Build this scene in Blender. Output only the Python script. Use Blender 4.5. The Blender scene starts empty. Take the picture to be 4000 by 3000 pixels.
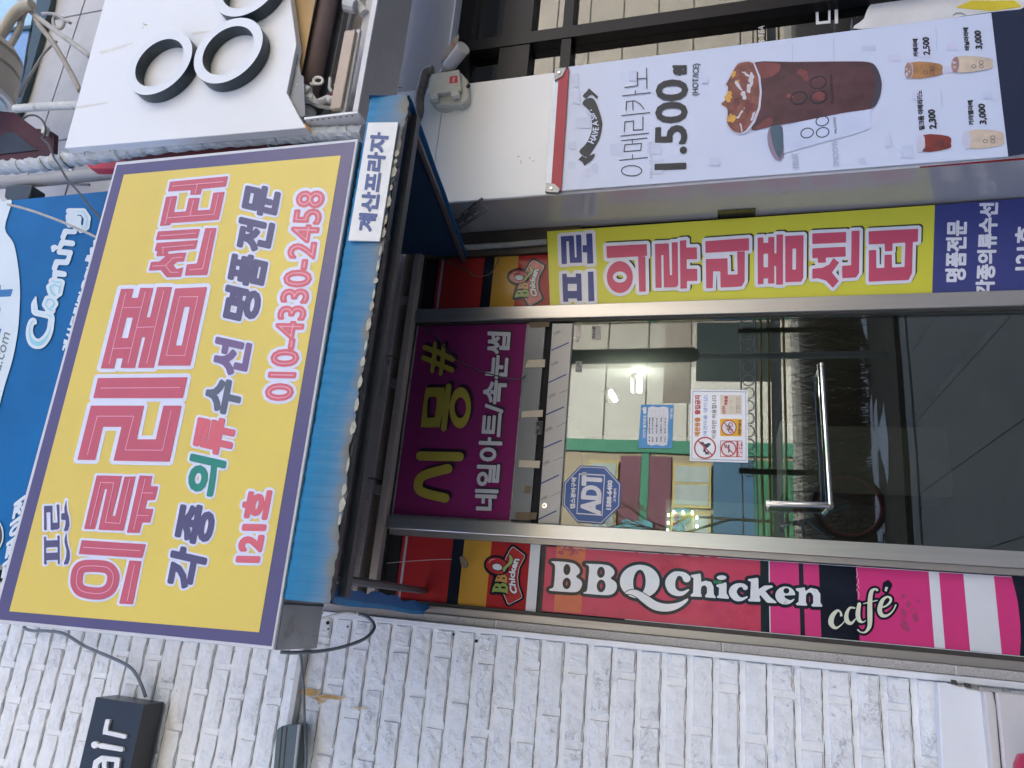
import bpy, math, random
import numpy as np
from mathutils import Vector
random.seed(7)
R = math.radians
SC = bpy.context.scene
COL = SC.collection

# ------------------------------------------------------------------ camera
# The picture is a portrait photograph lying on its side: world up points to
# the left edge of the frame. Facade plane is Y = 0, X to the right, Z up.
FPX, PITCH, YAW, CD, CH = 2839.0, 0.292432, 0.310526, 3.1, 1.5
sp, cp, sy_, cy_ = math.sin(PITCH), math.cos(PITCH), math.sin(YAW), math.cos(YAW)
CF = np.array((cp*sy_, cp*cy_, sp)); CR = np.array((cy_, -sy_, 0.0)); CU = np.array((-sp*sy_, -sp*cy_, cp))
cam_d = bpy.data.cameras.new('camera'); cam = bpy.data.objects.new('camera', cam_d); COL.objects.link(cam)
cam_d.sensor_fit = 'HORIZONTAL'; cam_d.sensor_width = 36.0; cam_d.lens = 36.0*FPX/4000.0
cam_d.clip_start = 0.02; cam_d.clip_end = 600
from mathutils import Matrix
X_, Y_, Z_ = -CU, CR, -CF
cam.matrix_world = Matrix(((X_[0], Y_[0], Z_[0], 0), (X_[1], Y_[1], Z_[1], -CD), (X_[2], Y_[2], Z_[2], CH), (0, 0, 0, 1)))
SC.camera = cam

# ------------------------------------------------------------------ light
SUN_EL, SUN_AZ = 40, 22
w = bpy.data.worlds.new('World'); SC.world = w; w.use_nodes = True
nt = w.node_tree; nt.nodes.clear()
sky = nt.nodes.new('ShaderNodeTexSky'); sky.sky_type = 'NISHITA'; sky.sun_disc = False
sky.sun_elevation = R(SUN_EL); sky.sun_rotation = R(SUN_AZ); sky.dust_density = 4.5; sky.air_density = 0.6; sky.ozone_density = 1.0
bg = nt.nodes.new('ShaderNodeBackground'); bg.inputs[1].default_value = 0.15
ow = nt.nodes.new('ShaderNodeOutputWorld')
nt.links.new(sky.outputs[0], bg.inputs[0]); nt.links.new(bg.outputs[0], ow.inputs[0])
sl = bpy.data.lights.new('sun', 'SUN'); sun = bpy.data.objects.new('sun', sl); COL.objects.link(sun)
sl.energy = 3.3; sl.angle = R(0.53); sl.color = (1.0, 0.95, 0.88)
az = R(SUN_AZ)   # Nishita: rotation measured from +Y towards +X
sdir = Vector((math.sin(az)*math.cos(R(SUN_EL)), math.cos(az)*math.cos(R(SUN_EL)), math.sin(R(SUN_EL))))
sun.rotation_euler = sdir.to_track_quat('Z', 'Y').to_euler()
SC.view_settings.view_transform = 'Standard'
try: SC.view_settings.look = 'None'
except Exception: pass
SC.view_settings.gamma = 1.0; SC.view_settings.use_curve_mapping = False
SC.view_settings.exposure = 2.43
SC.cycles.max_bounces = 7; SC.cycles.diffuse_bounces = 3; SC.cycles.transparent_max_bounces = 12
SC.cycles.use_denoising = True

# ------------------------------------------------------------------ geometry helpers
def P(x, y, Y=0.0):
    a = (1500-y)/FPX; b = (2000-x)/FPX
    d = CF + a*CR + b*CU; t = (Y+CD)/d[1]
    return (t*d[0], Y, CH+t*d[2])
def PX(x, y, X):
    a = (1500-y)/FPX; b = (2000-x)/FPX
    d = CF + a*CR + b*CU; t = X/d[0]
    return (X, t*d[1]-CD, CH+t*d[2])
def PZ(x, y, Z):
    a = (1500-y)/FPX; b = (2000-x)/FPX
    d = CF + a*CR + b*CU; t = (Z-CH)/d[2]
    return (t*d[0], t*d[1]-CD, Z)
def PA(xy, Y):
    a = (1500-xy[:, 1])/FPX; b = (2000-xy[:, 0])/FPX
    d = CF[None] + a[:, None]*CR[None] + b[:, None]*CU[None]
    t = (Y+CD)/d[:, 1]
    return np.stack((t*d[:, 0], np.full(len(t), Y), CH+t*d[:, 2]), 1)

OFF = {}
def thing(name, label, cat, loc=(0, 0, 0), group=None):
    o = bpy.data.objects.new(name, None); COL.objects.link(o); o.location = loc
    o.empty_display_size = 0.1; OFF[o.name] = Vector(loc)
    o['label'] = label; o['category'] = cat
    if group: o['group'] = group
    return o
def mob(name, verts, faces, mats, parent=None, midx=None, smooth=False, label=None, cat=None, group=None, kind=None, bevel=0):
    off = OFF.get(parent.name, Vector((0, 0, 0))) if parent else Vector((0, 0, 0))
    me = bpy.data.meshes.new(name)
    v = np.asarray([tuple(p) for p in verts], dtype=float) - np.array(off)
    me.from_pydata(v.tolist(), [], [tuple(f) for f in faces])
    if not isinstance(mats, (list, tuple)): mats = [mats]
    for m in mats: me.materials.append(m)
    if midx is not None: me.polygons.foreach_set('material_index', midx)
    if smooth: me.polygons.foreach_set('use_smooth', [True]*len(me.polygons))
    me.update()
    o = bpy.data.objects.new(name, me); COL.objects.link(o)
    if parent: o.parent = parent
    OFF[o.name] = off
    if label: o['label'] = label
    if cat: o['category'] = cat
    if group: o['group'] = group
    if kind: o['kind'] = kind
    if bevel:
        b = o.modifiers.new('bevel', 'BEVEL'); b.width = bevel; b.segments = 2; b.limit_method = 'ANGLE'; b.angle_limit = R(40)
    return o
BF = [(0, 3, 2, 1), (4, 5, 6, 7), (0, 1, 5, 4), (1, 2, 6, 5), (2, 3, 7, 6), (3, 0, 4, 7)]
def boxv(x0, x1, y0, y1, z0, z1):
    return [(x0, y0, z0), (x1, y0, z0), (x1, y1, z0), (x0, y1, z0), (x0, y0, z1), (x1, y0, z1), (x1, y1, z1), (x0, y1, z1)]
def box(name, x0, x1, y0, y1, z0, z1, m, parent=None, **k):
    return mob(name, boxv(x0, x1, y0, y1, z0, z1), BF, m, parent, **k)
class MB:
    def __init__(s): s.v = []; s.f = []; s.m = []
    def add(s, v, f, mi=0):
        n = len(s.v); s.v += [tuple(p) for p in v]; s.f += [tuple(i+n for i in q) for q in f]; s.m += [mi]*len(f)
    def box(s, *a, mi=0): s.add(boxv(*a), BF, mi)
    def bar(s, a, b, r, n=8, mi=0, r2=None):
        v, f = tubemesh([a, b], r, n, r2=r2); s.add(v, f, mi)
    def tube(s, pts, r, n=8, mi=0): v, f = tubemesh(pts, r, n); s.add(v, f, mi)
    def out(s, name, mats, parent=None, **k): return mob(name, s.v, s.f, mats, parent, midx=s.m, **k)
def catmull(pts, n=6, closed=False):
    p = [np.array(q, float) for q in pts]; out = []
    N = len(p); rng = range(N if closed else N-1)
    for i in rng:
        p0 = p[(i-1) % N] if (closed or i > 0) else p[i]; p1 = p[i]; p2 = p[(i+1) % N]
        p3 = p[(i+2) % N] if (closed or i+2 < N) else p2
        for k in range(n):
            t = k/n
            out.append(0.5*((2*p1)+(-p0+p2)*t+(2*p0-5*p1+4*p2-p3)*t*t+(-p0+3*p1-3*p2+p3)*t**3))
    if not closed: out.append(p[-1])
    return out
def tubemesh(pts, r, n=8, closed=False, r2=None):
    pts = [Vector(p) for p in pts]; N = len(pts); v = []; f = []
    rs = r if isinstance(r, (list, tuple)) else [r + ((r2-r)*i/(N-1) if r2 is not None else 0) for i in range(N)]
    up = Vector((0.13, 0.31, 0.94)); prev = None
    for i in range(N):
        t = (pts[min(i+1, N-1)] - pts[max(i-1, 0)]).normalized()
        if prev is None:
            a = t.cross(up)
            if a.length < 0.05: a = t.cross(Vector((1, 0, 0)))
            a.normalize()
        else:
            a = prev - t*prev.dot(t)
            a.normalize()
        prev = a; b = t.cross(a)
        for k in range(n):
            q = 2*math.pi*k/n
            v.append(pts[i] + (a*math.cos(q) + b*math.sin(q))*rs[i])
    for i in range(N-1):
        for k in range(n):
            k2 = (k+1) % n
            f.append((i*n+k, i*n+k2, (i+1)*n+k2, (i+1)*n+k))
    f.append(tuple(range(n-1, -1, -1))); f.append(tuple((N-1)*n+k for k in range(n)))
    return v, f
def tube(name, pts, r, m, parent=None, n=8, smooth_path=True, sub=6, **k):
    if smooth_path and len(pts) > 2: pts = catmull(pts, sub)
    v, f = tubemesh(pts, r, n)
    return mob(name, v, f, m, parent, smooth=True, **k)
def slab(name, pts, Y, t, m, parent=None, **k):
    """closed plate whose front face is the px polygon laid on plane Y, t thick to the back"""
    n = len(pts); fr = [P(x, y, Y) for x, y in pts]
    bk = [(p[0], p[1]+t, p[2]) for p in fr]
    f = [tuple(range(n)), tuple(range(2*n-1, n-1, -1))] + [(i, i+n, (i+1) % n+n, (i+1) % n) for i in range(n)]
    return mob(name, fr+bk, f, m, parent, **k)
def sheet(name, pts, Y, m, parent=None, **k):
    return mob(name, [P(x, y, Y) for x, y in pts], [tuple(range(len(pts)))], m, parent, **k)

# ------------------------------------------------------------------ materials
def lin(c):
    c = c/255.0
    return c/12.92 if c <= 0.04045 else ((c+0.055)/1.055)**2.4
def C(r, g, b, k=0.93): return (lin(r)*k, lin(g)*k, lin(b)*k)
MATS = {}
def M(name, col, rough=0.55, metal=0.0, var=0.08, vs=6.0, bump=0.0, bs=80.0, stretch=(1, 1, 1), coat=0.0, spec=0.5, dirt=None, ds=2.5, dlo=0.55, dhi=0.75, emit=0, alpha=None):
    if name in MATS: return MATS[name]
    m = bpy.data.materials.new(name); m.use_nodes = True; t = m.node_tree; N = t.nodes; L = t.links
    b = N['Principled BSDF']; b.inputs['Roughness'].default_value = rough; b.inputs['Metallic'].default_value = metal
    b.inputs['Coat Weight'].default_value = coat; b.inputs['Coat Roughness'].default_value = 0.03
    b.inputs['Specular IOR Level'].default_value = spec
    tc = N.new('ShaderNodeTexCoord'); mp = N.new('ShaderNodeMapping'); mp.inputs['Scale'].default_value = stretch
    L.new(tc.outputs['Object'], mp.inputs[0])
    n1 = N.new('ShaderNodeTexNoise'); n1.inputs['Scale'].default_value = vs; n1.inputs['Detail'].default_value = 6; n1.inputs['Roughness'].default_value = 0.62
    L.new(mp.outputs[0], n1.inputs[0])
    mr = N.new('ShaderNodeMapRange'); mr.inputs[1].default_value = 0.3; mr.inputs[2].default_value = 0.7
    L.new(n1.outputs[0], mr.inputs[0])
    mx = N.new('ShaderNodeMix'); mx.data_type = 'RGBA'
    mx.inputs[6].default_value = (*[min(1, c*(1+var)) for c in col], 1); mx.inputs[7].default_value = (*[c*(1-var) for c in col], 1)
    L.new(mr.outputs[0], mx.inputs[0]); last = mx.outputs[2]
    if dirt:
        n2 = N.new('ShaderNodeTexNoise'); n2.inputs['Scale'].default_value = ds; n2.inputs['Detail'].default_value = 8; n2.inputs['Roughness'].default_value = 0.7
        L.new(mp.outputs[0], n2.inputs[0])
        r2 = N.new('ShaderNodeMapRange'); r2.inputs[1].default_value = dlo; r2.inputs[2].default_value = dhi
        L.new(n2.outputs[0], r2.inputs[0])
        m2 = N.new('ShaderNodeMix'); m2.data_type = 'RGBA'; L.new(r2.outputs[0], m2.inputs[0]); L.new(last, m2.inputs[6])
        m2.inputs[7].default_value = (*dirt, 1); last = m2.outputs[2]
    L.new(last, b.inputs['Base Color'])
    if bump:
        n3 = N.new('ShaderNodeTexNoise'); n3.inputs['Scale'].default_value = bs; n3.inputs['Detail'].default_value = 5
        L.new(mp.outputs[0], n3.inputs[0])
        bp = N.new('ShaderNodeBump'); bp.inputs['Strength'].default_value = bump; bp.inputs['Distance'].default_value = 0.01
        L.new(n3.outputs[0], bp.inputs['Height']); L.new(bp.outputs[0], b.inputs['Normal'])
    if emit:
        b.inputs['Emission Color'].default_value = (*col, 1); b.inputs['Emission Strength'].default_value = emit
    MATS[name] = m
    return m
def glass(name, tint=(0.85, 0.9, 0.88), ior=1.9, rough=0.0):
    if name in MATS: return MATS[name]
    m = bpy.data.materials.new(name); m.use_nodes = True; t = m.node_tree; t.nodes.clear(); N = t.nodes; L = t.links
    o = N.new('ShaderNodeOutputMaterial'); mx = N.new('ShaderNodeMixShader'); tr = N.new('ShaderNodeBsdfTransparent'); gl = N.new('ShaderNodeBsdfGlossy')
    fr = N.new('ShaderNodeFresnel'); fr.inputs[0].default_value = ior; gl.inputs['Roughness'].default_value = rough
    tc = N.new('ShaderNodeTexCoord'); n = N.new('ShaderNodeTexNoise'); n.inputs['Scale'].default_value = 1.6; n.inputs['Detail'].default_value = 1
    bp = N.new('ShaderNodeBump'); bp.inputs['Strength'].default_value = 0.035; bp.inputs['Distance'].default_value = 0.02
    L.new(tc.outputs['Object'], n.inputs[0]); L.new(n.outputs[0], bp.inputs['Height']); L.new(bp.outputs[0], gl.inputs['Normal'])
    tr.inputs[0].default_value = (*tint, 1); gl.inputs[0].default_value = (0.97, 1, 0.98, 1)
    L.new(fr.outputs[0], mx.inputs[0]); L.new(tr.outputs[0], mx.inputs[1]); L.new(gl.outputs[0], mx.inputs[2]); L.new(mx.outputs[0], o.inputs[0])
    MATS[name] = m
    return m

def plaster_mat(name, col, dark, bumpk=1.0):
    if name in MATS: return MATS[name]
    m = bpy.data.materials.new(name); m.use_nodes = True; t = m.node_tree; N = t.nodes; L = t.links; b = N['Principled BSDF']; b.inputs['Roughness'].default_value = 0.72
    tc = N.new('ShaderNodeTexCoord'); gm = N.new('ShaderNodeNewGeometry')
    def noise(s, d=6, r=0.6, st=None):
        n = N.new('ShaderNodeTexNoise'); n.inputs['Scale'].default_value = s; n.inputs['Detail'].default_value = d; n.inputs['Roughness'].default_value = r
        if st:
            mp = N.new('ShaderNodeMapping'); mp.inputs['Scale'].default_value = st; L.new(gm.outputs['Position'], mp.inputs[0]); L.new(mp.outputs[0], n.inputs[0])
        else: L.new(gm.outputs['Position'], n.inputs[0])
        return n.outputs[0]
    def rmp(a, lo, hi, o0=0.0, o1=1.0):
        r = N.new('ShaderNodeMapRange'); L.new(a, r.inputs[0]); r.inputs[1].default_value = lo; r.inputs[2].default_value = hi; r.inputs[3].default_value = o0; r.inputs[4].default_value = o1; return r.outputs[0]
    def mth(op, a, b_):
        q = N.new('ShaderNodeMath'); q.operation = op
        for i, v_ in enumerate((a, b_)):
            if isinstance(v_, (int, float)): q.inputs[i].default_value = v_
            else: L.new(v_, q.inputs[i])
        return q.outputs[0]
    big = noise(9, 8, 0.65); fine = noise(70, 6, 0.7); med = noise(24, 7, 0.68)
    # cracks: thin bands where a noise crosses its mid value, only in patches
    cr = noise(19, 6, 0.66); ab = N.new('ShaderNodeMath'); ab.operation = 'ABSOLUTE'; L.new(mth('SUBTRACT', cr, 0.5), ab.inputs[0])
    line = rmp(ab.outputs[0], 0.0, 0.011, 1.0, 0.0); patch = rmp(noise(6, 3, 0.5), 0.54, 0.62); crack = mth('MULTIPLY', line, patch)
    pit = rmp(noise(55, 4, 0.6), 0.66, 0.72); pit = mth('MULTIPLY', pit, rmp(noise(5, 3), 0.48, 0.58))
    mk = mth('MAXIMUM', mth('MULTIPLY', crack, 0.35), mth('MULTIPLY', pit, 0.6))
    mx = N.new('ShaderNodeMix'); mx.data_type = 'RGBA'; mx.inputs[6].default_value = (*col, 1); mx.inputs[7].default_value = (*dark, 1)
    L.new(mth('MULTIPLY', rmp(med, 0.46, 0.74), 0.55), mx.inputs[0])
    m2 = N.new('ShaderNodeMix'); m2.data_type = 'RGBA'; L.new(mx.outputs[2], m2.inputs[6]); m2.inputs[7].default_value = (0.2, 0.2, 0.21, 1); L.new(mk, m2.inputs[0]); L.new(m2.outputs[2], b.inputs['Base Color'])
    h = mth('ADD', mth('MULTIPLY', big, 0.9), mth('ADD', mth('MULTIPLY', med, 0.55), mth('MULTIPLY', fine, 0.16))); h = mth('SUBTRACT', h, mth('MULTIPLY', mk, 0.25))
    bp = N.new('ShaderNodeBump'); bp.inputs['Strength'].default_value = 1.0; bp.inputs['Distance'].default_value = 0.016*bumpk; L.new(h, bp.inputs['Height']); L.new(bp.outputs[0], b.inputs['Normal'])
    MATS[name] = m; return m

# ------------------------------------------------------------------ flat print / cut letters from signed distance fields
# shapes are drawn in the sign's own plane; a field is built, cut at a level and meshed.
def sm(pts, n=5): return [tuple(q) for q in catmull(pts, n, closed=True)]
def ell(cx, cy, rx, ry, rot=0.0, n=36):
    c, s = math.cos(rot), math.sin(rot)
    return [(cx+rx*math.cos(2*math.pi*i/n)*c-ry*math.sin(2*math.pi*i/n)*s, cy+rx*math.cos(2*math.pi*i/n)*s+ry*math.sin(2*math.pi*i/n)*c) for i in range(n)]
def poly(*loops): return ('p', [list(l) for l in loops])
def sub(*loops): return ('s', [list(l) for l in loops])
def caps(pts, closed=False):
    return ('c', [tuple(p) for p in pts] + ([tuple(pts[0])] if closed else []))
def scaps(pts, closed=False, n=4):
    q = catmull(pts, n, closed=closed); q = [tuple(a) for a in q]
    return ('c', q + ([q[0]] if closed else []))
def stroke(pts, w, closed=False, ext=True):
    """polyline of butt-ended bars, square joints"""
    out = []; n = len(pts)
    for i in range(n-1 if not closed else n):
        a = np.array(pts[i], float); b = np.array(pts[(i+1) % n], float); d = b-a; l = np.hypot(*d)
        if l == 0: continue
        d /= l; q = np.array((-d[1], d[0]))*w/2
        if closed or i > 0: a = a-d*w/2*(1 if ext else 0)
        if closed or i < n-2: b = b+d*w/2*(1 if ext else 0)
        out.append(('p', [[tuple(a+q), tuple(b+q), tuple(b-q), tuple(a-q)]]))
    return out
def tr(fr, shapes):
    """scale shapes drawn in an enlarged frame (x0, y0, scale) to sign coordinates"""
    x0, y0, s = fr; out = []
    for sh in shapes:
        if isinstance(sh, list): out += tr(fr, sh); continue
        if sh[0] == 'c': out.append(('c', [(x0+a/s, y0+b/s, r/s) for a, b, r in sh[1]]))
        else: out.append((sh[0], [[(x0+a/s, y0+b/s) for a, b in l] for l in sh[1]]))
    return out
FONT = {}
def font_segs(body):
    if body in FONT: return FONT[body]
    c = bpy.data.curves.new('t', 'FONT'); c.body = body; c.resolution_u = 3
    o = bpy.data.objects.new('t', c); COL.objects.link(o)
    dg = bpy.context.evaluated_depsgraph_get(); me = o.evaluated_get(dg).to_mesh()
    co = np.array([v.co[:2] for v in me.vertices]); cnt = {}
    for p in me.polygons:
        vs = list(p.vertices)
        for i in range(len(vs)):
            k = tuple(sorted((vs[i], vs[(i+1) % len(vs)]))); cnt[k] = cnt.get(k, 0)+1
    e = np.array([k for k, q in cnt.items() if q == 1])
    seg = co[e]      # n,2,2
    mn = seg.reshape(-1, 2).min(0); mxx = seg.reshape(-1, 2).max(0)
    seg = (seg-mn)/(mxx-mn)
    o.evaluated_get(dg).to_mesh_clear(); bpy.data.objects.remove(o); bpy.data.curves.remove(c)
    FONT[body] = seg
    return seg
def text(body, BL, BR, TL, warp=None):
    s = font_segs(body).reshape(-1, 2)
    if warp: q = np.array([warp(a, b) for a, b in s])
    else:
        BL, BR, TL = np.array(BL, float), np.array(BR, float), np.array(TL, float)
        q = BL + s[:, :1]*(BR-BL) + s[:, 1:]*(TL-BL)
    return [('t', q.reshape(-1, 2, 2))]
def gly(body, cx, cy, W, H, u=(0.19, -0.98), v=(-0.975, -0.22)):
    c = np.array((cx, cy), float); u = np.array(u)*W; v = np.array(v)*H
    return text(body, c-u/2-v/2, c+u/2-v/2, c-u/2+v/2)
def field(shapes, h, pad):
    allp = []
    for sh in shapes:
        if sh[0] == 'c': allp += [(a-r, b-r) for a, b, r in sh[1]] + [(a+r, b+r) for a, b, r in sh[1]]
        elif sh[0] == 't': allp += sh[1].reshape(-1, 2).tolist()
        else:
            for l in sh[1]: allp += l
    allp = np.array(allp); mn = allp.min(0)-pad-2*h; mx = allp.max(0)+pad+2*h
    nx = int((mx[0]-mn[0])/h)+2; ny = int((mx[1]-mn[1])/h)+2
    gx = mn[0]+np.arange(nx)*h; gy = mn[1]+np.arange(ny)*h + 0.00137
    D = np.full((ny, nx), 1e3); SB = np.full((ny, nx), 1e3); big = pad+3*h
    for sh in shapes:
        if sh[0] == 'c':
            pts = sh[1]
            if len(pts) == 1: pts = pts*2
            for (x0, y0, r0), (x1, y1, r1) in zip(pts[:-1], pts[1:]):
                rr = max(r0, r1)+big
                i0, i1 = np.searchsorted(gx, [min(x0, x1)-rr, max(x0, x1)+rr]); j0, j1 = np.searchsorted(gy, [min(y0, y1)-rr, max(y0, y1)+rr])
                if i1 <= i0 or j1 <= j0: continue
                XX = gx[None, i0:i1]; YY = gy[j0:j1, None]; dx, dy = x1-x0, y1-y0; l2 = dx*dx+dy*dy+1e-9
                t = np.clip(((XX-x0)*dx+(YY-y0)*dy)/l2, 0, 1)
                d = np.hypot(XX-x0-t*dx, YY-y0-t*dy)-(r0+(r1-r0)*t)
                D[j0:j1, i0:i1] = np.minimum(D[j0:j1, i0:i1], d)
            continue
        if sh[0] == 't': seg = sh[1]
        else: seg = np.array([(l[i], l[(i+1) % len(l)]) for l in sh[1] for i in range(len(l))], float)
        d = np.full((ny, nx), 1e3); par = np.zeros((ny, nx+1), int)
        for (x0, y0), (x1, y1) in seg:
            i0, i1 = np.searchsorted(gx, [min(x0, x1)-big*2, max(x0, x1)+big*2]); j0, j1 = np.searchsorted(gy, [min(y0, y1)-big*2, max(y0, y1)+big*2])
            if i1 > i0 and j1 > j0:
                XX = gx[None, i0:i1]; YY = gy[j0:j1, None]; dx, dy = x1-x0, y1-y0; l2 = dx*dx+dy*dy+1e-9
                t = np.clip(((XX-x0)*dx+(YY-y0)*dy)/l2, 0, 1)
                d[j0:j1, i0:i1] = np.minimum(d[j0:j1, i0:i1], np.hypot(XX-x0-t*dx, YY-y0-t*dy))
            if y0 != y1:
                ja, jb = np.searchsorted(gy, [min(y0, y1), max(y0, y1)])
                if jb > ja:
                    xs = x0+(gy[ja:jb]-y0)*(x1-x0)/(y1-y0)
                    par[np.arange(ja, jb), np.searchsorted(gx, xs)] += 1
        ins = (np.cumsum(par, 1)[:, :nx] % 2) == 1
        d = np.where(ins, -d, d)
        if sh[0] == 's': SB = np.minimum(SB, d)
        else: D = np.minimum(D, d)
    D = np.maximum(D, -SB)
    return D, gx, gy
def cells(F, gx, gy, h):
    """polygons (as list of arrays n,k,2) covering F<0 plus boundary segments"""
    ins = F < 0; c = [ins[:-1, :-1], ins[:-1, 1:], ins[1:, 1:], ins[1:, :-1]]
    code = c[0]*1+c[1]*2+c[2]*4+c[3]*8
    out = []; segs = []
    full = code == 15
    q = []
    for j in np.nonzero(full.any(1))[0]:
        r = np.diff(np.concatenate(([0], full[j].astype(int), [0]))); a = np.nonzero(r == 1)[0]; b = np.nonzero(r == -1)[0]
        for i0, i1 in zip(a, b):
            q.append(((gx[i0], gy[j]), (gx[i1], gy[j]), (gx[i1], gy[j+1]), (gx[i0], gy[j+1])))
    if q: out.append(np.array(q))
    co = [(0, 0), (1, 0), (1, 1), (0, 1)]
    for k in range(1, 15):
        jj, ii = np.nonzero(code == k)
        if not len(jj): continue
        vals = [F[jj+b, ii+a] for a, b in co]; pos = [np.stack((gx[ii+a], gy[jj+b]), 1) for a, b in co]
        pts = []; cr = []
        for e in range(4):
            n = (e+1) % 4; ie = (k >> e) & 1; ine = (k >> n) & 1
            if ie: pts.append(pos[e])
            if ie != ine:
                t = vals[e]/(vals[e]-vals[n]+1e-12); p = pos[e]+(pos[n]-pos[e])*t[:, None]; pts.append(p); cr.append((p, ie))
        out.append(np.stack(pts, 1))
        if len(cr) == 2:
            a, b = (cr[0][0], cr[1][0])
            if not cr[0][1]: a, b = b, a
            segs.append(np.stack((a, b), 1))
    return out, segs
def lettering(shapes, Y, layers, parent, name='lettering', h=2.6, thick=0.0, label=None, clip=None, **kw):
    """layers: (offset, material, height above the panel in mm, (shift x, shift y))"""
    flat = []
    for s in shapes: flat += s if isinstance(s, list) else [s]
    pad = max(l[0] for l in layers)+h
    D, gx, gy = field(flat, h, max(pad, 2))
    V = []; Fc = []; mi = []; n = 0; mats = []
    for l in layers:
        off, m, dz = l[0], l[1], l[2]/1000.0; sh = l[3] if len(l) > 3 else (0, 0)
        if m not in mats: mats.append(m)
        ps, segs = cells(D-off, gx, gy, h)
        for a in ps:
            k = a.shape[1]; p = a.reshape(-1, 2)+np.array(sh)
            if clip: p[:, 0] = np.clip(p[:, 0], clip[0], clip[1])
            V.append(PA(p, Y-dz)); idx = np.arange(len(p)).reshape(-1, k)+n
            Fc += idx.tolist(); mi += [mats.index(m)]*len(idx); n += len(p)
        if thick:
            for s in segs:
                p = s.reshape(-1, 2)+np.array(sh); f = PA(p, Y-dz); b = f.copy(); b[:, 1] += thick
                V.append(f); V.append(b); kq = len(p)
                i = np.arange(0, kq, 2)
                qd = np.stack((n+i, n+i+1, n+kq+i+1, n+kq+i), 1)
                Fc += qd.tolist(); mi += [mats.index(m)]*len(qd); n += 2*kq
    if not V: return None
    return mob(name, np.concatenate(V), Fc, mats, parent, midx=mi, label=label, **kw)

# ================================================================== MATERIALS
white_paint = M('white_paint', (0.72, 0.72, 0.71), 0.45, var=0.03, vs=2, dirt=(0.5, 0.46, 0.38), ds=1.1, dlo=0.6, dhi=0.95)
white_panel = M('white_enamel', (0.78, 0.785, 0.79), 0.3, var=0.02, vs=1.5, dirt=(0.66, 0.62, 0.54), ds=0.9, dlo=0.55, dhi=0.9, stretch=(1, 1, 0.35))
white_plain = M('white_plastic', (0.76, 0.77, 0.78), 0.4, var=0.03)
fascia_m = M('grey_enamel', (0.42, 0.40, 0.395), 0.35, var=0.03, vs=1.2)
brick_m = plaster_mat('painted_brick', (0.84, 0.85, 0.85), (0.64, 0.65, 0.66))
mortar_m = plaster_mat('painted_mortar', (0.85, 0.86, 0.86), (0.70, 0.71, 0.72), 0.5)
granite_m = M('granite', (0.44, 0.42, 0.40), 0.6, var=0.28, vs=160, bump=0.25, bs=200, dirt=(0.25, 0.22, 0.19), ds=35, dlo=0.6, dhi=0.68)
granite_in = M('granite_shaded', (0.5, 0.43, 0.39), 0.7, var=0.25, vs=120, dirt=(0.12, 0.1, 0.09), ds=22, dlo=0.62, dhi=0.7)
tile_m = M('wall_tile', (0.50, 0.485, 0.475), 0.5, var=0.07, vs=9, bump=0.1, bs=40)
steel_m = M('stainless', (0.56, 0.54, 0.51), 0.30, metal=0.85, var=0.06, vs=10, stretch=(6, 6, 0.25), dirt=(0.3, 0.26, 0.21), ds=3, dlo=0.58, dhi=0.85)
chan_m = M('champagne_channel', (0.36, 0.33, 0.30), 0.35, metal=0.55, var=0.05, vs=6, stretch=(5, 5, 0.3), dirt=(0.2, 0.17, 0.14), ds=5, dlo=0.6, dhi=0.8)
chrome_m = M('chrome', (0.8, 0.8, 0.8), 0.08, metal=1.0, var=0.02)
plate_m = M('brushed_plate', (0.21, 0.215, 0.225), 0.42, metal=0.5, var=0.07, vs=9, dirt=(0.3, 0.27, 0.22), ds=7, dlo=0.6, dhi=0.75)
film_m = M('protective_film', (0.50, 0.48, 0.45), 0.42, var=0.04, vs=8, dirt=(0.42, 0.37, 0.3), ds=6, dlo=0.6, dhi=0.75)
dark_m = M('black_frame', (0.006, 0.006, 0.008), 0.3, var=0.1, spec=0.25)
gasket_m = M('dark_gasket', (0.045, 0.04, 0.035), 0.5, var=0.2, vs=20)
black_m = M('deep_black', (0.008, 0.008, 0.01), 0.8)
tape_m = M('masking_tape', (0.58, 0.50, 0.38), 0.7, var=0.06, vs=20, dirt=(0.4, 0.33, 0.22), ds=20, dlo=0.6, dhi=0.7)
btape_m = M('brown_tape', (0.16, 0.11, 0.065), 0.6, var=0.15, vs=20)
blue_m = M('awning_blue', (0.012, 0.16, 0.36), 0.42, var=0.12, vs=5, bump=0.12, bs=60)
blue_shade = M('awning_blue_inside', (0.012, 0.045, 0.10), 0.55, var=0.15, vs=5)  # awning blue darkened to carry the shade of the inner faces
rope_m = M('rope', (0.6, 0.57, 0.5), 0.9, var=0.15, vs=80)
cable_m = M('grey_cable', (0.16, 0.18, 0.2), 0.5, var=0.1)
dcable_m = M('dark_cable', (0.05, 0.05, 0.055), 0.5)
lcable_m = M('pale_cable', (0.42, 0.40, 0.37), 0.6, var=0.2, vs=10)
plastic_g = M('grey_plastic', (0.42, 0.42, 0.40), 0.45, var=0.05, vs=9, dirt=(0.3, 0.28, 0.23), ds=10, dlo=0.58, dhi=0.7)
rust_m = M('rust', (0.42, 0.2, 0.055), 0.9, var=0.3, vs=30)
galv_m = M('galvanised', (0.33, 0.34, 0.34), 0.4, metal=0.5, var=0.12, vs=8, dirt=(0.2, 0.2, 0.19), ds=8, dlo=0.55, dhi=0.7)
cable_cover = M('grey_green_plastic', (0.10, 0.13, 0.13), 0.45, var=0.08)

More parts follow.
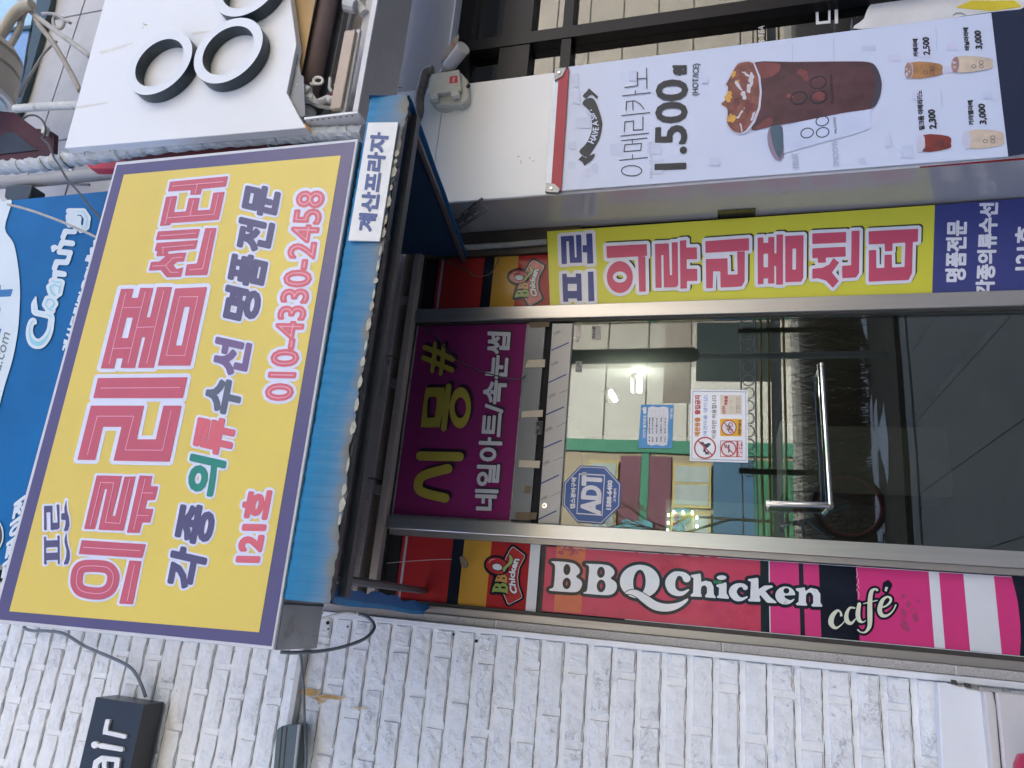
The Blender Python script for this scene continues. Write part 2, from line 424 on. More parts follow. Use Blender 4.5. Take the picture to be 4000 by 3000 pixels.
# ================================================================== BUILDING SHELL
# dark back wall behind the shop opening, and unseen blocks added to keep the sun from leaking through
shell = thing('shop_building', 'concrete shop building behind the signs, mostly hidden by cladding', 'building', (0.9, 0.6, 0))
room_m = M('room_wall', (0.20, 0.20, 0.19), 0.8, var=0.06, vs=3)
box('back_wall', -0.3, 6.2, 4.4, 4.5, 0, 3.3, room_m, shell)
box('side_wall', -0.33, -0.26, 0.12, 4.4, 0, 3.3, room_m, shell)
box('side_wall', 1.84, 1.9, 0.12, 4.4, 0, 3.3, room_m, shell)
box('ceiling', -0.3, 6.2, 0.12, 4.5, 3.02, 3.1, M('room_ceiling', (0.3, 0.3, 0.29), 0.8), shell)
box('upper_wall', -0.05, 6.2, 0.0, 0.12, 3.27, 6.5, M('upper_wall_render', (0.3, 0.28, 0.26), 0.8, var=0.1, vs=3, bump=0.2, bs=30), shell)
mass = M('building_mass', (0.34, 0.33, 0.31), 0.8)
box('upper_storeys', -25, 30, 0.135, 10, 6.52, 12.5, mass, shell)  # unseen mass sized to keep the sun off the shopfront
box('rear_wing', -25, 30, 4.52, 10, 0, 6.5, mass, shell)
box('left_wing', -25, -2.21, 0.0, 4.5, 0, 6.5, mass, shell)
box('left_infill', -2.2, -0.35, 0.15, 4.5, 0, 6.5, mass, shell)
box('right_wing', 6.22, 30, -0.3, 4.5, 0, 6.5, mass, shell)
box('roof_slab', -0.6, 6.2, 0.12, 4.5, 6.3, 6.5, room_m, shell)

# recess above the transoms
hd = thing('granite_lintel', 'rough granite lintel in the dark gap under the blue awning', 'lintel', (0.8, 0.0, 3.15))
def zat(x, y, Y): return P(x, y, Y)[2]
lz0, lz1 = 3.108, 3.184
xs = [-0.06, 0.52, 1.13, 1.80]
for i in range(3):
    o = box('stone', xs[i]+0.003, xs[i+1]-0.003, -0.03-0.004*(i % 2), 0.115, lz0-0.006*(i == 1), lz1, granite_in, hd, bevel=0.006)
box('dark_recess', -0.05, 1.8, 0.16, 0.2, 3.0, 3.27, black_m, hd)
for x in (0.45, 0.98, 1.42):
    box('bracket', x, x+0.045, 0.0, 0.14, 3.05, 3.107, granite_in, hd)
box('slotted_clip', 0.93, 1.03, -0.045, -0.037, 3.13, 3.15, dark_m, hd)

# ------------------------------------------------------------------ shopfront frame
fr = thing('shopfront_frame', 'stainless steel shopfront frame around the glass door and side panels', 'door frame', (0.83, -0.02, 0))
box('post', 0.292, 0.352, -0.045, 0.03, 0, 3.0, steel_m, fr, bevel=0.004)
box('post', 1.305, 1.372, -0.045, 0.03, 0, 3.0, steel_m, fr, bevel=0.004)
box('post_rebate', 0.268, 0.291, -0.03, 0.03, 0, 2.99, chan_m, fr)
box('post_rebate', 1.2965, 1.3045, -0.03, 0.03, 0, 2.99, gasket_m, fr)
box('jamb', -0.056, -0.024, -0.03, 0.05, 0, 3.02, chan_m, fr, bevel=0.003)
box('gasket', -0.0235, -0.010, -0.012, 0.03, 0, 3.0, gasket_m, fr)
box('gasket', 0.3525, 0.3565, -0.012, 0.03, 0, 2.21, gasket_m, fr)
box('jamb', 1.805, 1.83, -0.02, 0.05, 0, 3.02, gasket_m, fr)
box('head_rail', -0.05, 1.80, -0.01, 0.03, 3.003, 3.03, gasket_m, fr)
M_beige = M('beige_tube', (0.46, 0.39, 0.33), 0.5, var=0.12, vs=12)
box('cross_tube', -0.05, 1.79, -0.06, -0.015, 3.006, 3.046, M_beige, fr, bevel=0.005)
# header strip between transom sign and door: steel plates with tape
zb, zt = 2.335, 2.424
box('header_plate', 0.366, 1.29, -0.02, 0.02, zb, zt, plate_m, fr, bevel=0.002)
box('header_gap', 0.358, 1.296, -0.004, 0.02, 2.3, 2.3345, black_m, fr)
for pts, m, lab in ((((2062, 1406), (2130, 1403), (2128, 1434), (2050, 1436)), tape_m, None), (((2039, 1607), (2121, 1601), (2119, 1628), (2037, 1631)), tape_m, None),
               (((2029, 1797), (2110, 1800), (2107, 1829), (2025, 1824)), tape_m, None), (((2052, 1896), (2075, 1899), (2069, 1929), (2046, 1926)), btape_m, None),
               (((2015, 2000), (2098, 2002), (2093, 2030), (2012, 2027)), btape_m, None), (((2066, 1256), (2147, 1254), (2145, 1276), (2068, 1279)), btape_m, None)):
    slab('tape', pts, -0.0235, 0.001, m, fr)
ink = M('black_ink', (0.02, 0.02, 0.025), 0.5)
faint = M('faint_ink', (0.13, 0.12, 0.12), 0.6)
slab('sticker', [(2094, 1645), (2120, 1645), (2117, 1697), (2089, 1697)], -0.0232, 0.0006, M('grey_label', (0.16, 0.15, 0.15), 0.5, var=0.3, vs=60), fr)
lettering(text('일 열', (2103, 1694), (2106, 1648), (2093, 1694)) + text('545-8458', (2116, 1694), (2119, 1648), (2105, 1694)), -0.024, [(0.5, ink, 0.5)], fr, 'sticker_print', h=1.2)

# ------------------------------------------------------------------ glass door
door = thing('glass_door', 'glass shop door with white film on its top rail and chrome handle', 'door', (0.82, 0, 0.03))
gl_door = glass('door_glass', (0.8, 0.86, 0.83), 1.9)
box('pane', 0.358, 1.2955, -0.004, 0.004, 0.12, 2.212, gl_door, door)
rail = slab('top_rail', [(2158, 1263), (2237, 1263), (2183, 2047), (2102, 2045)], -0.02, 0.03, film_m, door, bevel=0.002)
box('bottom_rail', 0.358, 1.2955, -0.02, 0.02, 0.03, 0.118, steel_m, door)
blu = M('film_blue', C(40, 70, 130), 0.5)
Z23 = (2000, 1500, 2.212); Z13 = (2000, 750, 2.212)
st = []
for (a, b) in (((297, 265), (445, 200)), ((275, 552), (425, 488)), ((250, 860), (402, 788)), ((228, 1170), (380, 1097))): st.append(caps([(a[0], a[1], 5.5), (b[0], b[1], 5.5)]))
st2 = [caps([(343, 1368, 5), (487, 1303, 5)]), caps([(320, 1645, 5), (467, 1577, 5)])]
lettering(tr(Z23, st)+tr(Z13, st2), -0.0205, [(0, blu, 0.5)], rail, 'film_stripe', kind='stuff', h=1.3)
thin = []
for (a, b) in (((407, 80), (480, 50)), ((385, 372), (460, 332)), ((360, 665), (440, 630)), ((335, 970), (420, 930))): thin.append(caps([(a[0], a[1], 1.6), (b[0], b[1], 1.6)]))
wd = []
for x, y in ((348, 110), (322, 398), (298, 690), (278, 995)): wd += text('STEEL', (2000+(x-22)/2.212, 1500+(y+16)/2.212), (2000+(x+34)/2.212, 1500+(y-18)/2.212), (2000+(x-34)/2.212, 1500+(y-2)/2.212))
for x, y in ((372, 1490), (390, 1225)): wd += text('STEEL', (2000+(x-22)/2.212, 750+(y+16)/2.212), (2000+(x+34)/2.212, 750+(y-18)/2.212), (2000+(x-34)/2.212, 750+(y-2)/2.212))
lettering(tr(Z23, thin)+wd, -0.0205, [(0.15, faint, 0.4)], rail, 'film_print', h=0.9)
sc = P(2000+282/2.212, 1500+1052/2.212, -0.021)
mb = MB(); mb.bar((sc[0], sc[1], sc[2]), (sc[0], sc[1]-0.006, sc[2]), 0.012, 18, 0); mb.box(sc[0]-0.006, sc[0]+0.006, sc[1]-0.0066, sc[1]-0.0058, sc[2]-0.0012, sc[2]+0.0012, mi=1); mb.box(sc[0]-0.0012, sc[0]+0.0012, sc[1]-0.0069, sc[1]-0.0061, sc[2]-0.006, sc[2]+0.006, mi=1)
mb.out('screw', [chrome_m, black_m], door)
# handle: upright leg and long horizontal bar
ha = P(3005, 1967, -0.075); hb = P(3240, 1973, -0.075); hc = P(3206, 1432, -0.075)
mb = MB(); mb.tube([ha, (ha[0], ha[1], ha[2]-0.004), (hb[0], hb[1], hb[2]+0.01), hb], 0.0125, 14); mb.tube([hb, hc], 0.0125, 14)
v = Vector(hc)-Vector(hb); v.normalize()
for p in (ha, hc):
    mb.tube([(p[0], p[1]-0.012, p[2]), (p[0], 0.012, p[2])], 0.0085, 12)
mb.tube([Vector(hc), Vector(hc)+v*0.012], 0.015, 14); mb.tube([Vector(ha)+Vector((0, 0, 0.012)), Vector(ha)], 0.015, 14)
mb.tube([(hb[0]-0.002, hb[1]-0.004, hb[2]), (hb[0]-0.002, 0.012, hb[2])], 0.0165, 14)
mb.out('handle', chrome_m, door, smooth=False)

# ------------------------------------------------------------------ interior seen through the glass
inn = M('interior_dark', (0.05, 0.055, 0.055), 0.7, var=0.2, vs=2)
lampm = M('lamp_tube', (1.0, 1.0, 0.86), 0.5, emit=12.0)
for px_, py_, pts in (('a', 0, [(2386, 1530), (2404, 1562)]), ('b', 0, [(2499, 1468), (2499, 1528)])):
    a = P(pts[0][0], pts[0][1], 2.2); b = P(pts[1][0], pts[1][1], 2.4)
    lt = thing('ceiling_light', 'short lit fluorescent lamp, %s one of the two seen through the door glass' % ('shorter slanting' if px_ == 'a' else 'upright'), 'lamp', a, 'lit lamps behind the door glass')
    mb = MB(); mb.bar(a, b, 0.017, 10); mb.out('tube', lampm, lt)
    mb = MB(); mb.bar((a[0], a[1], a[2]+0.04), (b[0], b[1], b[2]+0.04), 0.03, 6); mb.out('batten', white_plain, lt)
for i, (X0, Y0, W, D_, Hh, col, lab, nm, ct) in enumerate(((1.0, 2.6, 0.5, 0.5, 1.1, (0.3, 0.28, 0.25), 'plain pale counter deep inside the dark shop', 'shop_counter', 'counter'),)):
    t = thing(nm, lab, ct, (X0, Y0, 0)); mm = M('counter_wood', col, 0.6)
    box('body', X0, X0+W, Y0, Y0+D_, 0, Hh, mm, t); box('top', X0-0.03, X0+W+0.03, Y0-0.03, Y0+D_+0.03, Hh+0.001, Hh+0.04, white_plain, t)
box('shop_floor', -0.3, 6.2, 0.05, 4.4, -0.02, 0.015, M('shop_floor_tile', (0.12, 0.12, 0.115), 0.4), None, kind='structure')

# ================================================================== COLUMN AND FASCIA (right)
pil = thing('column_cladding', 'white metal column cladding between the two shops', 'column', (2.1, -0.15, 0))
pg = M('grey_polished_panel', (0.46, 0.445, 0.44), 0.16, metal=0.25, var=0.03, vs=1.5, dirt=(0.36, 0.34, 0.32), ds=1.2, dlo=0.5, dhi=0.9)
mob('side_panel', [(1.801, -0.3, 0), (1.801, 0.0, 0), (1.801, 0.0, 3.26), (1.801, -0.3, 3.26), (1.825, -0.3, 0), (1.825, 0, 0), (1.825, 0, 3.26), (1.825, -0.3, 3.26)],
    [(0, 3, 2, 1), (4, 5, 6, 7), (0, 1, 5, 4), (1, 2, 6, 5), (2, 3, 7, 6), (3, 0, 4, 7)], pg, pil)
box('front_panel', 1.801, 2.472, -0.308, -0.3005, 0, 2.878, white_panel, pil)
box('front_panel', 1.801, 2.472, -0.308, -0.3005, 2.881, 3.7, white_panel, pil)
box('corner_bead', 1.797, 1.815, -0.313, -0.298, 0, 3.243, white_plain, pil, bevel=0.003)
box('core', 1.83, 2.47, -0.299, 0.6, 0, 3.24, room_m, pil)
cat = slab('catch_plate', [(2803, 822), (2952, 813), (2949, 843), (2804, 852)], 0, 0.001, dark_m, None)
bpy.data.objects.remove(cat)
cv = [PX(x, y, 1.7985) for x, y in ((2803, 822), (2952, 813), (2949, 843), (2804, 853))]
ct = mob('catch_plate', cv+[(p[0]-0.003, p[1], p[2]) for p in cv], [(0, 1, 2, 3), (7, 6, 5, 4), (0, 4, 5, 1), (1, 5, 6, 2), (2, 6, 7, 3), (3, 7, 4, 0)], M('dull_brass', (0.13, 0.115, 0.08), 0.25, metal=0.7, var=0.3, vs=30), pil)
redst = M('red_paint', C(170, 40, 40), 0.5)
cv = [P(x, y, -0.3145) for x, y in ((3592, 651), (4030, 613), (4030, 622), (3592, 656))]
mob('red_stripe', cv, [(0, 1, 2, 3)], redst, pil)
lettering([caps([(2022, 612, 2), (2030, 611, 1)]), caps([(2034, 627, 1.5), (2037, 640, 1)]), caps([(2066, 616, 1), (2071, 618, 2)]), caps([(2082, 628, 2), (2085, 629, 1.5)]), caps([(2090, 624, 1), (2090, 625, 1)])], -0.3085, [(0, M('scuff', (0.35, 0.34, 0.33), 0.7), 0.3)], pil, 'scuff_mark', kind='stuff', h=1.2)

fas = thing('window_fascia', 'pale grey metal fascia above the dark cafe window', 'fascia', (3.8, -0.3, 2.9))
box('panel', 2.475, 6.2, -0.303, -0.29, 2.893, 3.7, fascia_m, fas)
box('drip_edge', 2.475, 6.2, -0.31, -0.2, 2.884, 2.8925, white_plain, fas)
# seam notch
lettering([caps([(1549, 337, 1.5), (1549, 351, 1.5)]), caps([(1551, 340, 2.2), (1573, 344, 1.0)])], -0.3085, [(0, gasket_m, 0.3)], fas, 'panel_gap', h=1.2)

# cafe window
cw = thing('cafe_window', 'dark framed cafe window right of the coffee banner', 'window', (4.0, -0.2, 1.4))
gl_c = glass('cafe_glass', (0.45, 0.47, 0.48), 2.3)
box('frame', 2.478, 6.2, -0.24, -0.12, 2.80, 2.882, dark_m, cw)
box('frame', 2.478, 2.52, -0.24, -0.12, 0, 2.799, dark_m, cw)
def mull(px_, w=0.06):
    x = P(px_[0], px_[1], -0.24)[0]
    box('mullion', x-w/2, x+w/2, -0.25, -0.13, 0, 2.799, dark_m, cw)
    return x
xm = mull((2300, 118), 0.07)
def zb_(x, y): return P(x, y, -0.24)[2]
for (xa, ya, wz) in ((2010, 200, 0.16), (2210, 200, 0.05)):
    z = zb_(xa, ya)
    box('transom', 2.521, xm-0.036, -0.245, -0.13, z-wz/2, z+wz/2, dark_m, cw)
    box('transom', xm+0.036, 6.2, -0.245, -0.13, z-wz/2, z+wz/2, dark_m, cw)
box('pane', 2.522, xm-0.037, -0.19, -0.184, 0.02, 2.798, gl_c, cw)
box('pane', xm+0.037, 6.2, -0.19, -0.184, 0.02, 2.798, gl_c, cw)
box('back_room_wall', 2.5, 6.2, 1.8, 1.9, 0, 3.0, M('cafe_room', (0.10, 0.085, 0.06), 0.7, var=0.3, vs=2), cw)
zc = zb_(2300, 200)
box('blind', 2.53, xm-0.04, -0.12, -0.115, zc+0.1, 2.6, M('smoked_blind', (0.06, 0.055, 0.045), 0.6), cw)
wt = M('window_white', (0.78, 0.78, 0.78), 0.4)
Z40 = (3000, 0, 2.212)
lettering(tr(Z40, [poly([(412, 92), (435, 90), (440, 187), (520, 178), (520, 78), (540, 76), (540, 200), (415, 212)]), poly([(575, 60), (603, 55), (606, 200), (577, 206)])]) +
          text('S TEA', (2988, 168), (2986, 100), (2963, 166)), -0.191, [(0, wt, 0.6)], cw, 'window_lettering', h=1.6)
lettering(tr(Z40, [poly(sm([(810, 250), (830, 160), (870, 60), (930, 10), (1000, -30), (1500, -40), (2200, -40), (2200, 70), (1930, 105)], 4))]), -0.192, [(0, wt, 0.8)], cw, 'window_poster', h=3.2)
lettering(tr(Z40, [poly([(1600, 70), (1750, 0), (2140, 0), (2205, 62), (1935, 100)])]), -0.192, [(-2, M('poster_yellow', C(235, 215, 60), 0.5), 1.8)], cw, 'window_poster_print', h=3.2)
lettering(tr(Z40, [caps([(1600, 132, 3), (1630, 112, 3), (1670, 112, 3), (1705, 128, 3)])]), -0.192, [(0, M('poster_green', C(70, 110, 90), 0.5), 2.6)], cw, 'window_poster_mark', h=1.6)

# ================================================================== BRICK WALL (left)
bw = thing('brick_wall', 'white painted brick wall left of the shopfront', 'wall', (-0.8, -0.06, 0))
MZ0, MZ1 = 0.0, 5.9
mob('mortar', boxv(-2.2, -0.112, -0.056, 0.14, 0.0, 5.9), BF, mortar_m, bw)
def brickmesh(L, H, seed):
    rnd = random.Random(seed); nx, nz = 9, 2
    v = []; f = []
    def j(a): return rnd.uniform(-a, a)
    e = 0.004
    ring_o = []
    # front grid
    for k in range(nz+1):
        for i in range(nx+1):
            x = L*i/nx; z = H*k/nz
            ex = (i in (0, nx)); ez = (k in (0, nz))
            v.append((x+(j(0.0018) if not ex else (e if i == 0 else -e)+j(0.0014)), -0.012+j(0.0026) + (0.0025 if (ex or ez) else 0), z+(j(0.003) if not ez else (e if k == 0 else -e)+j(0.0030))))
    for k in range(nz):
        for i in range(nx):
            a = k*(nx+1)+i; f.append((a, a+1, a+nx+2, a+nx+1))
    per = [i for i in range(nx+1)] + [k*(nx+1)+nx for k in range(1, nz+1)] + [nz*(nx+1)+i for i in range(nx-1, -1, -1)] + [k*(nx+1) for k in range(nz-1, 0, -1)]
    n0 = len(v)
    for a in per:
        p = v[a]; cx = 0 if p[0] < L*0.08 else (L if p[0] > L*0.92 else p[0]); cz = 0 if p[2] < H*0.2 else (H if p[2] > H*0.8 else p[2])
        v.append((cx+j(0.001), 0.004, cz+j(0.0012)))
    m = len(per)
    for i in range(m):
        f.append((per[i], n0+i, n0+(i+1) % m, per[(i+1) % m]))
    me = bpy.data.meshes.new('brick'); me.from_pydata(v, [], f); me.materials.append(brick_m); me.update()
    return me
BL_, BH = 0.247, 0.073; PIT = 0.0955; JX = 0.025
full = [brickmesh(BL_, BH, s) for s in range(9)]
short = [brickmesh(0.088, BH, 50+s) for s in range(4)]
wide_off = OFF[bw.name]
r = 0; z = 0.326
while z < 5.75:
    x = -0.1145; k = 0
    if r % 2 == 0: items = ['s'] + ['f']*5
    else: items = ['f']*5
    for it in items:
        L = BL_ if it == 'f' else 0.088
        if r % 4 == 2 and k == 0: pass
        x0 = x-L
        # leave out bricks the photo shows nothing of
        vis_l = -0.50 - max(0, (z-1.2))*0.185
        if x < vis_l - 0.05: break
        me = random.choice(full if it == 'f' else short)
        o = bpy.data.objects.new('brick', me); COL.objects.link(o); o.parent = bw
        o.location = (x0-wide_off[0], -0.0565-wide_off[1]+random.uniform(-0.0015, 0.001), z-wide_off[2]+random.uniform(-0.002, 0.002))
        o.rotation_euler = (random.uniform(-0.01, 0.01), random.uniform(-0.007, 0.007), random.uniform(-0.006, 0.006))
        x = x0-JX*random.uniform(0.8, 1.15); k += 1
    r += 1; z += PIT
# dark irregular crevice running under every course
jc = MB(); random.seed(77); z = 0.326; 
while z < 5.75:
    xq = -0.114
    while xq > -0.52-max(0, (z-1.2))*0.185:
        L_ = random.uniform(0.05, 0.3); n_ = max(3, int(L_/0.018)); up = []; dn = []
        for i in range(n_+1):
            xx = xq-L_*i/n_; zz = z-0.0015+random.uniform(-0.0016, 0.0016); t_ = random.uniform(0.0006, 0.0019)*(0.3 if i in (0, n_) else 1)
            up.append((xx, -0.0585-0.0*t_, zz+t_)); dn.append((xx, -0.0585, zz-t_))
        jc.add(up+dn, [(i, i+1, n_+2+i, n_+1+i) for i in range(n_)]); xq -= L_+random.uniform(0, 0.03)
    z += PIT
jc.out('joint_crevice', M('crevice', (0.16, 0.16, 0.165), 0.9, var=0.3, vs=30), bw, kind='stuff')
mob('corner_trim', boxv(-0.1125, -0.0905, -0.082, -0.03, 0, 3.27), BF, white_plain, bw, bevel=0.003)
# ledge strip with rust above the pipe cover
lzb = P(1150, 2700, -0.1)[2]
mob('ledge_strip', boxv(-2.2, -0.113, -0.10, -0.056, lzb-0.012, lzb+0.012), BF, M('ledge_paint', (0.58, 0.56, 0.52), 0.6, dirt=(0.36, 0.2, 0.08), ds=9, dlo=0.58, dhi=0.7), bw)
Z33 = (1000, 2250, 2.212)
rst = M('rust_stain', (0.50, 0.30, 0.12), 0.9, var=0.35, vs=30)
rst2 = M('rust_halo', (0.62, 0.52, 0.36), 0.9, var=0.12, vs=30)
random.seed(4)
def blotch(cx, cy, a, b, rot, n=14, jit=0.35):
    return sm([(cx+(a*math.cos(q)*math.cos(rot)-b*math.sin(q)*math.sin(rot))*random.uniform(1-jit, 1+jit), cy+(a*math.cos(q)*math.sin(rot)+b*math.sin(q)*math.cos(rot))*random.uniform(1-jit, 1+jit)) for q in [2*math.pi*i/n for i in range(n)]], 3)
st_sh = [poly(blotch(450, 1005, 105, 28, 0.12)), poly(blotch(640, 1045, 110, 17, 0.1)), poly(blotch(545, 1070, 50, 14, 0.4)), poly(blotch(900, 1140, 70, 6, 0.03))]
lettering(tr(Z33, st_sh), -0.0725, [(1.8, rst2, 0.2), (-1.2, rst, 0.7)], bw, 'rust_stain', kind='stuff', h=1.8)
for cx, cy, r_ in ((1000+618/2.212, 2250+405/2.212, 0.008), (1000+790/2.212, 2250+438/2.212, 0.004), (1000+1903/2.212, 2250+562/2.212, 0.007), (1000+622/2.212, 2250+457/2.212, 0.004), (1000+1705/2.212, 2250+505/2.212, 0.005)):
    p = P(cx, cy, -0.0725); mb = MB(); mb.bar(p, (p[0], p[1]+0.003, p[2]), r_, 10); mb.out('anchor_hole', black_m, bw)

gp = thing('granite_pier', 'narrow speckled granite strip between brick wall and shopfront', 'pier', (-0.07, -0.04, 0))
zs = [0.0, 0.745, 1.53, 2.44, 3.27]
for a, b in zip(zs[:-1], zs[1:]):
    box('stone', -0.0895, -0.0568, -0.052, 0.05, a+0.003, b-0.003, granite_m, gp, bevel=0.004)
box('joint_fill', -0.089, -0.058, -0.044, 0.05, 0, 3.26, mortar_m, gp)

# ================================================================== YELLOW SIGNBOARD
SY = -1.2
sg = thing('signboard', 'large yellow signboard with purple border and pink red lettering above the blue awning', 'signboard', (0.66, SY, 2.73))
Yel = M('sign_yellow', C(232, 206, 92), 0.32, var=0.03, vs=1.2, dirt=C(222, 196, 98), ds=0.8, dlo=0.4, dhi=0.8)
Pur = M('sign_purple', C(90, 82, 122), 0.32, var=0.05, vs=1.5)
edge = M('sign_edge', (0.6, 0.6, 0.62), 0.4, var=0.06)
TL, TR_, BR_, BLq = (-38, 2432), (452, 633), (1400, 541), (1068, 2540)
# rectangle fitted on the plane
x0 = -0.20; x1 = 1.515; z0 = 2.732; 
c4 = [P(*q, SY) for q in (TL, TR_, BR_, BLq)]
def fbox(name, c, t, m, parent, **k):
    bk = [(p[0], p[1]+t, p[2]) for p in c]; n = len(c)
    return mob(name, list(c)+bk, [tuple(range(n)), tuple(range(2*n-1, n-1, -1))]+[(i, i+n, (i+1) % n+n, (i+1) % n) for i in range(n)], m, parent, **k)
fbox('housing', [(c[0], SY+0.014, c[2]) for c in c4], 0.22, galv_m, sg)
fbox('edge_trim', c4, 0.0135, edge, sg, bevel=0.004)
sheet('border', [(-20, 2418), (457, 645), (1388, 553), (1060, 2524)], SY-0.001, Pur, sg)
sheet('yellow_panel', [(36, 2388), (484, 682), (1331, 607), (1012, 2470)], SY-0.002, Yel, sg)
for x in (-0.05, 0.45, 0.95, 1.4):
    box('underside_seam', x, x+0.006, SY+0.016, SY+0.232, 2.724, 2.7275, gasket_m, sg)
Wh = M('print_white', C(225, 228, 245), 0.35, var=0.02)
Red = M('print_red', C(203, 92, 108), 0.35, var=0.05, vs=3)
Pink = M('print_pink', C(238, 165, 185), 0.35, var=0.02)
R2 = M('print_coral', C(222, 105, 115), 0.35, var=0.03)
Dk = M('print_violet', C(88, 82, 118), 0.35, var=0.05)
Grn = M('print_green', C(42, 138, 118), 0.35, var=0.05)
Gry = M('print_slate', C(98, 104, 120), 0.35, var=0.05)
Vio = M('print_plum', C(122, 98, 140), 0.35, var=0.05)
FA = (0, 1500, 2.212); FB = (0, 750, 2.212); FC = (560, 640, 5.027)
T_ = (0, 1900, 3.95)
# 의
eui = [scaps([(330, 2212, 24), (375, 2211, 24), (418, 2217, 24), (440, 2240, 24), (441, 2270, 24), (428, 2300, 24), (398, 2317, 24), (355, 2317, 24), (315, 2306, 24), (299, 2280, 24), (301, 2245, 24), (310, 2222, 24)], closed=True, n=5),
       poly([(505, 2189), (553, 2192), (519, 2361), (465, 2358)]), poly([(319, 2110), (570, 2126), (556, 2180), (307, 2164)])]
ryu = tr(FA, [poly([(725, 1253), (835, 790), (1055, 795), (970, 1140), (995, 1140), (1075, 800), (1172, 798), (1068, 1268), (848, 1260), (925, 908), (905, 908), (820, 1255)]),
              poly([(1095, 1285), (1205, 790), (1318, 795), (1300, 882), (1368, 885), (1340, 1002), (1275, 1005), (1255, 1078), (1325, 1080), (1298, 1197), (1228, 1197), (1205, 1287)])])
ri = tr(FA, [poly([(668, 655), (785, 187), (1245, 187), (1183, 478), (1345, 478), (1412, 187), (1570, 187), (1465, 672), (980, 662), (1050, 370), (890, 370), (822, 657)]),
             poly([(845, -51), (1620, -59), (1580, 122), (805, 122)])])
pom = tr(FB, [poly([(870, 1525), (1045, 838), (1155, 835), (985, 1525)]), poly([(1040, 1520), (1212, 828), (1325, 828), (1165, 1522)]), poly([(1190, 1520), (1358, 822), (1487, 820), (1328, 1520)]),
              poly([(1080, 915), (1230, 915), (1190, 1085), (1040, 1085)]), poly([(1000, 1262), (1150, 1262), (1110, 1437), (950, 1437)]), poly([(1230, 1083), (1340, 1083), (1300, 1255), (1190, 1255)]),
              poly([(1362, 1500), (1513, 833), (1790, 820), (1645, 1500)], [(1517, 1327), (1592, 992), (1640, 992), (1570, 1325)])])
sen = tr(FB, [poly([(1345, 415), (1365, 340), (1728, 318), (1708, 400)]), poly([(1335, 510), (1352, 440), (1710, 415), (1692, 492), (1455, 513), (1452, 552), (1350, 556), (1358, 512)]),
              poly([(1285, 680), (1305, 603), (1375, 600), (1455, 535), (1545, 525), (1610, 523), (1590, 600), (1530, 605), (1500, 632), (1525, 665), (1585, 650), (1563, 735), (1440, 738), (1388, 675)]),
              poly([(1595, 722), (1613, 625), (1700, 617), (1773, 312), (1872, 310), (1790, 718)])])
teo = tr(FC, [poly([(525, 350), (1665, 240), (1622, 445), (1152, 492), (1125, 602), (915, 612), (935, 515), (480, 545)]),
              poly([(445, 645), (665, 628), (600, 950), (832, 932), (890, 672), (1108, 665), (1058, 915), (1305, 900), (1372, 565), (1598, 548), (1480, 1098), (540, 1165), (528, 1205), (320, 1222)])])
big = [eui, ryu, ri, pom, sen, teo]
L1 = [(13, Wh, 0.8), (0, Red, 1.8)]
lettering([eui, ryu, sen, teo], SY-0.002, [(9, Wh, 0.8), (0, Red, 1.8)], sg, 'large_lettering', h=3.0)
lettering([ri, pom], SY-0.002, [(15, Wh, 1.0), (0, Red, 2.0)], sg, 'large_lettering', h=3.0)
def ln(pts, r=1.7, closed=False): return caps([(a, b, r) for a, b in pts], closed)
def lz(frm, *pl, closed=()):
    out = []
    for i, pts in enumerate(pl): out.append(caps([(a, b, 1.7*frm[2]) for a, b in pts], i in closed))
    return tr(frm, out)
inner = [scaps([(330, 2212, 1.7), (375, 2211, 1.7), (418, 2217, 1.7), (440, 2240, 1.7), (441, 2270, 1.7), (428, 2300, 1.7), (398, 2317, 1.7), (355, 2317, 1.7), (315, 2306, 1.7), (299, 2280, 1.7), (301, 2245, 1.7), (310, 2222, 1.7)], closed=True, n=5),
         ln([(526, 2207), (497, 2346)]), ln([(326, 2138), (548, 2151)])]
inner += lz(FA, [(780, 1225), (870, 850), (985, 855), (910, 1195), (1035, 1205), (1120, 825)], [(1155, 1255), (1255, 820)], [(1230, 940), (1320, 942)], [(1190, 1135), (1280, 1137)],
            [(755, 610), (840, 278), (1155, 278), (1080, 570), (1405, 572), (1480, 230)], [(870, 35), (1555, 30)])
inner += lz(FB, [(943, 1485), (1088, 870)], [(1105, 1480), (1255, 865)], [(1268, 1480), (1415, 855)], [(1070, 1000), (1215, 995)], [(980, 1352), (1130, 1347)], [(1188, 1170), (1330, 1165)],
            [(1437, 1412), (1552, 905), (1710, 905), (1597, 1412)], [(1385, 380), (1690, 355)], [(1400, 480), (1670, 457)], [(1410, 480), (1408, 535)], [(1320, 640), (1430, 635), (1495, 570), (1570, 563)], [(1430, 635), (1475, 695), (1540, 692)], [(1638, 672), (1752, 662), (1822, 335)], closed=(6,))
inner += lz(FC, [(565, 440), (1565, 350)], [(1057, 395), (1022, 575)], [(545, 680), (430, 1175)], [(465, 1060), (1390, 990), (1475, 600)], [(985, 710), (915, 1020)])
lettering([inner], SY-0.002, [(0, Pink, 2.9)], sg, 'inner_lines', h=1.7)
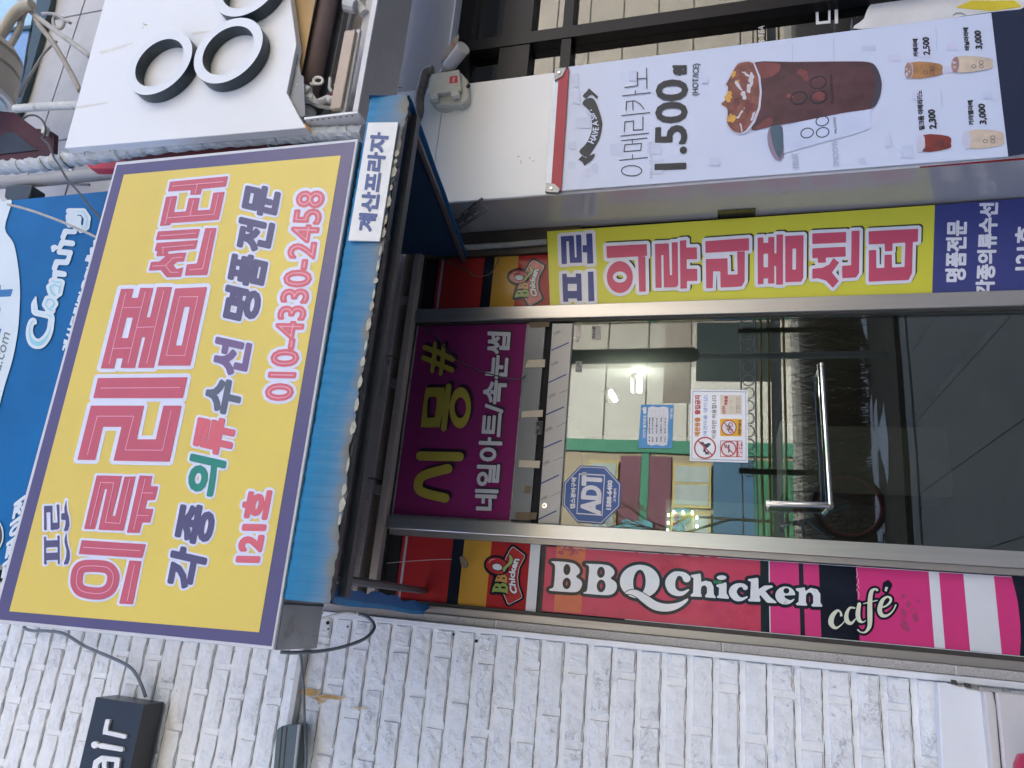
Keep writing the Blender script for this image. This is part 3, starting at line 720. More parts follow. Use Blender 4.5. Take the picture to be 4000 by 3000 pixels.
pro = tr(T_, [poly([(680, 778), (706, 776), (706, 838), (890, 830), (885, 760), (915, 760), (918, 1198), (893, 1198), (893, 1130), (712, 1138), (722, 1200), (680, 1205)], [(708, 942), (708, 1030), (890, 1020), (890, 932)]),
              poly(sm([(1025, 720), (1000, 800), (1000, 880), (1025, 980), (1020, 1090), (985, 1198), (1015, 1200), (1045, 1195), (1075, 1110), (1070, 1000), (1040, 890), (1025, 800)], 3)),
              poly([(680, 303), (805, 298), (808, 565), (890, 560), (872, 280), (912, 280), (915, 640), (890, 662), (782, 672), (778, 395), (710, 400), (718, 675), (680, 672)]),
              poly([(1025, 205), (1000, 300), (992, 345), (1000, 410), (945, 420), (945, 512), (1015, 520), (1010, 590), (985, 688), (1045, 682), (1070, 600), (1060, 480), (1030, 380), (1022, 290)])])
lettering([pro], SY-0.002, [(8, Wh, 0.8), (0.5, Dk, 1.8)], sg, 'small_lettering', h=2.4)
def row(items, bold, halo=9):
    allg = []
    for ch, cx, cy, W, H, m in items: allg += gly(ch, cx, cy, W-2*bold-4, H-2*bold-4)
    lettering([allg], SY-0.002, [(bold+halo, Wh, 0.8)], sg, 'lettering_outline', h=3.0)
    done = {}
    for it in items: done.setdefault(it[5].name, []).append(it)
    for k, its in done.items():
        g = []
        for ch, cx, cy, W, H, m in its: g += gly(ch, cx, cy, W-2*bold-4, H-2*bold-4)
        lettering([g], SY-0.002, [(bold, its[0][5], 1.9)], sg, 'service_lettering', h=2.2)
row([('각', 729, 2220, 165, 150, Dk), ('종', 764, 2048, 160, 150, Dk), ('의', 801, 1860, 155, 150, Grn), ('류', 838, 1701, 150, 160, R2), ('수', 872, 1548, 142, 145, Gry), ('선', 902, 1395, 145, 150, Vio),
     ('명', 943, 1190, 135, 152, Dk), ('품', 968, 1055, 128, 150, Dk), ('전', 994, 919, 130, 148, Dk), ('문', 1020, 783, 122, 146, Dk)], 7.5)
lettering(text('010-4330-2458', (1137, 1562), (1267, 750), (1036, 1560)), SY-0.002, [(18, Wh, 0.8), (6, R2, 1.8), (-4.2, Pink, 2.6)], sg, 'phone_number', h=2.2)
lettering(text('121호', (1008, 2192), (1060, 1922), (912, 2190)), SY-0.002, [(18, Wh, 0.8), (7.5, R2, 1.8)], sg, 'unit_number', h=2.2)

# ================================================================== BLUE AWNING
AX0, AX1, AYF = -0.035, 1.672, -1.2
aw = thing('blue_awning', 'faded blue canvas awning box with torn lower edge under the yellow signboard', 'awning', (0.82, -0.6, 2.6))
# worn canvas: vertical pleat lines and a greyed zone on the front
def canvas():
    m = bpy.data.materials.new('worn_canvas'); m.use_nodes = True; t = m.node_tree; N = t.nodes; L = t.links; b = N['Principled BSDF']; b.inputs['Roughness'].default_value = 0.5
    tc = N.new('ShaderNodeTexCoord'); sx = N.new('ShaderNodeSeparateXYZ'); L.new(tc.outputs['Object'], sx.inputs[0])
    n = N.new('ShaderNodeTexNoise'); n.inputs['Scale'].default_value = 2.2; n.inputs['Detail'].default_value = 7; L.new(tc.outputs['Object'], n.inputs[0])
    def math_(op, a, b_=None):
        q = N.new('ShaderNodeMath'); q.operation = op
        for i, v_ in enumerate((a, b_)):
            if v_ is None: continue
            if isinstance(v_, (int, float)): q.inputs[i].default_value = v_
            else: L.new(v_, q.inputs[i])
        return q.outputs[0]
    # fading: strongest low on the panel
    zf = math_('MULTIPLY', math_('SUBTRACT', 0.083, sx.outputs[2]), 9.0)
    f = math_('ADD', zf, math_('MULTIPLY', math_('SUBTRACT', n.outputs[0], 0.55), 2.6)); f = math_('MINIMUM', math_('MAXIMUM', f, 0.0), 0.85)
    wv = N.new('ShaderNodeTexWave'); wv.wave_type = 'BANDS'; wv.bands_direction = 'X'; wv.inputs['Scale'].default_value = 9.0; wv.inputs['Distortion'].default_value = 1.2; wv.inputs['Detail'].default_value = 3; wv.inputs['Detail Scale'].default_value = 1.0
    L.new(tc.outputs['Object'], wv.inputs[0])
    cr = N.new('ShaderNodeValToRGB'); cr.color_ramp.elements[0].position = 0.0; cr.color_ramp.elements[0].color = (0.55, 0.55, 0.55, 1); cr.color_ramp.elements[1].position = 0.06; cr.color_ramp.elements[1].color = (1, 1, 1, 1)
    L.new(wv.outputs[1], cr.inputs[0])
    mx = N.new('ShaderNodeMix'); mx.data_type = 'RGBA'; mx.inputs[6].default_value = (0.006, 0.17, 0.33, 1); mx.inputs[7].default_value = (0.15, 0.205, 0.27, 1); L.new(f, mx.inputs[0])
    m2 = N.new('ShaderNodeMix'); m2.data_type = 'RGBA'; m2.blend_type = 'MULTIPLY'; m2.inputs[0].default_value = 0.3; L.new(mx.outputs[2], m2.inputs[6]); L.new(cr.outputs[0], m2.inputs[7])
    # grey worn band at the very bottom
    n5 = N.new('ShaderNodeTexNoise'); n5.inputs['Scale'].default_value = 11; n5.inputs['Detail'].default_value = 8; L.new(tc.outputs['Object'], n5.inputs[0])
    g = math_('ADD', math_('MULTIPLY', math_('SUBTRACT', 0.006, sx.outputs[2]), 26.0), math_('MULTIPLY', math_('SUBTRACT', n5.outputs[0], 0.5), 3.6)); g = math_('MINIMUM', math_('MAXIMUM', g, 0.0), 1.0)
    m3 = N.new('ShaderNodeMix'); m3.data_type = 'RGBA'; L.new(g, m3.inputs[0]); L.new(m2.outputs[2], m3.inputs[6]); m3.inputs[7].default_value = (0.17, 0.165, 0.14, 1)
    L.new(m3.outputs[2], b.inputs['Base Color'])
    bp = N.new('ShaderNodeBump'); bp.inputs['Strength'].default_value = 0.12; bp.inputs['Distance'].default_value = 0.002; L.new(wv.outputs[1], bp.inputs['Height']); L.new(bp.outputs[0], b.inputs['Normal'])
    return m
cv_m = canvas()
# front cover with an uneven lower edge and a rounded top
zt_, zb2 = 2.727, 2.575
nx = 150; rows = [(zt_+0.004, 0.03), (zt_, 0.008), (zt_-0.012, 0.0), (zt_-0.05, 0.0), (zt_-0.1, 0.001), (zb2+0.012, 0.0), (zb2, 0.003)]
random.seed(11); v = []; f = []
low = [0.0]
for i in range(nx+1): low.append(low[-1]*0.7+random.uniform(-0.0028, 0.0028))
for k, (zz, dy) in enumerate(rows):
    for i in range(nx+1):
        x = AX0+(AX1-AX0)*i/nx
        v.append((x, AYF+dy+0.0018*math.sin(i*1.9+k)+0.001*math.sin(i*0.7), zz+(low[i]*1.6 if k == len(rows)-1 else 0)+(0.012*math.sin(3.14*i/nx) if k > 4 else 0)))
for k in range(len(rows)-1):
    for i in range(nx): f.append((k*(nx+1)+i, k*(nx+1)+i+1, (k+1)*(nx+1)+i+1, (k+1)*(nx+1)+i))
mob('front_cover', v, f, cv_m, aw, smooth=True)
# torn lining showing along the lower edge
mb = MB(); lining = M('torn_lining', (0.42, 0.40, 0.32), 0.9, var=0.25, vs=60)
x = 0.18
while x < 1.45:
    L_ = random.uniform(0.015, 0.05); h_ = random.uniform(0.004, 0.011); zq = zb2+0.009*math.sin(3.14*(x-AX0)/(AX1-AX0))+0.001
    pts = [(x, zq+h_*0.6), (x+L_*0.2, zq-h_*0.6), (x+L_*0.6, zq-h_*random.uniform(0.5, 1.2)), (x+L_, zq+0.0), (x+L_*0.8, zq+h_), (x+L_*0.35, zq+h_*1.2)]
    mb.add([(a, AYF-0.004, b) for a, b in pts], [tuple(range(6))]); x += L_+random.uniform(0.0, 0.03) * (3 if x < 0.35 else 1)
mb.out('torn_lining', lining, aw, kind='stuff')
# roof sheet, underside
mob('roof_canvas', [(AX0, AYF+0.02, 2.722), (AX1, AYF+0.02, 2.722), (AX1, -0.02, 3.24), (AX0, -0.02, 3.24), (AX0, AYF+0.02, 2.716), (AX1, AYF+0.02, 2.716), (AX1, -0.02, 3.234), (AX0, -0.02, 3.234)], BF, blue_shade, aw)
# right gable: blue cloth, its shade put into the colour, with a bright hem
gc = [PX(x, y, AX1) for x, y in ((1600, 375), (1829, 1006), (1534, 990), (1440, 372))]
mob('gable_cloth', gc+[(p[0]+0.004, p[1], p[2]) for p in gc], [(0, 1, 2, 3), (7, 6, 5, 4), (0, 4, 5, 1), (1, 5, 6, 2), (2, 6, 7, 3), (3, 7, 4, 0)], blue_shade, aw)
hm = [PX(x, y, AX1-0.004) for x, y in ((1599, 372), (1612, 395), (1640, 470), (1672, 560), (1706, 660), (1740, 750), (1773, 850), (1800, 925), (1829, 1008), (1804, 1008), (1775, 920), (1745, 850), (1712, 762), (1680, 680), (1648, 600), (1620, 520), (1600, 440), (1592, 400))]
n = len(hm)
mob('hem', hm+[(p[0]-0.004, p[1], p[2]) for p in hm], [tuple(range(n)), tuple(range(2*n-1, n-1, -1))]+[(i, i+n, (i+1) % n+n, (i+1) % n) for i in range(n)], M('awning_hem', (0.015, 0.13, 0.34), 0.45, var=0.1), aw)
# left scalloped valance
def vy(x): return -1.17+(x-1300)/(1672-1300)*1.13
lo = [(730, 560), (800, 590), (900, 612), (1050, 630), (1200, 640), (1350, 650), (1500, 660), (1640, 690), (1760, 712), (1900, 732), (2050, 738)]
mi_ = [(752, 500), (840, 505), (930, 522), (1050, 540), (1200, 565), (1350, 585), (1500, 600), (1640, 630), (1760, 655), (1900, 680), (2060, 690)]
hi = [(815, 285), (890, 310), (965, 345), (1040, 398), (1160, 395), (1235, 448), (1300, 405), (1440, 422), (1520, 460), (1650, 458), (1745, 548), (1800, 550), (1910, 532), (2000, 580), (2095, 592), (2150, 640)]
def res(pl, n=30):
    c = catmull(pl, 8); c = np.array(c); d = np.r_[0, np.cumsum(np.hypot(*np.diff(c, axis=0).T))]; t = np.linspace(0, d[-1], n)
    return np.stack((np.interp(t, d, c[:, 0]), np.interp(t, d, c[:, 1])), 1)
NV = 72
lo_, mid_, hi_ = res(lo, NV), res(mi_, NV), res(hi, NV)
v = []; 
for row_, dz in ((lo_, 0), (mid_, 0.0), (hi_, 0)):
    for a, b in row_:
        X, Yp = 1100+a/3.687, 2200+b/3.687; v.append(P(X, Yp, vy(X)))
f = []; mi = []
for k in range(2):
    for i in range(NV-1): f.append((k*NV+i, k*NV+i+1, (k+1)*NV+i+1, (k+1)*NV+i)); mi.append(k)
mob('scalloped_valance', v, f, [M('valance_top', (0.02, 0.26, 0.55), 0.45, var=0.12, vs=10, dirt=(0.1, 0.14, 0.18), ds=9, dlo=0.6, dhi=0.8), M('valance_side', (0.012, 0.13, 0.36), 0.5, var=0.2, vs=14)], aw, midx=mi, smooth=False)
tb = M('dark_tube', (0.09, 0.09, 0.095), 0.45, metal=0.3)
a = P(1468, 1500, -1.1)
box('frame_tube', AX0+0.02, AX1-0.02, -1.115, -1.085, a[2]-0.013, a[2]+0.013, tb, aw)
box('frame_tube', AX0+0.01, AX1-0.01, AYF+0.012, AYF+0.04, 2.585, 2.615, tb, aw)
for X in (AX0+0.02, AX1-0.03):
    mb = MB(); mb.bar((X+(0.05 if X < 0.5 else 0), AYF+0.03, 2.60), (X+(0.05 if X < 0.5 else 0), -0.01, 2.79), 0.014, 6); mb.out('side_tube', tb, aw)

# name plate on the awning front
npl = thing('name_plate', 'white acrylic plate with blue building name fixed to the awning front', 'sign', (1.4, AYF, 2.65))
slab('plate', [(1438, 479), (1555, 477), (1483, 941), (1360, 939)], -1.212, 0.006, M('acrylic_white', (0.70, 0.70, 0.68), 0.3, var=0.05, vs=4, dirt=(0.6, 0.58, 0.54), ds=5), npl)
NB = M('name_blue', C(62, 84, 140), 0.4)
FN = (1100, 380, 3.95)
nm = tr(FN, [poly([(1380, 600), (1388, 575), (1668, 572), (1665, 615), (1520, 618)]),])
lettering(text('계산프라자', (1462, 903), (1517, 522), (1397, 899)), -1.2125, [(3.6, NB, 0.8)], npl, 'lettering', h=1.8)

# ================================================================== LOWER YELLOW BANNER
yb = thing('vertical_banner', 'yellow and navy vinyl banner with vertical lettering right of the door', 'banner', (1.6, -0.02, 0.5))
Ylem = M('banner_yellow', C(214, 212, 64), 0.38, var=0.04, vs=1.5)
Nav = M('banner_navy', C(60, 68, 132), 0.38, var=0.05, vs=2)
YB = -0.022
# a sheet with the slight buckle of vinyl
def warpsheet(name, q, Y, m, parent, n=24, mm=18, amp=0.002, ph=0.0):
    (ax, ay), (bx_, by), (cx, cy), (dx, dy) = q   # TL, TR, BR, BL in px order around
    v = []; f = []
    for j in range(mm+1):
        for i in range(n+1):
            s, t = i/n, j/mm
            x = (ax*(1-s)+bx_*s)*(1-t)+(dx*(1-s)+cx*s)*t; y = (ay*(1-s)+by*s)*(1-t)+(dy*(1-s)+cy*s)*t
            p = P(x, y, Y); v.append((p[0], Y+amp*math.sin(6*s+ph+2*t)*math.sin(5*t+ph*2)*0.5+amp*0.0, p[2]))
    for j in range(mm):
        for i in range(n): f.append((j*(n+1)+i, j*(n+1)+i+1, (j+1)*(n+1)+i+1, (j+1)*(n+1)+i))
    return mob(name, v, f, m, parent, smooth=True)
warpsheet('yellow_sheet', [(2137, 904), (3652, 801), (3640.6, 1158), (2149, 1206.6)], YB, Ylem, yb, amp=0.001)
warpsheet('navy_sheet', [(3652, 801), (4060, 769), (4060, 1144.5), (3640.6, 1158)], YB, Nav, yb, amp=0.001)
Bl = M('banner_blue', C(50, 62, 135), 0.4); Br = M('banner_red', C(200, 78, 108), 0.4, var=0.03); Sh = M('banner_shadow', C(45, 55, 25), 0.5); Wy = M('banner_white', C(226, 228, 238), 0.4)
Z7 = (2000, 750, 2.212); Z8 = (3000, 750, 2.212)
pf = tr(Z7, [poly([(433, 708), (472, 705), (474, 735), (552, 735), (550, 703), (598, 705), (605, 940), (563, 942), (562, 920), (485, 920), (487, 948), (443, 948)], [(482, 793), (482, 855), (560, 855), (560, 793)]),
             poly([(655, 690), (703, 687), (712, 942), (660, 945)]),
             stroke([(452, 622), (445, 405), (512, 400), (522, 590), (582, 588), (575, 370)], 46), poly([(640, 360), (693, 357), (703, 617), (650, 620), (648, 522), (610, 522), (610, 460), (645, 460)])])
lettering(pf, YB-0.002, [(13, Wy, 0.8), (0, Bl, 1.8)], yb, 'name_lettering', h=2.6)
bigy = tr(Z7, [poly(ell(932, 735, 113, 138), ell(932, 735, 60, 48)), poly([(1090, 560), (1152, 557), (1157, 860), (1098, 862)]), poly([(815, 468), (1165, 450), (1168, 552), (820, 572)]),
               poly([(1235, 448), (1355, 443), (1365, 718), (1383, 718), (1380, 435), (1432, 433), (1437, 800), (1420, 822), (1312, 825), (1308, 545), (1290, 545), (1293, 828), (1240, 828)]),
               poly([(1450, 420), (1507, 415), (1507, 480), (1597, 478), (1600, 580), (1510, 582), (1510, 665), (1600, 662), (1602, 768), (1512, 770), (1512, 832), (1455, 835)]),
               poly([(1675, 580), (1862, 572), (1865, 715), (1950, 712), (1945, 515), (2012, 512), (2010, 770), (1985, 815), (1940, 820), (1802, 825), (1800, 685), (1738, 685), (1735, 830), (1678, 832)]),
               poly([(1670, 425), (2048, 398), (2048, 505), (1672, 527)])]) + \
       tr(Z8, [poly([(-90, 394), (-40, 392), (-40, 440), (2, 438), (2, 390), (55, 388), (55, 530), (73, 530), (73, 368), (130, 366), (130, 800), (70, 802), (70, 640), (55, 640), (55, 790), (0, 792), (0, 745), (-38, 747), (-38, 795), (-88, 797)], [(-38, 535), (-38, 650), (0, 650), (0, 533)]),
               poly([(148, 380), (308, 373), (305, 740), (285, 775), (150, 780)], [(212, 490), (243, 488), (241, 670), (210, 672)]),
               poly([(383, 663), (470, 655), (530, 625), (565, 570), (615, 610), (553, 695), (612, 770), (560, 828), (500, 765), (430, 745), (383, 750)]),
               poly([(383, 487), (670, 473), (672, 558), (500, 567), (500, 610), (432, 612), (430, 570), (383, 572)]), poly([(383, 358), (675, 345), (675, 437), (383, 450)]),
               poly([(640, 638), (718, 632), (722, 337), (792, 333), (787, 700), (760, 738), (642, 745)]),
               poly([(870, 340), (1298, 317), (1295, 430), (1252, 432), (1245, 700), (1215, 760), (870, 775), (872, 503), (935, 500), (937, 658), (1005, 655), (1007, 543), (1070, 540), (1072, 653), (1180, 647), (1187, 437), (1077, 443), (1075, 510), (1010, 513), (1008, 448), (870, 453)])])
lettering(bigy, YB-0.002, [(13, Sh, 0.6, (6, -6)), (13, Wy, 1.4), (0, Br, 2.2)], yb, 'large_lettering', h=2.8)
Z34 = (3400, 600, 3.687)
lettering(text('명품전문', (3770, 1098), (3776, 864), (3694, 1099)), YB-0.002, [(3.3, Wy, 1.0)], yb, 'service_lettering', h=1.9)
lettering(text('각종의류수선', (3881, 1150), (3898, 794), (3812, 1151)), YB-0.002, [(3.3, Wy, 1.0)], yb, 'service_lettering', h=1.9)
lettering(text('121호', (4024, 1052), (4036, 884), (3958, 1054)), YB-0.002, [(3.0, Wy, 1.0)], yb, 'unit_number', h=2.4)

# ================================================================== PURPLE TRANSOM SIGN
ps = thing('transom_sign', 'purple sign panel with olive and white raised letters over the door', 'sign', (0.82, 0, 2.43))
mag = M('magenta_panel', (0.215, 0.022, 0.115), 0.14, var=0.1, vs=2, coat=0.4)
mob('panel', boxv(0.362, 1.294, -0.012, 0.0, 2.432, 2.99), BF, mag, ps)
mob('panel_edge', [(0.3525, -0.006, 2.425), (1.3045, -0.006, 2.425), (1.3045, -0.006, 3.001), (0.3525, -0.006, 3.001)], [(0, 1, 2, 3)], M('edge_white', (0.45, 0.42, 0.43), 0.5, dirt=(0.2, 0.17, 0.16), ds=12, dlo=0.5, dhi=0.65), ps)
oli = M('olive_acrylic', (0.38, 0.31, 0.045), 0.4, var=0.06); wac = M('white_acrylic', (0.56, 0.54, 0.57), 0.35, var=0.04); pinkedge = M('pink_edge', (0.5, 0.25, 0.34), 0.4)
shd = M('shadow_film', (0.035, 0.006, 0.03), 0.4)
F62 = (1000, 1500, 2.212); FH = (1500, 1150, 3.687)
ol = tr(F62, [scaps([(1630, 985, 41), (1440, 935, 40), (1400, 870, 38), (1450, 790, 40), (1655, 732, 41)]), caps([(1422, 622, 40), (1755, 628, 40)]),
              poly(sm([(1425, 350), (1440, 372), (1560, 372), (1592, 345), (1630, 60), (1600, 32), (1490, 32), (1462, 60)], 3), sm([(1478, 285), (1482, 150), (1500, 115), (1548, 112), (1560, 135), (1545, 275), (1520, 290), (1490, 290)], 3)),
              caps([(1665, 20, 24), (1642, 200, 26), (1622, 385, 24)]), caps([(1590, 200, 28), (1640, 200, 32)]), poly(ell(1765, 205, 92, 178, 0.03), ell(1765, 205, 50, 90, 0.03))]) + \
     tr(FH, [caps([(590, 765, 37), (800, 840, 42), (985, 935, 38)]), caps([(575, 915, 37), (975, 1088, 38)]), caps([(735, 702, 26), (725, 880, 34), (692, 1108, 27)]), caps([(858, 735, 24), (850, 900, 34), (815, 1142, 27)])])
ps_y = -0.012
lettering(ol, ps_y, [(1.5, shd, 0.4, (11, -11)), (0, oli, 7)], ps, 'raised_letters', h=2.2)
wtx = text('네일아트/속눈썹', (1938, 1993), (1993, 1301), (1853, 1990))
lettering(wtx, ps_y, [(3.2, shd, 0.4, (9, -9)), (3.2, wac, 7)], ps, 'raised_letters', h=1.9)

# ================================================================== SIDE PANELS with printed film
def zrow(x, y=2190): return P(x, y, 0)[2]
red_d = M('film_red', (0.36, 0.028, 0.028), 0.12, var=0.08, vs=2, coat=0.12, spec=0.2); red_f = M('film_red_faded', (0.52, 0.05, 0.10), 0.2, var=0.07, vs=3, coat=0.12, dirt=(0.36, 0.025, 0.05), spec=0.2, ds=5, dlo=0.52, dhi=0.72)
pnk = M('film_pink', (0.60, 0.045, 0.19), 0.2, var=0.05, vs=3, coat=0.12, dirt=(0.38, 0.025, 0.09), spec=0.2, ds=4, dlo=0.58, dhi=0.78); fblk = M('film_black', (0.012, 0.015, 0.024), 0.12, var=0.3, vs=6, coat=0.12, spec=0.2)
forg = M('film_orange', (0.50, 0.27, 0.045), 0.15, var=0.08, vs=3, coat=0.12, spec=0.2); fwht = M('film_white', (0.66, 0.67, 0.69), 0.2, var=0.03, coat=0.3, spec=0.2); fgry = M('film_grey', (0.40, 0.40, 0.42), 0.2, var=0.05, coat=0.4, spec=0.2)
fcor = M('film_coral', (0.56, 0.13, 0.06), 0.2, var=0.1, vs=8, coat=0.3, spec=0.2)
def bands(parent, XL, XR, rows, Y=0.0, name='film_band'):
    for i, (xa, xb, m) in enumerate(rows):
        za, zb_ = zrow(xa), zrow(xb)
        mob(name, [(XL, Y, zb_), (XR, Y, zb_), (XR, Y, za), (XL, Y, za)], [(0, 1, 2, 3)], m, parent)
lp = thing('left_side_panel', 'tall red and pink printed side panel left of the door', 'window panel', (0.13, 0, 0))
box('backing', -0.012, 0.268, 0.003, 0.008, 0, 3.0, black_m, lp)
bands(lp, -0.009, 0.2675, [(1556, 1562, fblk), (1562, 1573, red_d), (1573, 1582, fgry), (1582, 1762, red_d), (1762, 1806, fblk), (1806, 1914, forg), (1914, 2068, red_d), (2068, 2107, fwht), (2107, 2131, fblk)])
bands(lp, -0.004, 0.2625, [(2131, 2969, red_f), (2969, 3002, fblk), (3002, 3006, fwht), (3006, 3119, pnk), (3119, 3137, fblk), (3137, 3198, pnk), (3198, 3343, fblk), (3343, 3624, pnk), (3624, 3664, fwht), (3664, 3758, pnk), (3758, 3876, fwht), (3876, 3958, pnk), (3958, 4300, fblk)])
mob('film_edge', [(0.2625, -0.001, zrow(4300)), (0.2645, -0.001, zrow(4300)), (0.2645, -0.001, zrow(2190)), (0.2625, -0.001, zrow(2190))], [(0, 1, 2, 3)], fwht, lp)
mob('film_edge', [(-0.008, -0.001, zrow(4300)), (-0.005, -0.001, zrow(4300)), (-0.005, -0.001, zrow(2450)), (-0.008, -0.001, zrow(2450))], [(0, 1, 2, 3)], fwht, lp)
# faded patch near the top of the large red field
lettering([poly([(2176, 2118), (2290, 2124), (2270, 2395), (2164, 2388)])], -0.0004, [(0, fcor, 0.3)], lp, 'faded_patch', h=3.0)
random.seed(21)
wear = []
for i in range(26):
    wear.append(poly(blotch(2180+random.uniform(0, 95), 2128+random.uniform(0, 42), random.uniform(2, 10), random.uniform(2, 6), random.uniform(0, 3), 9)))
for i in range(30):
    wear.append(poly(blotch(2300+random.uniform(0, 600), 2150+random.uniform(-8, 22)+i*0.8, random.uniform(3, 16), random.uniform(1.5, 5), 0.1, 9)))
for i in range(14):
    wear.append(poly(blotch(2420+random.uniform(0, 60), 2340+random.uniform(0, 60), random.uniform(2, 7), random.uniform(1.5, 4), 0.1, 8)))
lettering(wear, -0.0004, [(0, M('film_scuff', (0.33, 0.03, 0.06), 0.4, var=0.2), 0.8)], lp, 'scuffed_area', kind='stuff', h=2.4)
smd = []
for i in range(9): smd.append(poly(blotch(3560+random.uniform(-40, 40), 2330+i*16, random.uniform(6, 22), random.uniform(4, 12), 1.2, 10, 0.5)))
lettering(smd, -0.0004, [(0, M('pink_smudge', (0.36, 0.03, 0.12), 0.5, var=0.2), 0.8)], lp, 'smudge', kind='stuff', h=2.6)
scr = []
for i in range(34):
    x = 3360+i*12+random.uniform(-4, 4); y = P_y = 2518+(x-3350)*0.105+random.uniform(-6, 2); scr.append(caps([(x, y, 0.9), (x+random.uniform(3, 9), y+random.uniform(3, 9), 0.4)]))
for i in range(12):
    x = 3350+random.uniform(-4, 5); y = 2220+i*10; scr.append(caps([(x, y, 0.8), (x+random.uniform(-4, 6), y+9, 0.5)]))
lettering(scr, -0.0004, [(0.2, fwht, 0.8)], lp, 'scratch', kind='stuff', h=1.6)
# torn film at the bottom
lettering(tr((3000, 2250, 2.212), [poly([(2095, -40), (2130, 100), (2165, 250), (2180, 420), (2185, 560), (2175, 690), (2260, 700), (2400, 700), (2400, -60)])]), -0.0004, [(0, fblk, 0.8)], lp, 'torn_film', h=3.0)
ZB = (2080, 2100, 2.765); ZC = (2700, 2150, 2.765)
B1 = poly(sm([(203, 257), (290, 258), (370, 265), (455, 285), (508, 340), (505, 385), (470, 420), (522, 462), (535, 512), (500, 575), (430, 590), (230, 577), (185, 570), (183, 556), (215, 545), (232, 510), (245, 330), (236, 288)], 4), ell(372, 345, 38, 60, 0.05), ell(370, 495, 45, 62, 0.05))
B2 = poly(sm([(567, 283), (670, 285), (760, 290), (835, 308), (882, 355), (880, 400), (845, 440), (897, 480), (912, 537), (880, 598), (800, 622), (600, 607), (550, 602), (556, 590), (588, 570), (604, 440), (612, 330), (598, 298)], 4), ell(740, 375, 42, 60, 0.05), ell(742, 522, 48, 68, 0.05))
Qo = poly(ell(1158, 475, 214, 182), ell(1155, 480, 68, 133, 0.05)); Qt = poly(sm([(1000, 603), (1040, 572), (1100, 562), (1180, 590), (1260, 640), (1340, 690), (1430, 715), (1520, 712), (1600, 693), (1650, 668), (1682, 657), (1670, 692), (1600, 750), (1520, 787), (1430, 799), (1330, 785), (1250, 745), (1180, 690), (1120, 640), (1060, 612)], 3))
Qcut = sub([(1000, 640), (1100, 622), (1200, 650), (1300, 720), (1450, 830), (1100, 830)])
cC = scaps([(1665, 440, 42), (1635, 405, 30), (1580, 388, 24), (1528, 410, 38), (1488, 480, 54), (1505, 560, 44), (1560, 600, 30), (1620, 602, 22), (1685, 565, 9)])
hh = poly([(1710, 405), (1770, 395), (1810, 388), (1818, 400), (1822, 480), (1870, 465), (1930, 480), (1955, 530), (1958, 610), (1980, 645), (1975, 655), (1870, 645), (1862, 630), (1885, 600), (1885, 540), (1865, 515), (1835, 520), (1820, 545), (1818, 600), (1830, 632), (1822, 640), (1710, 635), (1708, 620), (1735, 595), (1740, 440), (1712, 420)])
ii = [poly(ell(2043, 432, 52, 25)), poly([(1985, 510), (2090, 482), (2097, 500), (2095, 600), (2122, 645), (2118, 662), (2000, 652), (1988, 640), (2012, 620), (2015, 540), (1990, 530)])]
cc = scaps([(583, 402, 27), (560, 378, 20), (508, 378, 24), (462, 412, 38), (450, 460, 42), (488, 512, 34), (545, 527, 18), (602, 503, 9)])
kk = poly([(612, 310), (715, 295), (725, 310), (728, 420), (790, 380), (870, 378), (885, 395), (830, 420), (800, 440), (850, 500), (905, 545), (925, 562), (915, 570), (830, 566), (810, 555), (745, 480), (735, 500), (748, 540), (740, 555), (625, 550), (612, 535), (638, 515), (645, 340), (615, 325)])
ee = poly(ell(1017, 487, 108, 97), ell(1028, 436, 32, 30))
nn = poly([(1130, 410), (1225, 400), (1235, 440), (1290, 405), (1360, 420), (1395, 470), (1395, 560), (1418, 600), (1410, 608), (1310, 607), (1295, 590), (1318, 570), (1318, 490), (1295, 455), (1262, 455), (1240, 480), (1238, 560), (1255, 590), (1245, 598), (1140, 592), (1130, 575), (1160, 555), (1165, 450), (1132, 430)])
brand = tr(ZB, [B1, B2]) + tr(ZB, [Qo, cC, hh] + ii) + tr(ZC, [cc, kk, nn])
eS = tr(ZC, [ee, sub([(1005, 488), (1140, 482), (1135, 512), (1070, 540), (1015, 515)])])
pb = -0.0012
lettering(brand+tr(ZB, [Qt])+tr(ZC, [ee]), pb, [(12.5, fblk, 0.4)], lp, 'brand_outline', h=2.6)
brw = M('brand_white', (0.70, 0.71, 0.72), 0.25, var=0.03, coat=0.3, dirt=(0.42, 0.41, 0.38), ds=14, dlo=0.6, dhi=0.72)
lettering(brand, pb, [(0, brw, 1.2)], lp, 'brand_lettering', h=2.0)
lettering(eS, pb, [(0, brw, 1.2)], lp, 'brand_lettering', h=2.0)
lettering(tr(ZB, [Qt]), pb, [(3.2, fblk, 1.7), (0, brw, 2.4)], lp, 'brand_tail', h=1.8)
lettering(tr(ZB, [poly([(1950, 465), (2035, 462), (2055, 500), (1960, 495)])]), pb, [(0, M('green_scrap', C(20, 110, 80), 0.5), 2.6)], lp, 'green_scrap', h=1.6)
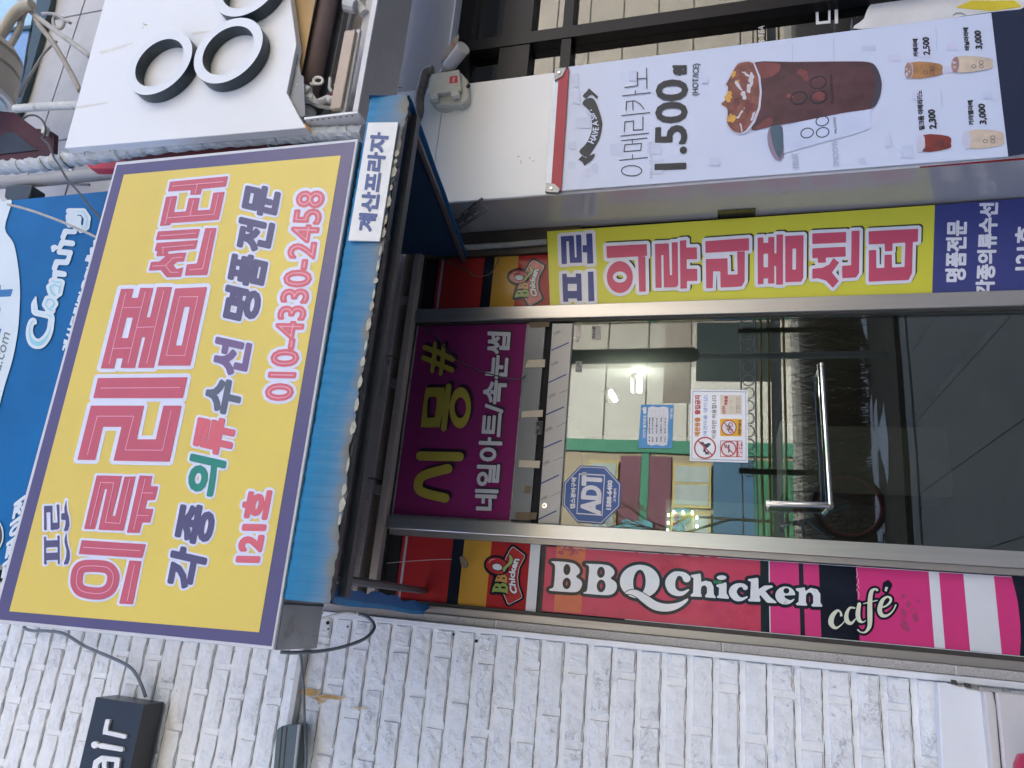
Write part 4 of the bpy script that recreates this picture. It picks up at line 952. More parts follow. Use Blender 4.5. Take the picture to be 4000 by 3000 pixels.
cafe = [scaps([(1620, 700, 14), (1612, 665, 9), (1575, 652, 15), (1522, 715, 27), (1512, 790, 28), (1560, 838, 14), (1620, 805, 6), (1668, 750, 4)]),
        scaps([(1765, 622, 9), (1712, 622, 12), (1678, 690, 21), (1682, 760, 25), (1728, 788, 15), (1775, 740, 6)]), scaps([(1815, 582, 20), (1800, 680, 25), (1812, 750, 22), (1850, 775, 9), (1885, 758, 4)]),
        scaps([(2008, 428, 13), (1980, 418, 11), (1945, 452, 21), (1930, 560, 25), (1930, 700, 27), (1925, 820, 22), (1880, 882, 11), (1830, 882, 7), (1800, 858, 9)]), caps([(1862, 575, 5), (2008, 540, 6)]),
        scaps([(2030, 622, 7), (2100, 602, 9), (2150, 555, 13), (2152, 515, 13), (2110, 503, 11), (2060, 550, 21), (2035, 640, 25), (2060, 700, 21), (2120, 702, 12), (2180, 650, 7), (2210, 590, 8)])]
acc = poly([(2092, 365), (2125, 345), (2148, 375), (2110, 450), (2085, 432)])
cream = M('brand_cream', (0.66, 0.68, 0.52), 0.25, var=0.04, coat=0.3)
lettering(tr(ZC, cafe+[acc]), pb, [(9, fblk, 0.8)], lp, 'cafe_outline', h=2.4)
lettering(tr(ZC, cafe+[poly([(2100, 392), (2128, 398), (2108, 448), (2088, 430)])]), pb, [(0, cream, 1.6)], lp, 'cafe_lettering', h=1.8)

# small emblem, reused on both transoms: drawn once in its own frame
ZL = (1850, 980, 6.309)
def emblem(parent, mapf=None, Y=-0.0012):
    def T(shs):
        a = tr(ZL, shs)
        if mapf is None: return a
        out = []
        for s in a:
            if s[0] == 'c': out.append(('c', [(*mapf(x, y), r) for x, y, r in s[1]]))
            elif s[0] == 't': out.append(('t', np.array([[mapf(*q) for q in sg2] for sg2 in s[1]])))
            else: out.append((s[0], [[mapf(*q) for q in l] for l in s[1]]))
        return out
    plaque = poly([(1480, 230), (1735, 365), (1730, 410), (1610, 620), (1580, 800), (1600, 980), (1680, 1150), (1670, 1190), (1400, 1345), (1355, 1330), (1250, 1130), (1300, 470), (1385, 320), (1440, 245)])
    ringQ = poly(ell(1120, 640, 245, 165)); bb = poly([(1010, 1160), (1050, 990), (1090, 850), (1150, 800), (1340, 800), (1360, 1160), (1180, 1140)])
    lettering(T([plaque, ringQ, bb]), Y, [(8.5, fblk, 0.4), ], parent, 'emblem_outline', h=1.8)
    lettering(T([plaque]), Y, [(0, fwht, 1.0), (-1.8, M('emblem_red', (0.40, 0.03, 0.03), 0.2, coat=0.4), 1.6)], parent, 'emblem_plaque', h=1.3)
    lettering(T([poly(ell(1120, 640, 255, 175)), bb]), Y, [(1.5, fblk, 2.0)], parent, 'emblem_shadow', h=1.8)
    lettering(T([poly(ell(1110, 635, 232, 158))]), Y, [(0, M('emblem_red', (0, 0, 0)), 2.6)], parent, 'emblem_ring', h=1.5)
    lettering(T([poly(ell(1125, 658, 105, 62))]), Y, [(3.2, fblk, 3.0), (0, fwht, 3.6)], parent, 'emblem_ring', h=1.3)
    lettering(T([caps([(940, 595, 9), (990, 535, 11), (1075, 515, 6)])]), Y, [(0, M('emblem_pink', (0.6, 0.3, 0.33), 0.3), 3.2)], parent, 'emblem_gloss', h=1.3)
    lettering(T([poly(sm([(1365, 385), (1440, 420), (1470, 480), (1440, 560), (1360, 630), (1310, 690), (1280, 735), (1245, 700), (1260, 650), (1330, 590), (1385, 520), (1390, 440)], 3))]), Y, [(1.8, fblk, 4.0), (0, M('emblem_leaf', (0.28, 0.38, 0.13), 0.3, coat=0.4), 4.6)], parent, 'emblem_leaf', h=1.3)
    lettering(T([poly([(1075, 940), (1110, 850), (1150, 805), (1200, 815), (1240, 790), (1320, 795), (1345, 840), (1345, 945), (1200, 925)], ell(1158, 860, 32, 12), ell(1268, 857, 42, 14))]), Y, [(0, M('emblem_amber', (0.50, 0.25, 0.07), 0.3, coat=0.4), 3.0)], parent, 'emblem_letter', h=1.2)
    lettering(T([poly([(1010, 1160), (1035, 1060), (1085, 975), (1150, 965), (1185, 985), (1240, 950), (1320, 955), (1360, 1010), (1362, 1155), (1330, 1130), (1200, 1125), (1060, 1135)], ell(1118, 1045, 44, 17), ell(1262, 1035, 55, 22))]), Y, [(0, M('emblem_green', (0.24, 0.33, 0.07), 0.3, coat=0.4), 3.0)], parent, 'emblem_letter', h=1.2)
    c0 = tr(ZL, [poly([(0, 0)])])
    def wf(u, v):
        x = 1575+u*40-8*math.sin(3.1*u)*8 - v*(150-30*math.sin(3.14*u)) + 55*math.sin(3.14*u)*-1*0.4; y = 1115-u*655
        x, y = ZL[0]+x/ZL[2], ZL[1]+y/ZL[2]
        return mapf(x, y) if mapf else (x, y)
    lettering(text('Chicken', 0, 0, 0, warp=wf), Y, [(3.6, fblk, 2.2), (1.7, fwht, 2.8)], parent, 'emblem_word', h=1.0)
# left panel emblem is the same drawing moved along the shopfront
def mapL(x, y):
    p = P(x, y, 0); X, Z = p[0]-1.382, p[2]-0.023
    # world -> sign coordinates on the Y=0 plane
    vx = np.array((X, CD, Z-CH)); c = vx@CF; return (2000-FPX*(vx@CU)/c, 1500-FPX*(vx@CR)/c)
emblem(lp, mapL)
rp = thing('right_transom_panel', 'red and orange printed transom panel right of the purple sign', 'window panel', (1.58, 0, 2.4))
XR = P(2000, 1001, 0)[0]
box('backing', 1.372, 1.8, 0.003, 0.008, 0, 3.0, black_m, rp)
box('dark_jamb', XR+0.002, 1.80, -0.02, 0.0, 2.2, 3.0, M('bronze_jamb', (0.06, 0.045, 0.035), 0.45, metal=0.3, var=0.2, vs=8), rp)
bands(rp, 1.376, XR, [(1556, 1564, fblk), (1564, 1576, red_d), (1576, 1586, fgry), (1586, 1764, red_d), (1764, 1808, fblk), (1808, 1914, forg), (1914, 2075, red_d), (2075, 2130, fwht)])
emblem(rp)

# ================================================================== WHITE RING SIGN (upper right)
WY = -1.0
ws = thing('ring_sign', 'white box sign with three raised rings at upper right', 'signboard', (2.3, WY, 3.2))
slab('face', [(251, 579), (409, 0), (440, -120), (1118, -120), (1135, 0), (1158, 172), (1120, 362), (1170, 459), (1197, 499)], WY, 0.045, white_panel, ws, bevel=0.003)
ring_w = M('ring_white', (0.74, 0.76, 0.78), 0.35, var=0.02); ring_s = M('ring_side', (0.03, 0.045, 0.055), 0.4)
Z1 = (0, 0, 2.212)
def ringobj(cx, cy, rx, ry, rot, w_, nm='ring'):
    # a circle on the sign plane, stood off the face; w_ width of the rim in metres
    c = P(cx, cy, WY-0.055)
    n = 56; v = []; f = []; mi = []
    Rr = rx
    for k, (rr, yy) in enumerate(((Rr, WY-0.055), (Rr, WY-0.002), (Rr-w_, WY-0.002), (Rr-w_, WY-0.055), )):
        for i in range(n):
            q = 2*math.pi*i/n; v.append((c[0]+rr*math.cos(q), yy, c[2]+rr*math.sin(q)))
    for i in range(n):
        j = (i+1) % n
        f += [(i, j, n+j, n+i), (2*n+i, 2*n+j, 3*n+j, 3*n+i), (3*n+i, 3*n+j, j, i)]; mi += [1, 1, 0]
    return mob(nm, v, f, [ring_w, ring_s], ws, midx=mi)
# centres of the rings read on their raised front rim
ringobj(622, 244, 0.168, 0, 0, 0.043); ringobj(890, 196, 0.168, 0, 0, 0.043); ringobj(965, -58, 0.168, 0, 0, 0.043)
stain = M('ring_stain', (0.42, 0.32, 0.18), 0.8, var=0.3, vs=40)
random.seed(9); sh = []
for (cx, cy) in ((700, 345), (745, 300), (1010, 190), (1015, 215), (560, 100)):
    for i in range(5): sh.append(poly(blotch(cx+random.uniform(-14, 14), cy+random.uniform(-10, 10), random.uniform(2, 5), random.uniform(1, 3), random.uniform(0, 3), 8)))
lettering(sh, WY-0.0005, [(0, stain, 0.6)], ws, 'grime_spot', kind='stuff', h=1.8)
stk = M('rain_streak', (0.70, 0.68, 0.61), 0.5, var=0.06)
lettering([caps([(395, 205, 6), (520, 168, 2)]), caps([(300, 420, 5), (420, 400, 2)]), caps([(752, 130, 5), (860, 118, 1)])], WY-0.0005, [(0, stk, 0.4)], ws, 'rain_streak', kind='stuff', h=3)

# retractable awning tucked under that sign
ra = thing('retractable_awning', 'retracted awning with brown roller and grey arms inside the white housing', 'awning', (2.4, -0.65, 3.2))
def xbar(nm, px_, Y, r, x0, x1, m, par=ra, sq=None, n=14):
    p = P(px_[0], px_[1], Y)
    if sq: return box(nm, x0, x1, Y-sq[0]/2, Y+sq[0]/2, p[2]-sq[1]/2, p[2]+sq[1]/2, m, par, bevel=0.004)
    mb = MB(); mb.bar((x0, Y, p[2]), (x1, Y, p[2]), r, n); return mb.out(nm, m, par, smooth=True)
galw = M('arm_white', (0.55, 0.55, 0.53), 0.35, var=0.05, vs=12); darkgal = M('arm_grey', (0.19, 0.19, 0.2), 0.4, metal=0.3); tanm = M('tan_profile', (0.50, 0.40, 0.31), 0.5, var=0.08)
brn = M('brown_fabric_roll', (0.17, 0.12, 0.11), 0.7, var=0.15, vs=5); tanw = M('tan_cloth', (0.45, 0.29, 0.12), 0.7, var=0.06)
HZ0, HZ1 = 2.90, 3.40
box('housing_end', 1.79, 1.80, WY+0.005, -0.73, HZ0, 3.14, white_panel, ra)
box('housing_back', 1.80, 6.0, -0.735, -0.722, HZ0+0.012, HZ1, fascia_m, ra)
box('housing_floor', 1.80, 6.0, WY+0.012, -0.722, HZ0, HZ0+0.011, M('housing_grey', (0.42, 0.41, 0.41), 0.4), ra)
box('housing_lip', 1.80, 6.0, WY+0.002, WY+0.011, HZ0-0.001, HZ0+0.022, M('lip_white', (0.62, 0.61, 0.6), 0.4), ra)
box('housing_top', 1.80, 6.0, WY+0.05, -0.722, HZ1+0.001, HZ1+0.012, fascia_m, ra)
mob('bracket_plate', [P(x, y, WY+0.02) for x, y in ((1158, 172), (1120, 362), (1170, 459), (1192, 452), (1186, 300), (1176, 292))]+[P(x, y, WY+0.03) for x, y in ((1158, 172), (1120, 362), (1170, 459), (1192, 452), (1186, 300), (1176, 292))],
    [(0, 1, 2, 3, 4, 5), (11, 10, 9, 8, 7, 6)]+[(i, i+6, (i+1) % 6+6, (i+1) % 6) for i in range(6)], darkgal, ra)
mob('folded_cloth', [P(x, y, WY+0.05) for x, y in ((1130, -40), (1240, -40), (1228, 20), (1176, 300), (1160, 200))]+[P(x, y, WY+0.07) for x, y in ((1130, -40), (1240, -40), (1228, 20), (1176, 300), (1160, 200))],
    [(0, 1, 2, 3, 4), (9, 8, 7, 6, 5)]+[(i, i+5, (i+1) % 5+5, (i+1) % 5) for i in range(5)], tanw, ra)
xbar('roller', (1250, 150), -0.88, 0.045, 1.93, 6.0, brn)
xbar('roller_end', (1250, 150), -0.88, 0.048, 1.905, 1.93, galw)
xbar('front_profile', (1316, 150), -0.80, 0, 1.85, 6.0, darkgal, sq=(0.04, 0.05))
xbar('arm_tube', (1366, 150), -0.90, 0, 1.9, 2.30, tanm, sq=(0.02, 0.052))
xbar('arm_tube', (1398, 150), -0.88, 0, 1.88, 2.32, galw, sq=(0.02, 0.02))
xbar('torsion_tube', (1424, 150), -0.80, 0, 1.82, 6.0, fascia_m, sq=(0.03, 0.04))
def yp(x, y, Y): return P(x, y, Y)
mb = MB()
a = yp(1165, 345, -0.955); b = yp(1207, 365, -0.938); c_ = yp(1290, 392, -0.895); d_ = yp(1340, 370, -0.867)
mb.tube([a, b], 0.028, 10); mb.tube(catmull([b, yp(1235, 400, -0.923), yp(1280, 385, -0.895), c_, d_], 5), 0.015, 8); mb.tube([yp(1205, 395, -0.930), yp(1245, 415, -0.913), yp(1305, 425, -0.867)], 0.008, 8)
mb.tube([yp(1192, 385, -0.941), yp(1222, 388, -0.930)], 0.021, 8)
mb.out('arm_joint', galw, ra)
mb = MB(); e1 = [yp(1215+18*math.cos(q)+28, 318-13*math.sin(q)-3, -0.930) for q in [2*math.pi*i/16 for i in range(17)]]; mb.tube(e1, 0.006, 7); mb.tube([yp(1214, 330, -0.930), yp(1232, 325, -0.930)], 0.009, 7)
mb.out('crank_eye', M('crank_ivory', (0.72, 0.7, 0.62), 0.4), ra)
mb = MB(); mb.tube([yp(1290, 305, -0.888), yp(1287, 345, -0.888), yp(1297, 360, -0.888)], 0.008, 6); mb.tube([yp(1305, 333, -0.881), yp(1345, 328, -0.860)], 0.006, 8); mb.tube([yp(1343, 318, -0.860), yp(1346, 340, -0.860)], 0.010, 8)
mb.out('bolt_bracket', galw, ra)
mb = MB(); mb.tube([yp(1325, 360, -0.867), yp(1332, 395, -0.867), yp(1348, 418, -0.867)], 0.013, 6); mb.out('knuckle', darkgal, ra)
mb = MB(); mb.tube([yp(1342, 8, -0.847), yp(1395, 12, -0.833), yp(1415, 40, -0.819), yp(1425, 55, -0.819)], 0.022, 8); mb.tube([yp(1350, 20, -0.854), yp(1390, 28, -0.847)], 0.03, 10); mb.out('elbow_joint', galw, ra)
p = yp(1291, 367, -0.888); mb = MB(); mb.bar(p, (p[0], p[1]+0.01, p[2]), 0.006, 8); mb.out('red_cap', M('red_cap', (0.35, 0.02, 0.03), 0.5), ra)
mb = MB()
for i in range(8):
    q = yp(1193+i*29, 448-i*2.4, 0); y_ = -0.95+i*0.05
    mb.bar((1.794, -0.985, 3.11-i*0.026), (1.7885, -0.985, 3.11-i*0.026), 0.004, 6)
mb.out('rivet', rust_m, ra, kind='stuff')
rs = [P(x, y, WY-0.0008) for x, y in ((1192, 488), (1200, 503), (1220, 516), (1205, 508))]
mob('rust_corner', [(p[0], p[1], p[2]) for p in [P(x, y, WY-0.004) for x, y in ((1186, 480), (1196, 482), (1218, 512), (1206, 512), (1195, 498))]], [(0, 1, 2, 3, 4)], rust_m, ra)

# ================================================================== PIPES, RED PANEL, CABLES ABOVE
wp_m = M('wrap_foil', (0.46, 0.48, 0.49), 0.5, metal=0.1, var=0.1, vs=9, bump=0.7, bs=22, dirt=(0.22, 0.22, 0.21), ds=9, dlo=0.6, dhi=0.74)
wp = thing('wrapped_pipe', 'pipe lagged in crumpled grey tape running up behind the yellow signboard', 'pipe', (1.72, -0.93, 2.9))
random.seed(3)
path = catmull([P(x, y, -0.93) for x, y in ((-60, 664), (0, 656), (150, 643), (278, 623), (430, 603), (560, 579), (780, 556), (1000, 537), (1226, 527), (1420, 521))], 14)
rad = []; r_ = 0.034; big = []
for i in range(len(path)):
    ph = i % 5
    big.append(0.031+0.003*math.sin(i*1.3)+(0.003 if ph == 0 else 0)+random.uniform(-0.0016, 0.0016))
v, f = tubemesh(path, big, 16); v = [Vector(q) for q in v]
for i in range(len(path)):
    for k in range(16):
        d = v[i*16+k]-Vector(path[i]); v[i*16+k] = Vector(path[i])+d*(1+random.uniform(-0.06, 0.06)+0.05*math.sin(3*k+i*2.1)*(1 if i % 3 else 0.3))
mob('lagging', v, f, wp_m, wp, smooth=False)
for i in range(4, len(path)-2, 9):
    mb = MB(); mb.tube([Vector(path[i])+Vector((0, 0, 0)), Vector(path[i])+(Vector(path[i+1])-Vector(path[i]))*0.15+Vector((0.001, 0, 0))], big[i]+0.0022, 12); mb.out('tie_band', M('tie_band', (0.2, 0.2, 0.2), 0.5), wp)
tube('drain_pipe', [P(x, y, -0.55) for x, y in ((-60, 722), (0, 714), (150, 705), (300, 690), (500, 670))], 0.034, M('pipe_grey', (0.34, 0.33, 0.32), 0.5, var=0.08, vs=6), label='plain grey drain pipe beside the crumpled lagged pipe', cat='pipe')
rdp = thing('sign_box_side', 'red painted metal box side behind the lagged pipe', 'sign box', (1.75, -0.85, 3.6))
slab('side', [(330, 633), (540, 604), (1175, 540), (1225, 520), (1245, 560), (1000, 600), (450, 658), (352, 658)], -0.80, 0.05, M('red_enamel', C(200, 38, 48), 0.35, var=0.08, vs=2), rdp)
slab('lower_edge', [(480, 612), (1180, 545), (1235, 528), (1240, 562), (1000, 596), (600, 632), (500, 640)], -0.806, 0.005, M('dark_red_enamel', (0.13, 0.008, 0.01), 0.4), rdp)

# cables in the upper left of the frame
tube('cable_bundle', [P(x, y, -0.5) for x, y in ((60, -25), (85, 8), (120, 45), (170, 85), (230, 130), (285, 170), (345, 215), (352, 222))], 0.0165, lcable_m, label='thick pale cable sheath reaching down to the ring sign corner', cat='cable')
tube('bent_conduit', [P(x, y, -0.5) for x, y in ((100, 30), (130, 50), (150, 95), (195, 150), (240, 220), (285, 300), (312, 355))], 0.015, M('old_conduit', (0.34, 0.30, 0.25), 0.6, var=0.2, vs=8), label='bent brownish conduit crossing the grey wall tiles', cat='cable')
tube('wide_band', [P(x, y, -0.55) for x, y in ((-20, 160), (5, 130), (40, 75), (70, 40), (95, 25), (125, 18))], 0.032, M('beige_hose', (0.48, 0.44, 0.36), 0.7, var=0.15, vs=8), label='wide beige hose arching over the blue window', cat='hose')
tube('wall_hose', [P(x, y, -0.5) for x, y in ((10, 230), (45, 170), (75, 115), (85, 70), (98, 40))], 0.019, lcable_m, label='pale hose beside the wide beige hose', cat='hose')
tube('support_bar', [P(60, 425, -0.55), P(180, 416, -0.55), P(320, 411, -0.55)], 0.024, M('bar_white', (0.58, 0.58, 0.55), 0.5, var=0.1, vs=20, dirt=(0.3, 0.28, 0.22), ds=20), label='short white steel bar joining the ring sign to the wall', cat='bar')
tube('hanging_wire', [P(x, y, -0.98) for x, y in ((88, 465), (110, 452), (140, 452), (165, 470), (178, 500), (172, 535), (165, 540), (190, 565), (205, 600), (212, 618), (232, 648), (262, 700), (300, 742), (350, 805), (385, 842), (395, 862))], 0.005, dcable_m, label='dark wire looping from the lagged pipe across the blue sign', cat='wire')
tube('stay_wire', [P(x, y, -0.9) for x, y in ((30, 798), (120, 822), (230, 862), (330, 905), (378, 928))], 0.006, lcable_m, label='thin grey stay wire crossing the blue cleaning sign', cat='wire')
tube('loose_wire', [P(x, y, -0.5) for x, y in ((92, 716), (120, 722), (155, 722), (185, 712), (215, 706), (245, 710), (275, 718), (350, 722))], 0.007, lcable_m, label='loose pale wires below the grey pipe', cat='wire')
tube('drooping_wire', [P(x, y, -0.3) for x, y in ((222, 160), (205, 175), (170, 210), (145, 250), (110, 310), (75, 380))], 0.008, lcable_m, label='thin wire drooping over the tiles towards the round drum', cat='wire')
tube('wire_knot', [P(x, y, -0.3) for x, y in ((165, 53), (205, 54), (235, 65), (250, 85), (240, 110), (215, 105), (208, 75), (225, 62), (245, 75), (275, 90))], 0.010, lcable_m, label='small tangled knot of wire on the tiles', cat='wire')
bs_ = thing('wall_clamp', 'white cable clamp strap on the wall near the lagged pipe', 'clamp', P(275, 670, -0.5))
slab('strap', [(256, 646), (263, 643), (293, 684), (288, 690)], -0.5, 0.01, white_plain, bs_)
dk = thing('floodlight', 'dark blue grey lamp head above the blue cleaning sign', 'lamp', P(70, 760, -0.6))
slab('head', [(20, 725), (85, 718), (125, 722), (112, 770), (100, 782), (40, 788), (14, 770)], -0.6, 0.09, M('lamp_navy', (0.025, 0.04, 0.055), 0.5), dk, bevel=0.01)

dm = thing('round_drum', 'beige ribbed round drum with white rim at the upper left corner', 'fan housing', P(-60, 290, -0.7))
cx = P(-118, 190, -0.62)
def dring(xs_, rs_, nm, m, par):
    pth = [(cx[0]+a, cx[1]-a*0.1, cx[2]) for a in xs_]; v, f = tubemesh(pth, rs_, 44); return mob(nm, v, f, m, par)
dring([0.05, 0.0, -0.005, -0.02, -0.025, -0.10, -0.105, -0.12, -0.125, -0.27], [0.235, 0.27, 0.255, 0.255, 0.27, 0.275, 0.26, 0.26, 0.275, 0.28], 'drum', M('drum_beige', (0.5, 0.46, 0.40), 0.6, var=0.08), dm)
dring([-0.271, -0.30], [0.27, 0.265], 'rim', white_plain, dm)
dring([-0.3005, -0.31], [0.235, 0.235], 'face', M('drum_face', (0.5, 0.66, 0.72), 0.4), dm)

um = thing('folded_parasol', 'dark navy and maroon folded awning at the far upper left', 'awning', P(60, 560, -0.5))
nvy = M('navy_canvas', (0.02, 0.03, 0.05), 0.7, var=0.2, vs=3); mar = M('maroon_canvas', (0.055, 0.012, 0.02), 0.7, var=0.2, vs=3)
slab('canvas', [(-40, 430), (58, 440), (90, 466), (140, 502), (185, 505), (212, 520), (208, 590), (196, 608), (120, 622), (0, 640), (-40, 640)], -0.45, 0.03, mar, um)
slab('canvas_fold', [(-40, 560), (30, 515), (60, 520), (110, 560), (145, 585), (60, 595), (-40, 605)], -0.458, 0.006, nvy, um)
slab('pole_cap', [(162, 492), (176, 488), (178, 498), (170, 520), (160, 518)], -0.5, 0.03, galw, um)

# tiled wall high up, with the blue window
tw = thing('tiled_wall', 'grey stone tiled upper wall behind the cables', 'wall', (3.0, 0, 6.0))
ztl = [5.2, 5.56, 5.935, 6.31, 6.69]
xtl = [1.6, 2.68, 3.75, 4.82, 5.9]
for a, b in zip(ztl[:-1], ztl[1:]):
    for c, d in zip(xtl[:-1], xtl[1:]):
        box('tile', c+0.006, d-0.006, -0.03+random.uniform(-0.002, 0.002), -0.002, a+0.006, b-0.006, tile_m, tw, bevel=0.003)
box('grout', 1.6, 5.9, -0.018, -0.001, 5.0, 6.7, M('tile_grout', (0.10, 0.10, 0.095), 0.8), tw)
for c, d in zip(xtl[:-1], xtl[1:]):
    box('tile', c+0.006, d-0.006, -0.03, -0.002, 4.84, 5.19, tile_m, tw, bevel=0.003)
uw = thing('blue_window', 'blue glazed upstairs window with dark frame at the top left corner', 'window', P(60, 150, -0.05))
wb = M('blue_glazing', (0.20, 0.36, 0.62), 0.15, var=0.25, vs=1.2, coat=0.5); wb2 = M('pale_glazing', (0.36, 0.56, 0.66), 0.15, var=0.2, vs=1.5, coat=0.5)
slab('pane', [(-60, -40), (150, -40), (118, 100), (-60, 118)], -0.05, 0.01, wb2, uw)
slab('pane', [(-60, 126), (116, 108), (62, 430), (-60, 430)], -0.05, 0.01, wb, uw)
slab('frame', [(150, -40), (205, -40), (195, 20), (170, 100), (105, 330), (65, 450), (52, 450), (100, 270), (125, 120)], -0.075, 0.04, M('window_teal', (0.02, 0.05, 0.06), 0.4), uw)
slab('frame', [(-60, 116), (122, 98), (120, 110), (-60, 128)], -0.072, 0.03, MATS['window_teal'], uw)
slab('sash', [(120, -40), (150, -40), (145, 20), (128, 60), (118, 40)], -0.07, 0.02, M('sash_grey', (0.4, 0.42, 0.42), 0.4), uw)

# ================================================================== BLUE CLEANING SIGN (upper left)
cs = thing('blue_sign', 'blue and white cleaning shop sign with white script, half hidden by the yellow signboard', 'signboard', (0.9, -0.6, 4.3))
sb = M('sign_blue', C(6, 100, 160), 0.5, var=0.2, vs=1.6, spec=0.25); sw = M('sign_white', C(212, 224, 230), 0.4, var=0.02); aq = M('sign_aqua', C(150, 208, 222), 0.4)
cq = [P(*q, -0.6) for q in ((-60, 800), (423, 757), (423, 757), (-60, 2500))]
mob('panel', [(-0.02, -0.6, 4.47), (1.83, -0.6, 4.51), (1.83, -0.6, 5.30), (-0.02, -0.6, 5.3), (-0.02, -0.48, 4.47), (1.83, -0.48, 4.51), (1.83, -0.48, 5.3), (-0.02, -0.48, 5.3)],
    [(0, 3, 2, 1), (4, 5, 6, 7), (0, 1, 5, 4), (1, 2, 6, 5), (2, 3, 7, 6), (3, 0, 4, 7)], sb, cs)
mob('panel_lower', [(-0.02, -0.602, 3.95), (1.78, -0.602, 4.1), (1.83, -0.602, 4.52), (-0.02, -0.602, 4.5)], [(0, 3, 2, 1)], sb, cs)
lettering([poly(sm([(-60, 788), (10, 787), (46, 787), (19, 891), (54, 953), (72, 1050), (78, 1130), (77, 1190), (70, 1290), (50, 1400), (20, 1500), (-20, 1640), (-60, 1700)], 4))], -0.604, [(0, sw, 1.0)], cs, 'white_field', h=3)
ZD = (0, 1100, 5.53); ZE = (0, 750, 4.424)
clean = tr(ZD, [scaps([(775, 330, 14), (740, 470, 60), (745, 560, 72), (760, 660, 70), (900, 700, 66), (1060, 730, 78), (1110, 790, 70), (1100, 900, 70), (1075, 1060, 74), (990, 1230, 92), (860, 1340, 110), (720, 1310, 110), (640, 1150, 82), (650, 960, 72), (710, 850, 72), (760, 890, 40)]),
                caps([(1110, 560, 90), (1180, 480, 80), (1130, 390, 80), (1030, 380, 80), (980, 500, 75), (1060, 600, 80), (1120, 620, 80)]),
                caps([(1200, 300, 80), (1120, 240, 90), (1080, 120, 85), (1180, 60, 80), (1290, 120, 80), (1270, 250, 80), (1330, 20, 70), (1160, 15, 70)])]) + \
        tr(ZE, [caps([(900, 1540, 60), (1050, 1560, 60)]), caps([(1105, 1420, 50), (960, 1400, 55), (940, 1480, 40)]), caps([(940, 1320, 45), (980, 1210, 50), (1150, 1215, 50), (1190, 1150, 40)]),
                caps([(1030, 1035, 50), (1210, 1050, 50), (1190, 1130, 40)]), caps([(945, 960, 50)]), caps([(910, 955, 32), (920, 1010, 30)]), caps([(1250, 890, 50), (1080, 870, 50), (1030, 960, 40)]), caps([(1090, 780, 45), (1130, 680, 48), (1290, 690, 40), (1310, 620, 40)]),
                caps([(1200, 560, 55), (1180, 420, 48), (1290, 420, 50), (1300, 540, 52), (1220, 560, 48)]), caps([(1190, 330, 50), (1440, 340, 60), (1510, 450, 60), (1490, 600, 60), (1400, 660, 50), (1360, 560, 40), (1370, 450, 40)])])
lettering(clean, -0.604, [(0, sw, 1.5), (-11.5, aq, 2.4)], cs, 'script_lettering', h=3.0)
lettering(text('계산드림타운점', (272, 1382), (372, 1060), (240, 1366)), -0.604, [(2.2, sw, 1.2)], cs, 'address_lettering', h=2.2)
lettering(text('544-0310', (350, 1020), (448, 800), (334, 1020)), -0.604, [(4.2, sw, 1.2)], cs, 'phone_number', h=2.2)
lettering(text('a.com', (2, 1450), (40, 1305), (-20, 1440)), -0.604, [(0.6, M('sign_grey_ink', C(120, 128, 130), 0.5), 2.0)], cs, 'web_address', h=2.2)
lettering(tr(ZD, [poly([(-200, 190), (275, 160), (230, 320), (-200, 340)]), poly([(-60, 60), (15, 70), (10, 180), (-60, 180)]), caps([(-60, 450, 40), (-20, 600, 30), (-60, 740, 40)]), poly([(-200, 1020), (35, 1015), (20, 1060), (-10, 1160), (-200, 1160)])]), -0.604, [(0, M('sign_deep_blue', C(40, 110, 170), 0.4), 2.0)], cs, 'large_lettering', h=2.6)
lettering(text('타퍼이전', (56, 2218), (112, 1924), (2, 2260)), -0.604, [(3.4, sw, 1.2)], cs, 'service_lettering', h=2.2)
lettering([poly(ell(-28, 2090, 36, 60))], -0.604, [(6, sw, 1.2), (0, M('sign_dark_dot', (0.06, 0.05, 0.04), 0.4), 2.0)], cs, 'round_mark', h=2.6)

# ================================================================== COFFEE BANNER
cb = thing('coffee_banner', 'white coffee price banner with large iced drink hung on the white column', 'banner', (2.13, -0.34, 0.5))
BY = -0.34
cloth = M('banner_cloth', C(212, 220, 240), 0.42, var=0.025, vs=1.0)
def bclamp(): pass
warpsheet('cloth', [(2221, 261), (3872, 50), (3938, 612), (2190, 746)], BY, cloth, cb, amp=0.0025)
warpsheet('navy_foot', [(3872, 50), (4060, 27), (4060, 590), (3938, 612)], BY-0.0, M('banner_foot_navy', C(24, 36, 66), 0.45), cb, amp=0.001)
slab('hem_strip', [(2182, 300), (2222, 264), (2191, 748), (2153, 722)], BY-0.012, 0.008, M('hem_red', C(170, 40, 58), 0.45, var=0.06), cb)
slab('rail', [(2162, 300), (2184, 298), (2156, 722), (2131, 716)], BY-0.008, 0.012, M('rail_aluminium', (0.42, 0.47, 0.55), 0.3, metal=0.4), cb)
for q in ([(2166, 268), (2213, 262), (2198, 296), (2166, 314)], [(2135, 712), (2166, 718), (2188, 738), (2180, 752), (2128, 748)]):
    b_ = slab('corner_bracket', q, BY-0.018, 0.02, galv_m, cb, bevel=0.002)
for q in ((2184, 285), (2153, 737)):
    p = P(q[0], q[1], BY-0.018); mb = MB(); mb.bar(p, (p[0], p[1]-0.006, p[2]), 0.006, 10); mb.out('screw', chrome_m, cb)
bk = M('banner_black', C(46, 48, 52), 0.5); bk2 = M('banner_slate', C(52, 58, 72), 0.5); gh = M('banner_ghost', C(190, 198, 220), 0.45); ghp = M('banner_ghost_pink', C(205, 200, 224), 0.45)
bY = BY-0.0022
Z20 = (2000, 0, 2.212)
def arcband():
    pts_o = [(625, 860), (700, 950), (760, 1050), (775, 1110), (762, 1190), (700, 1300), (665, 1360)]
    return pts_o
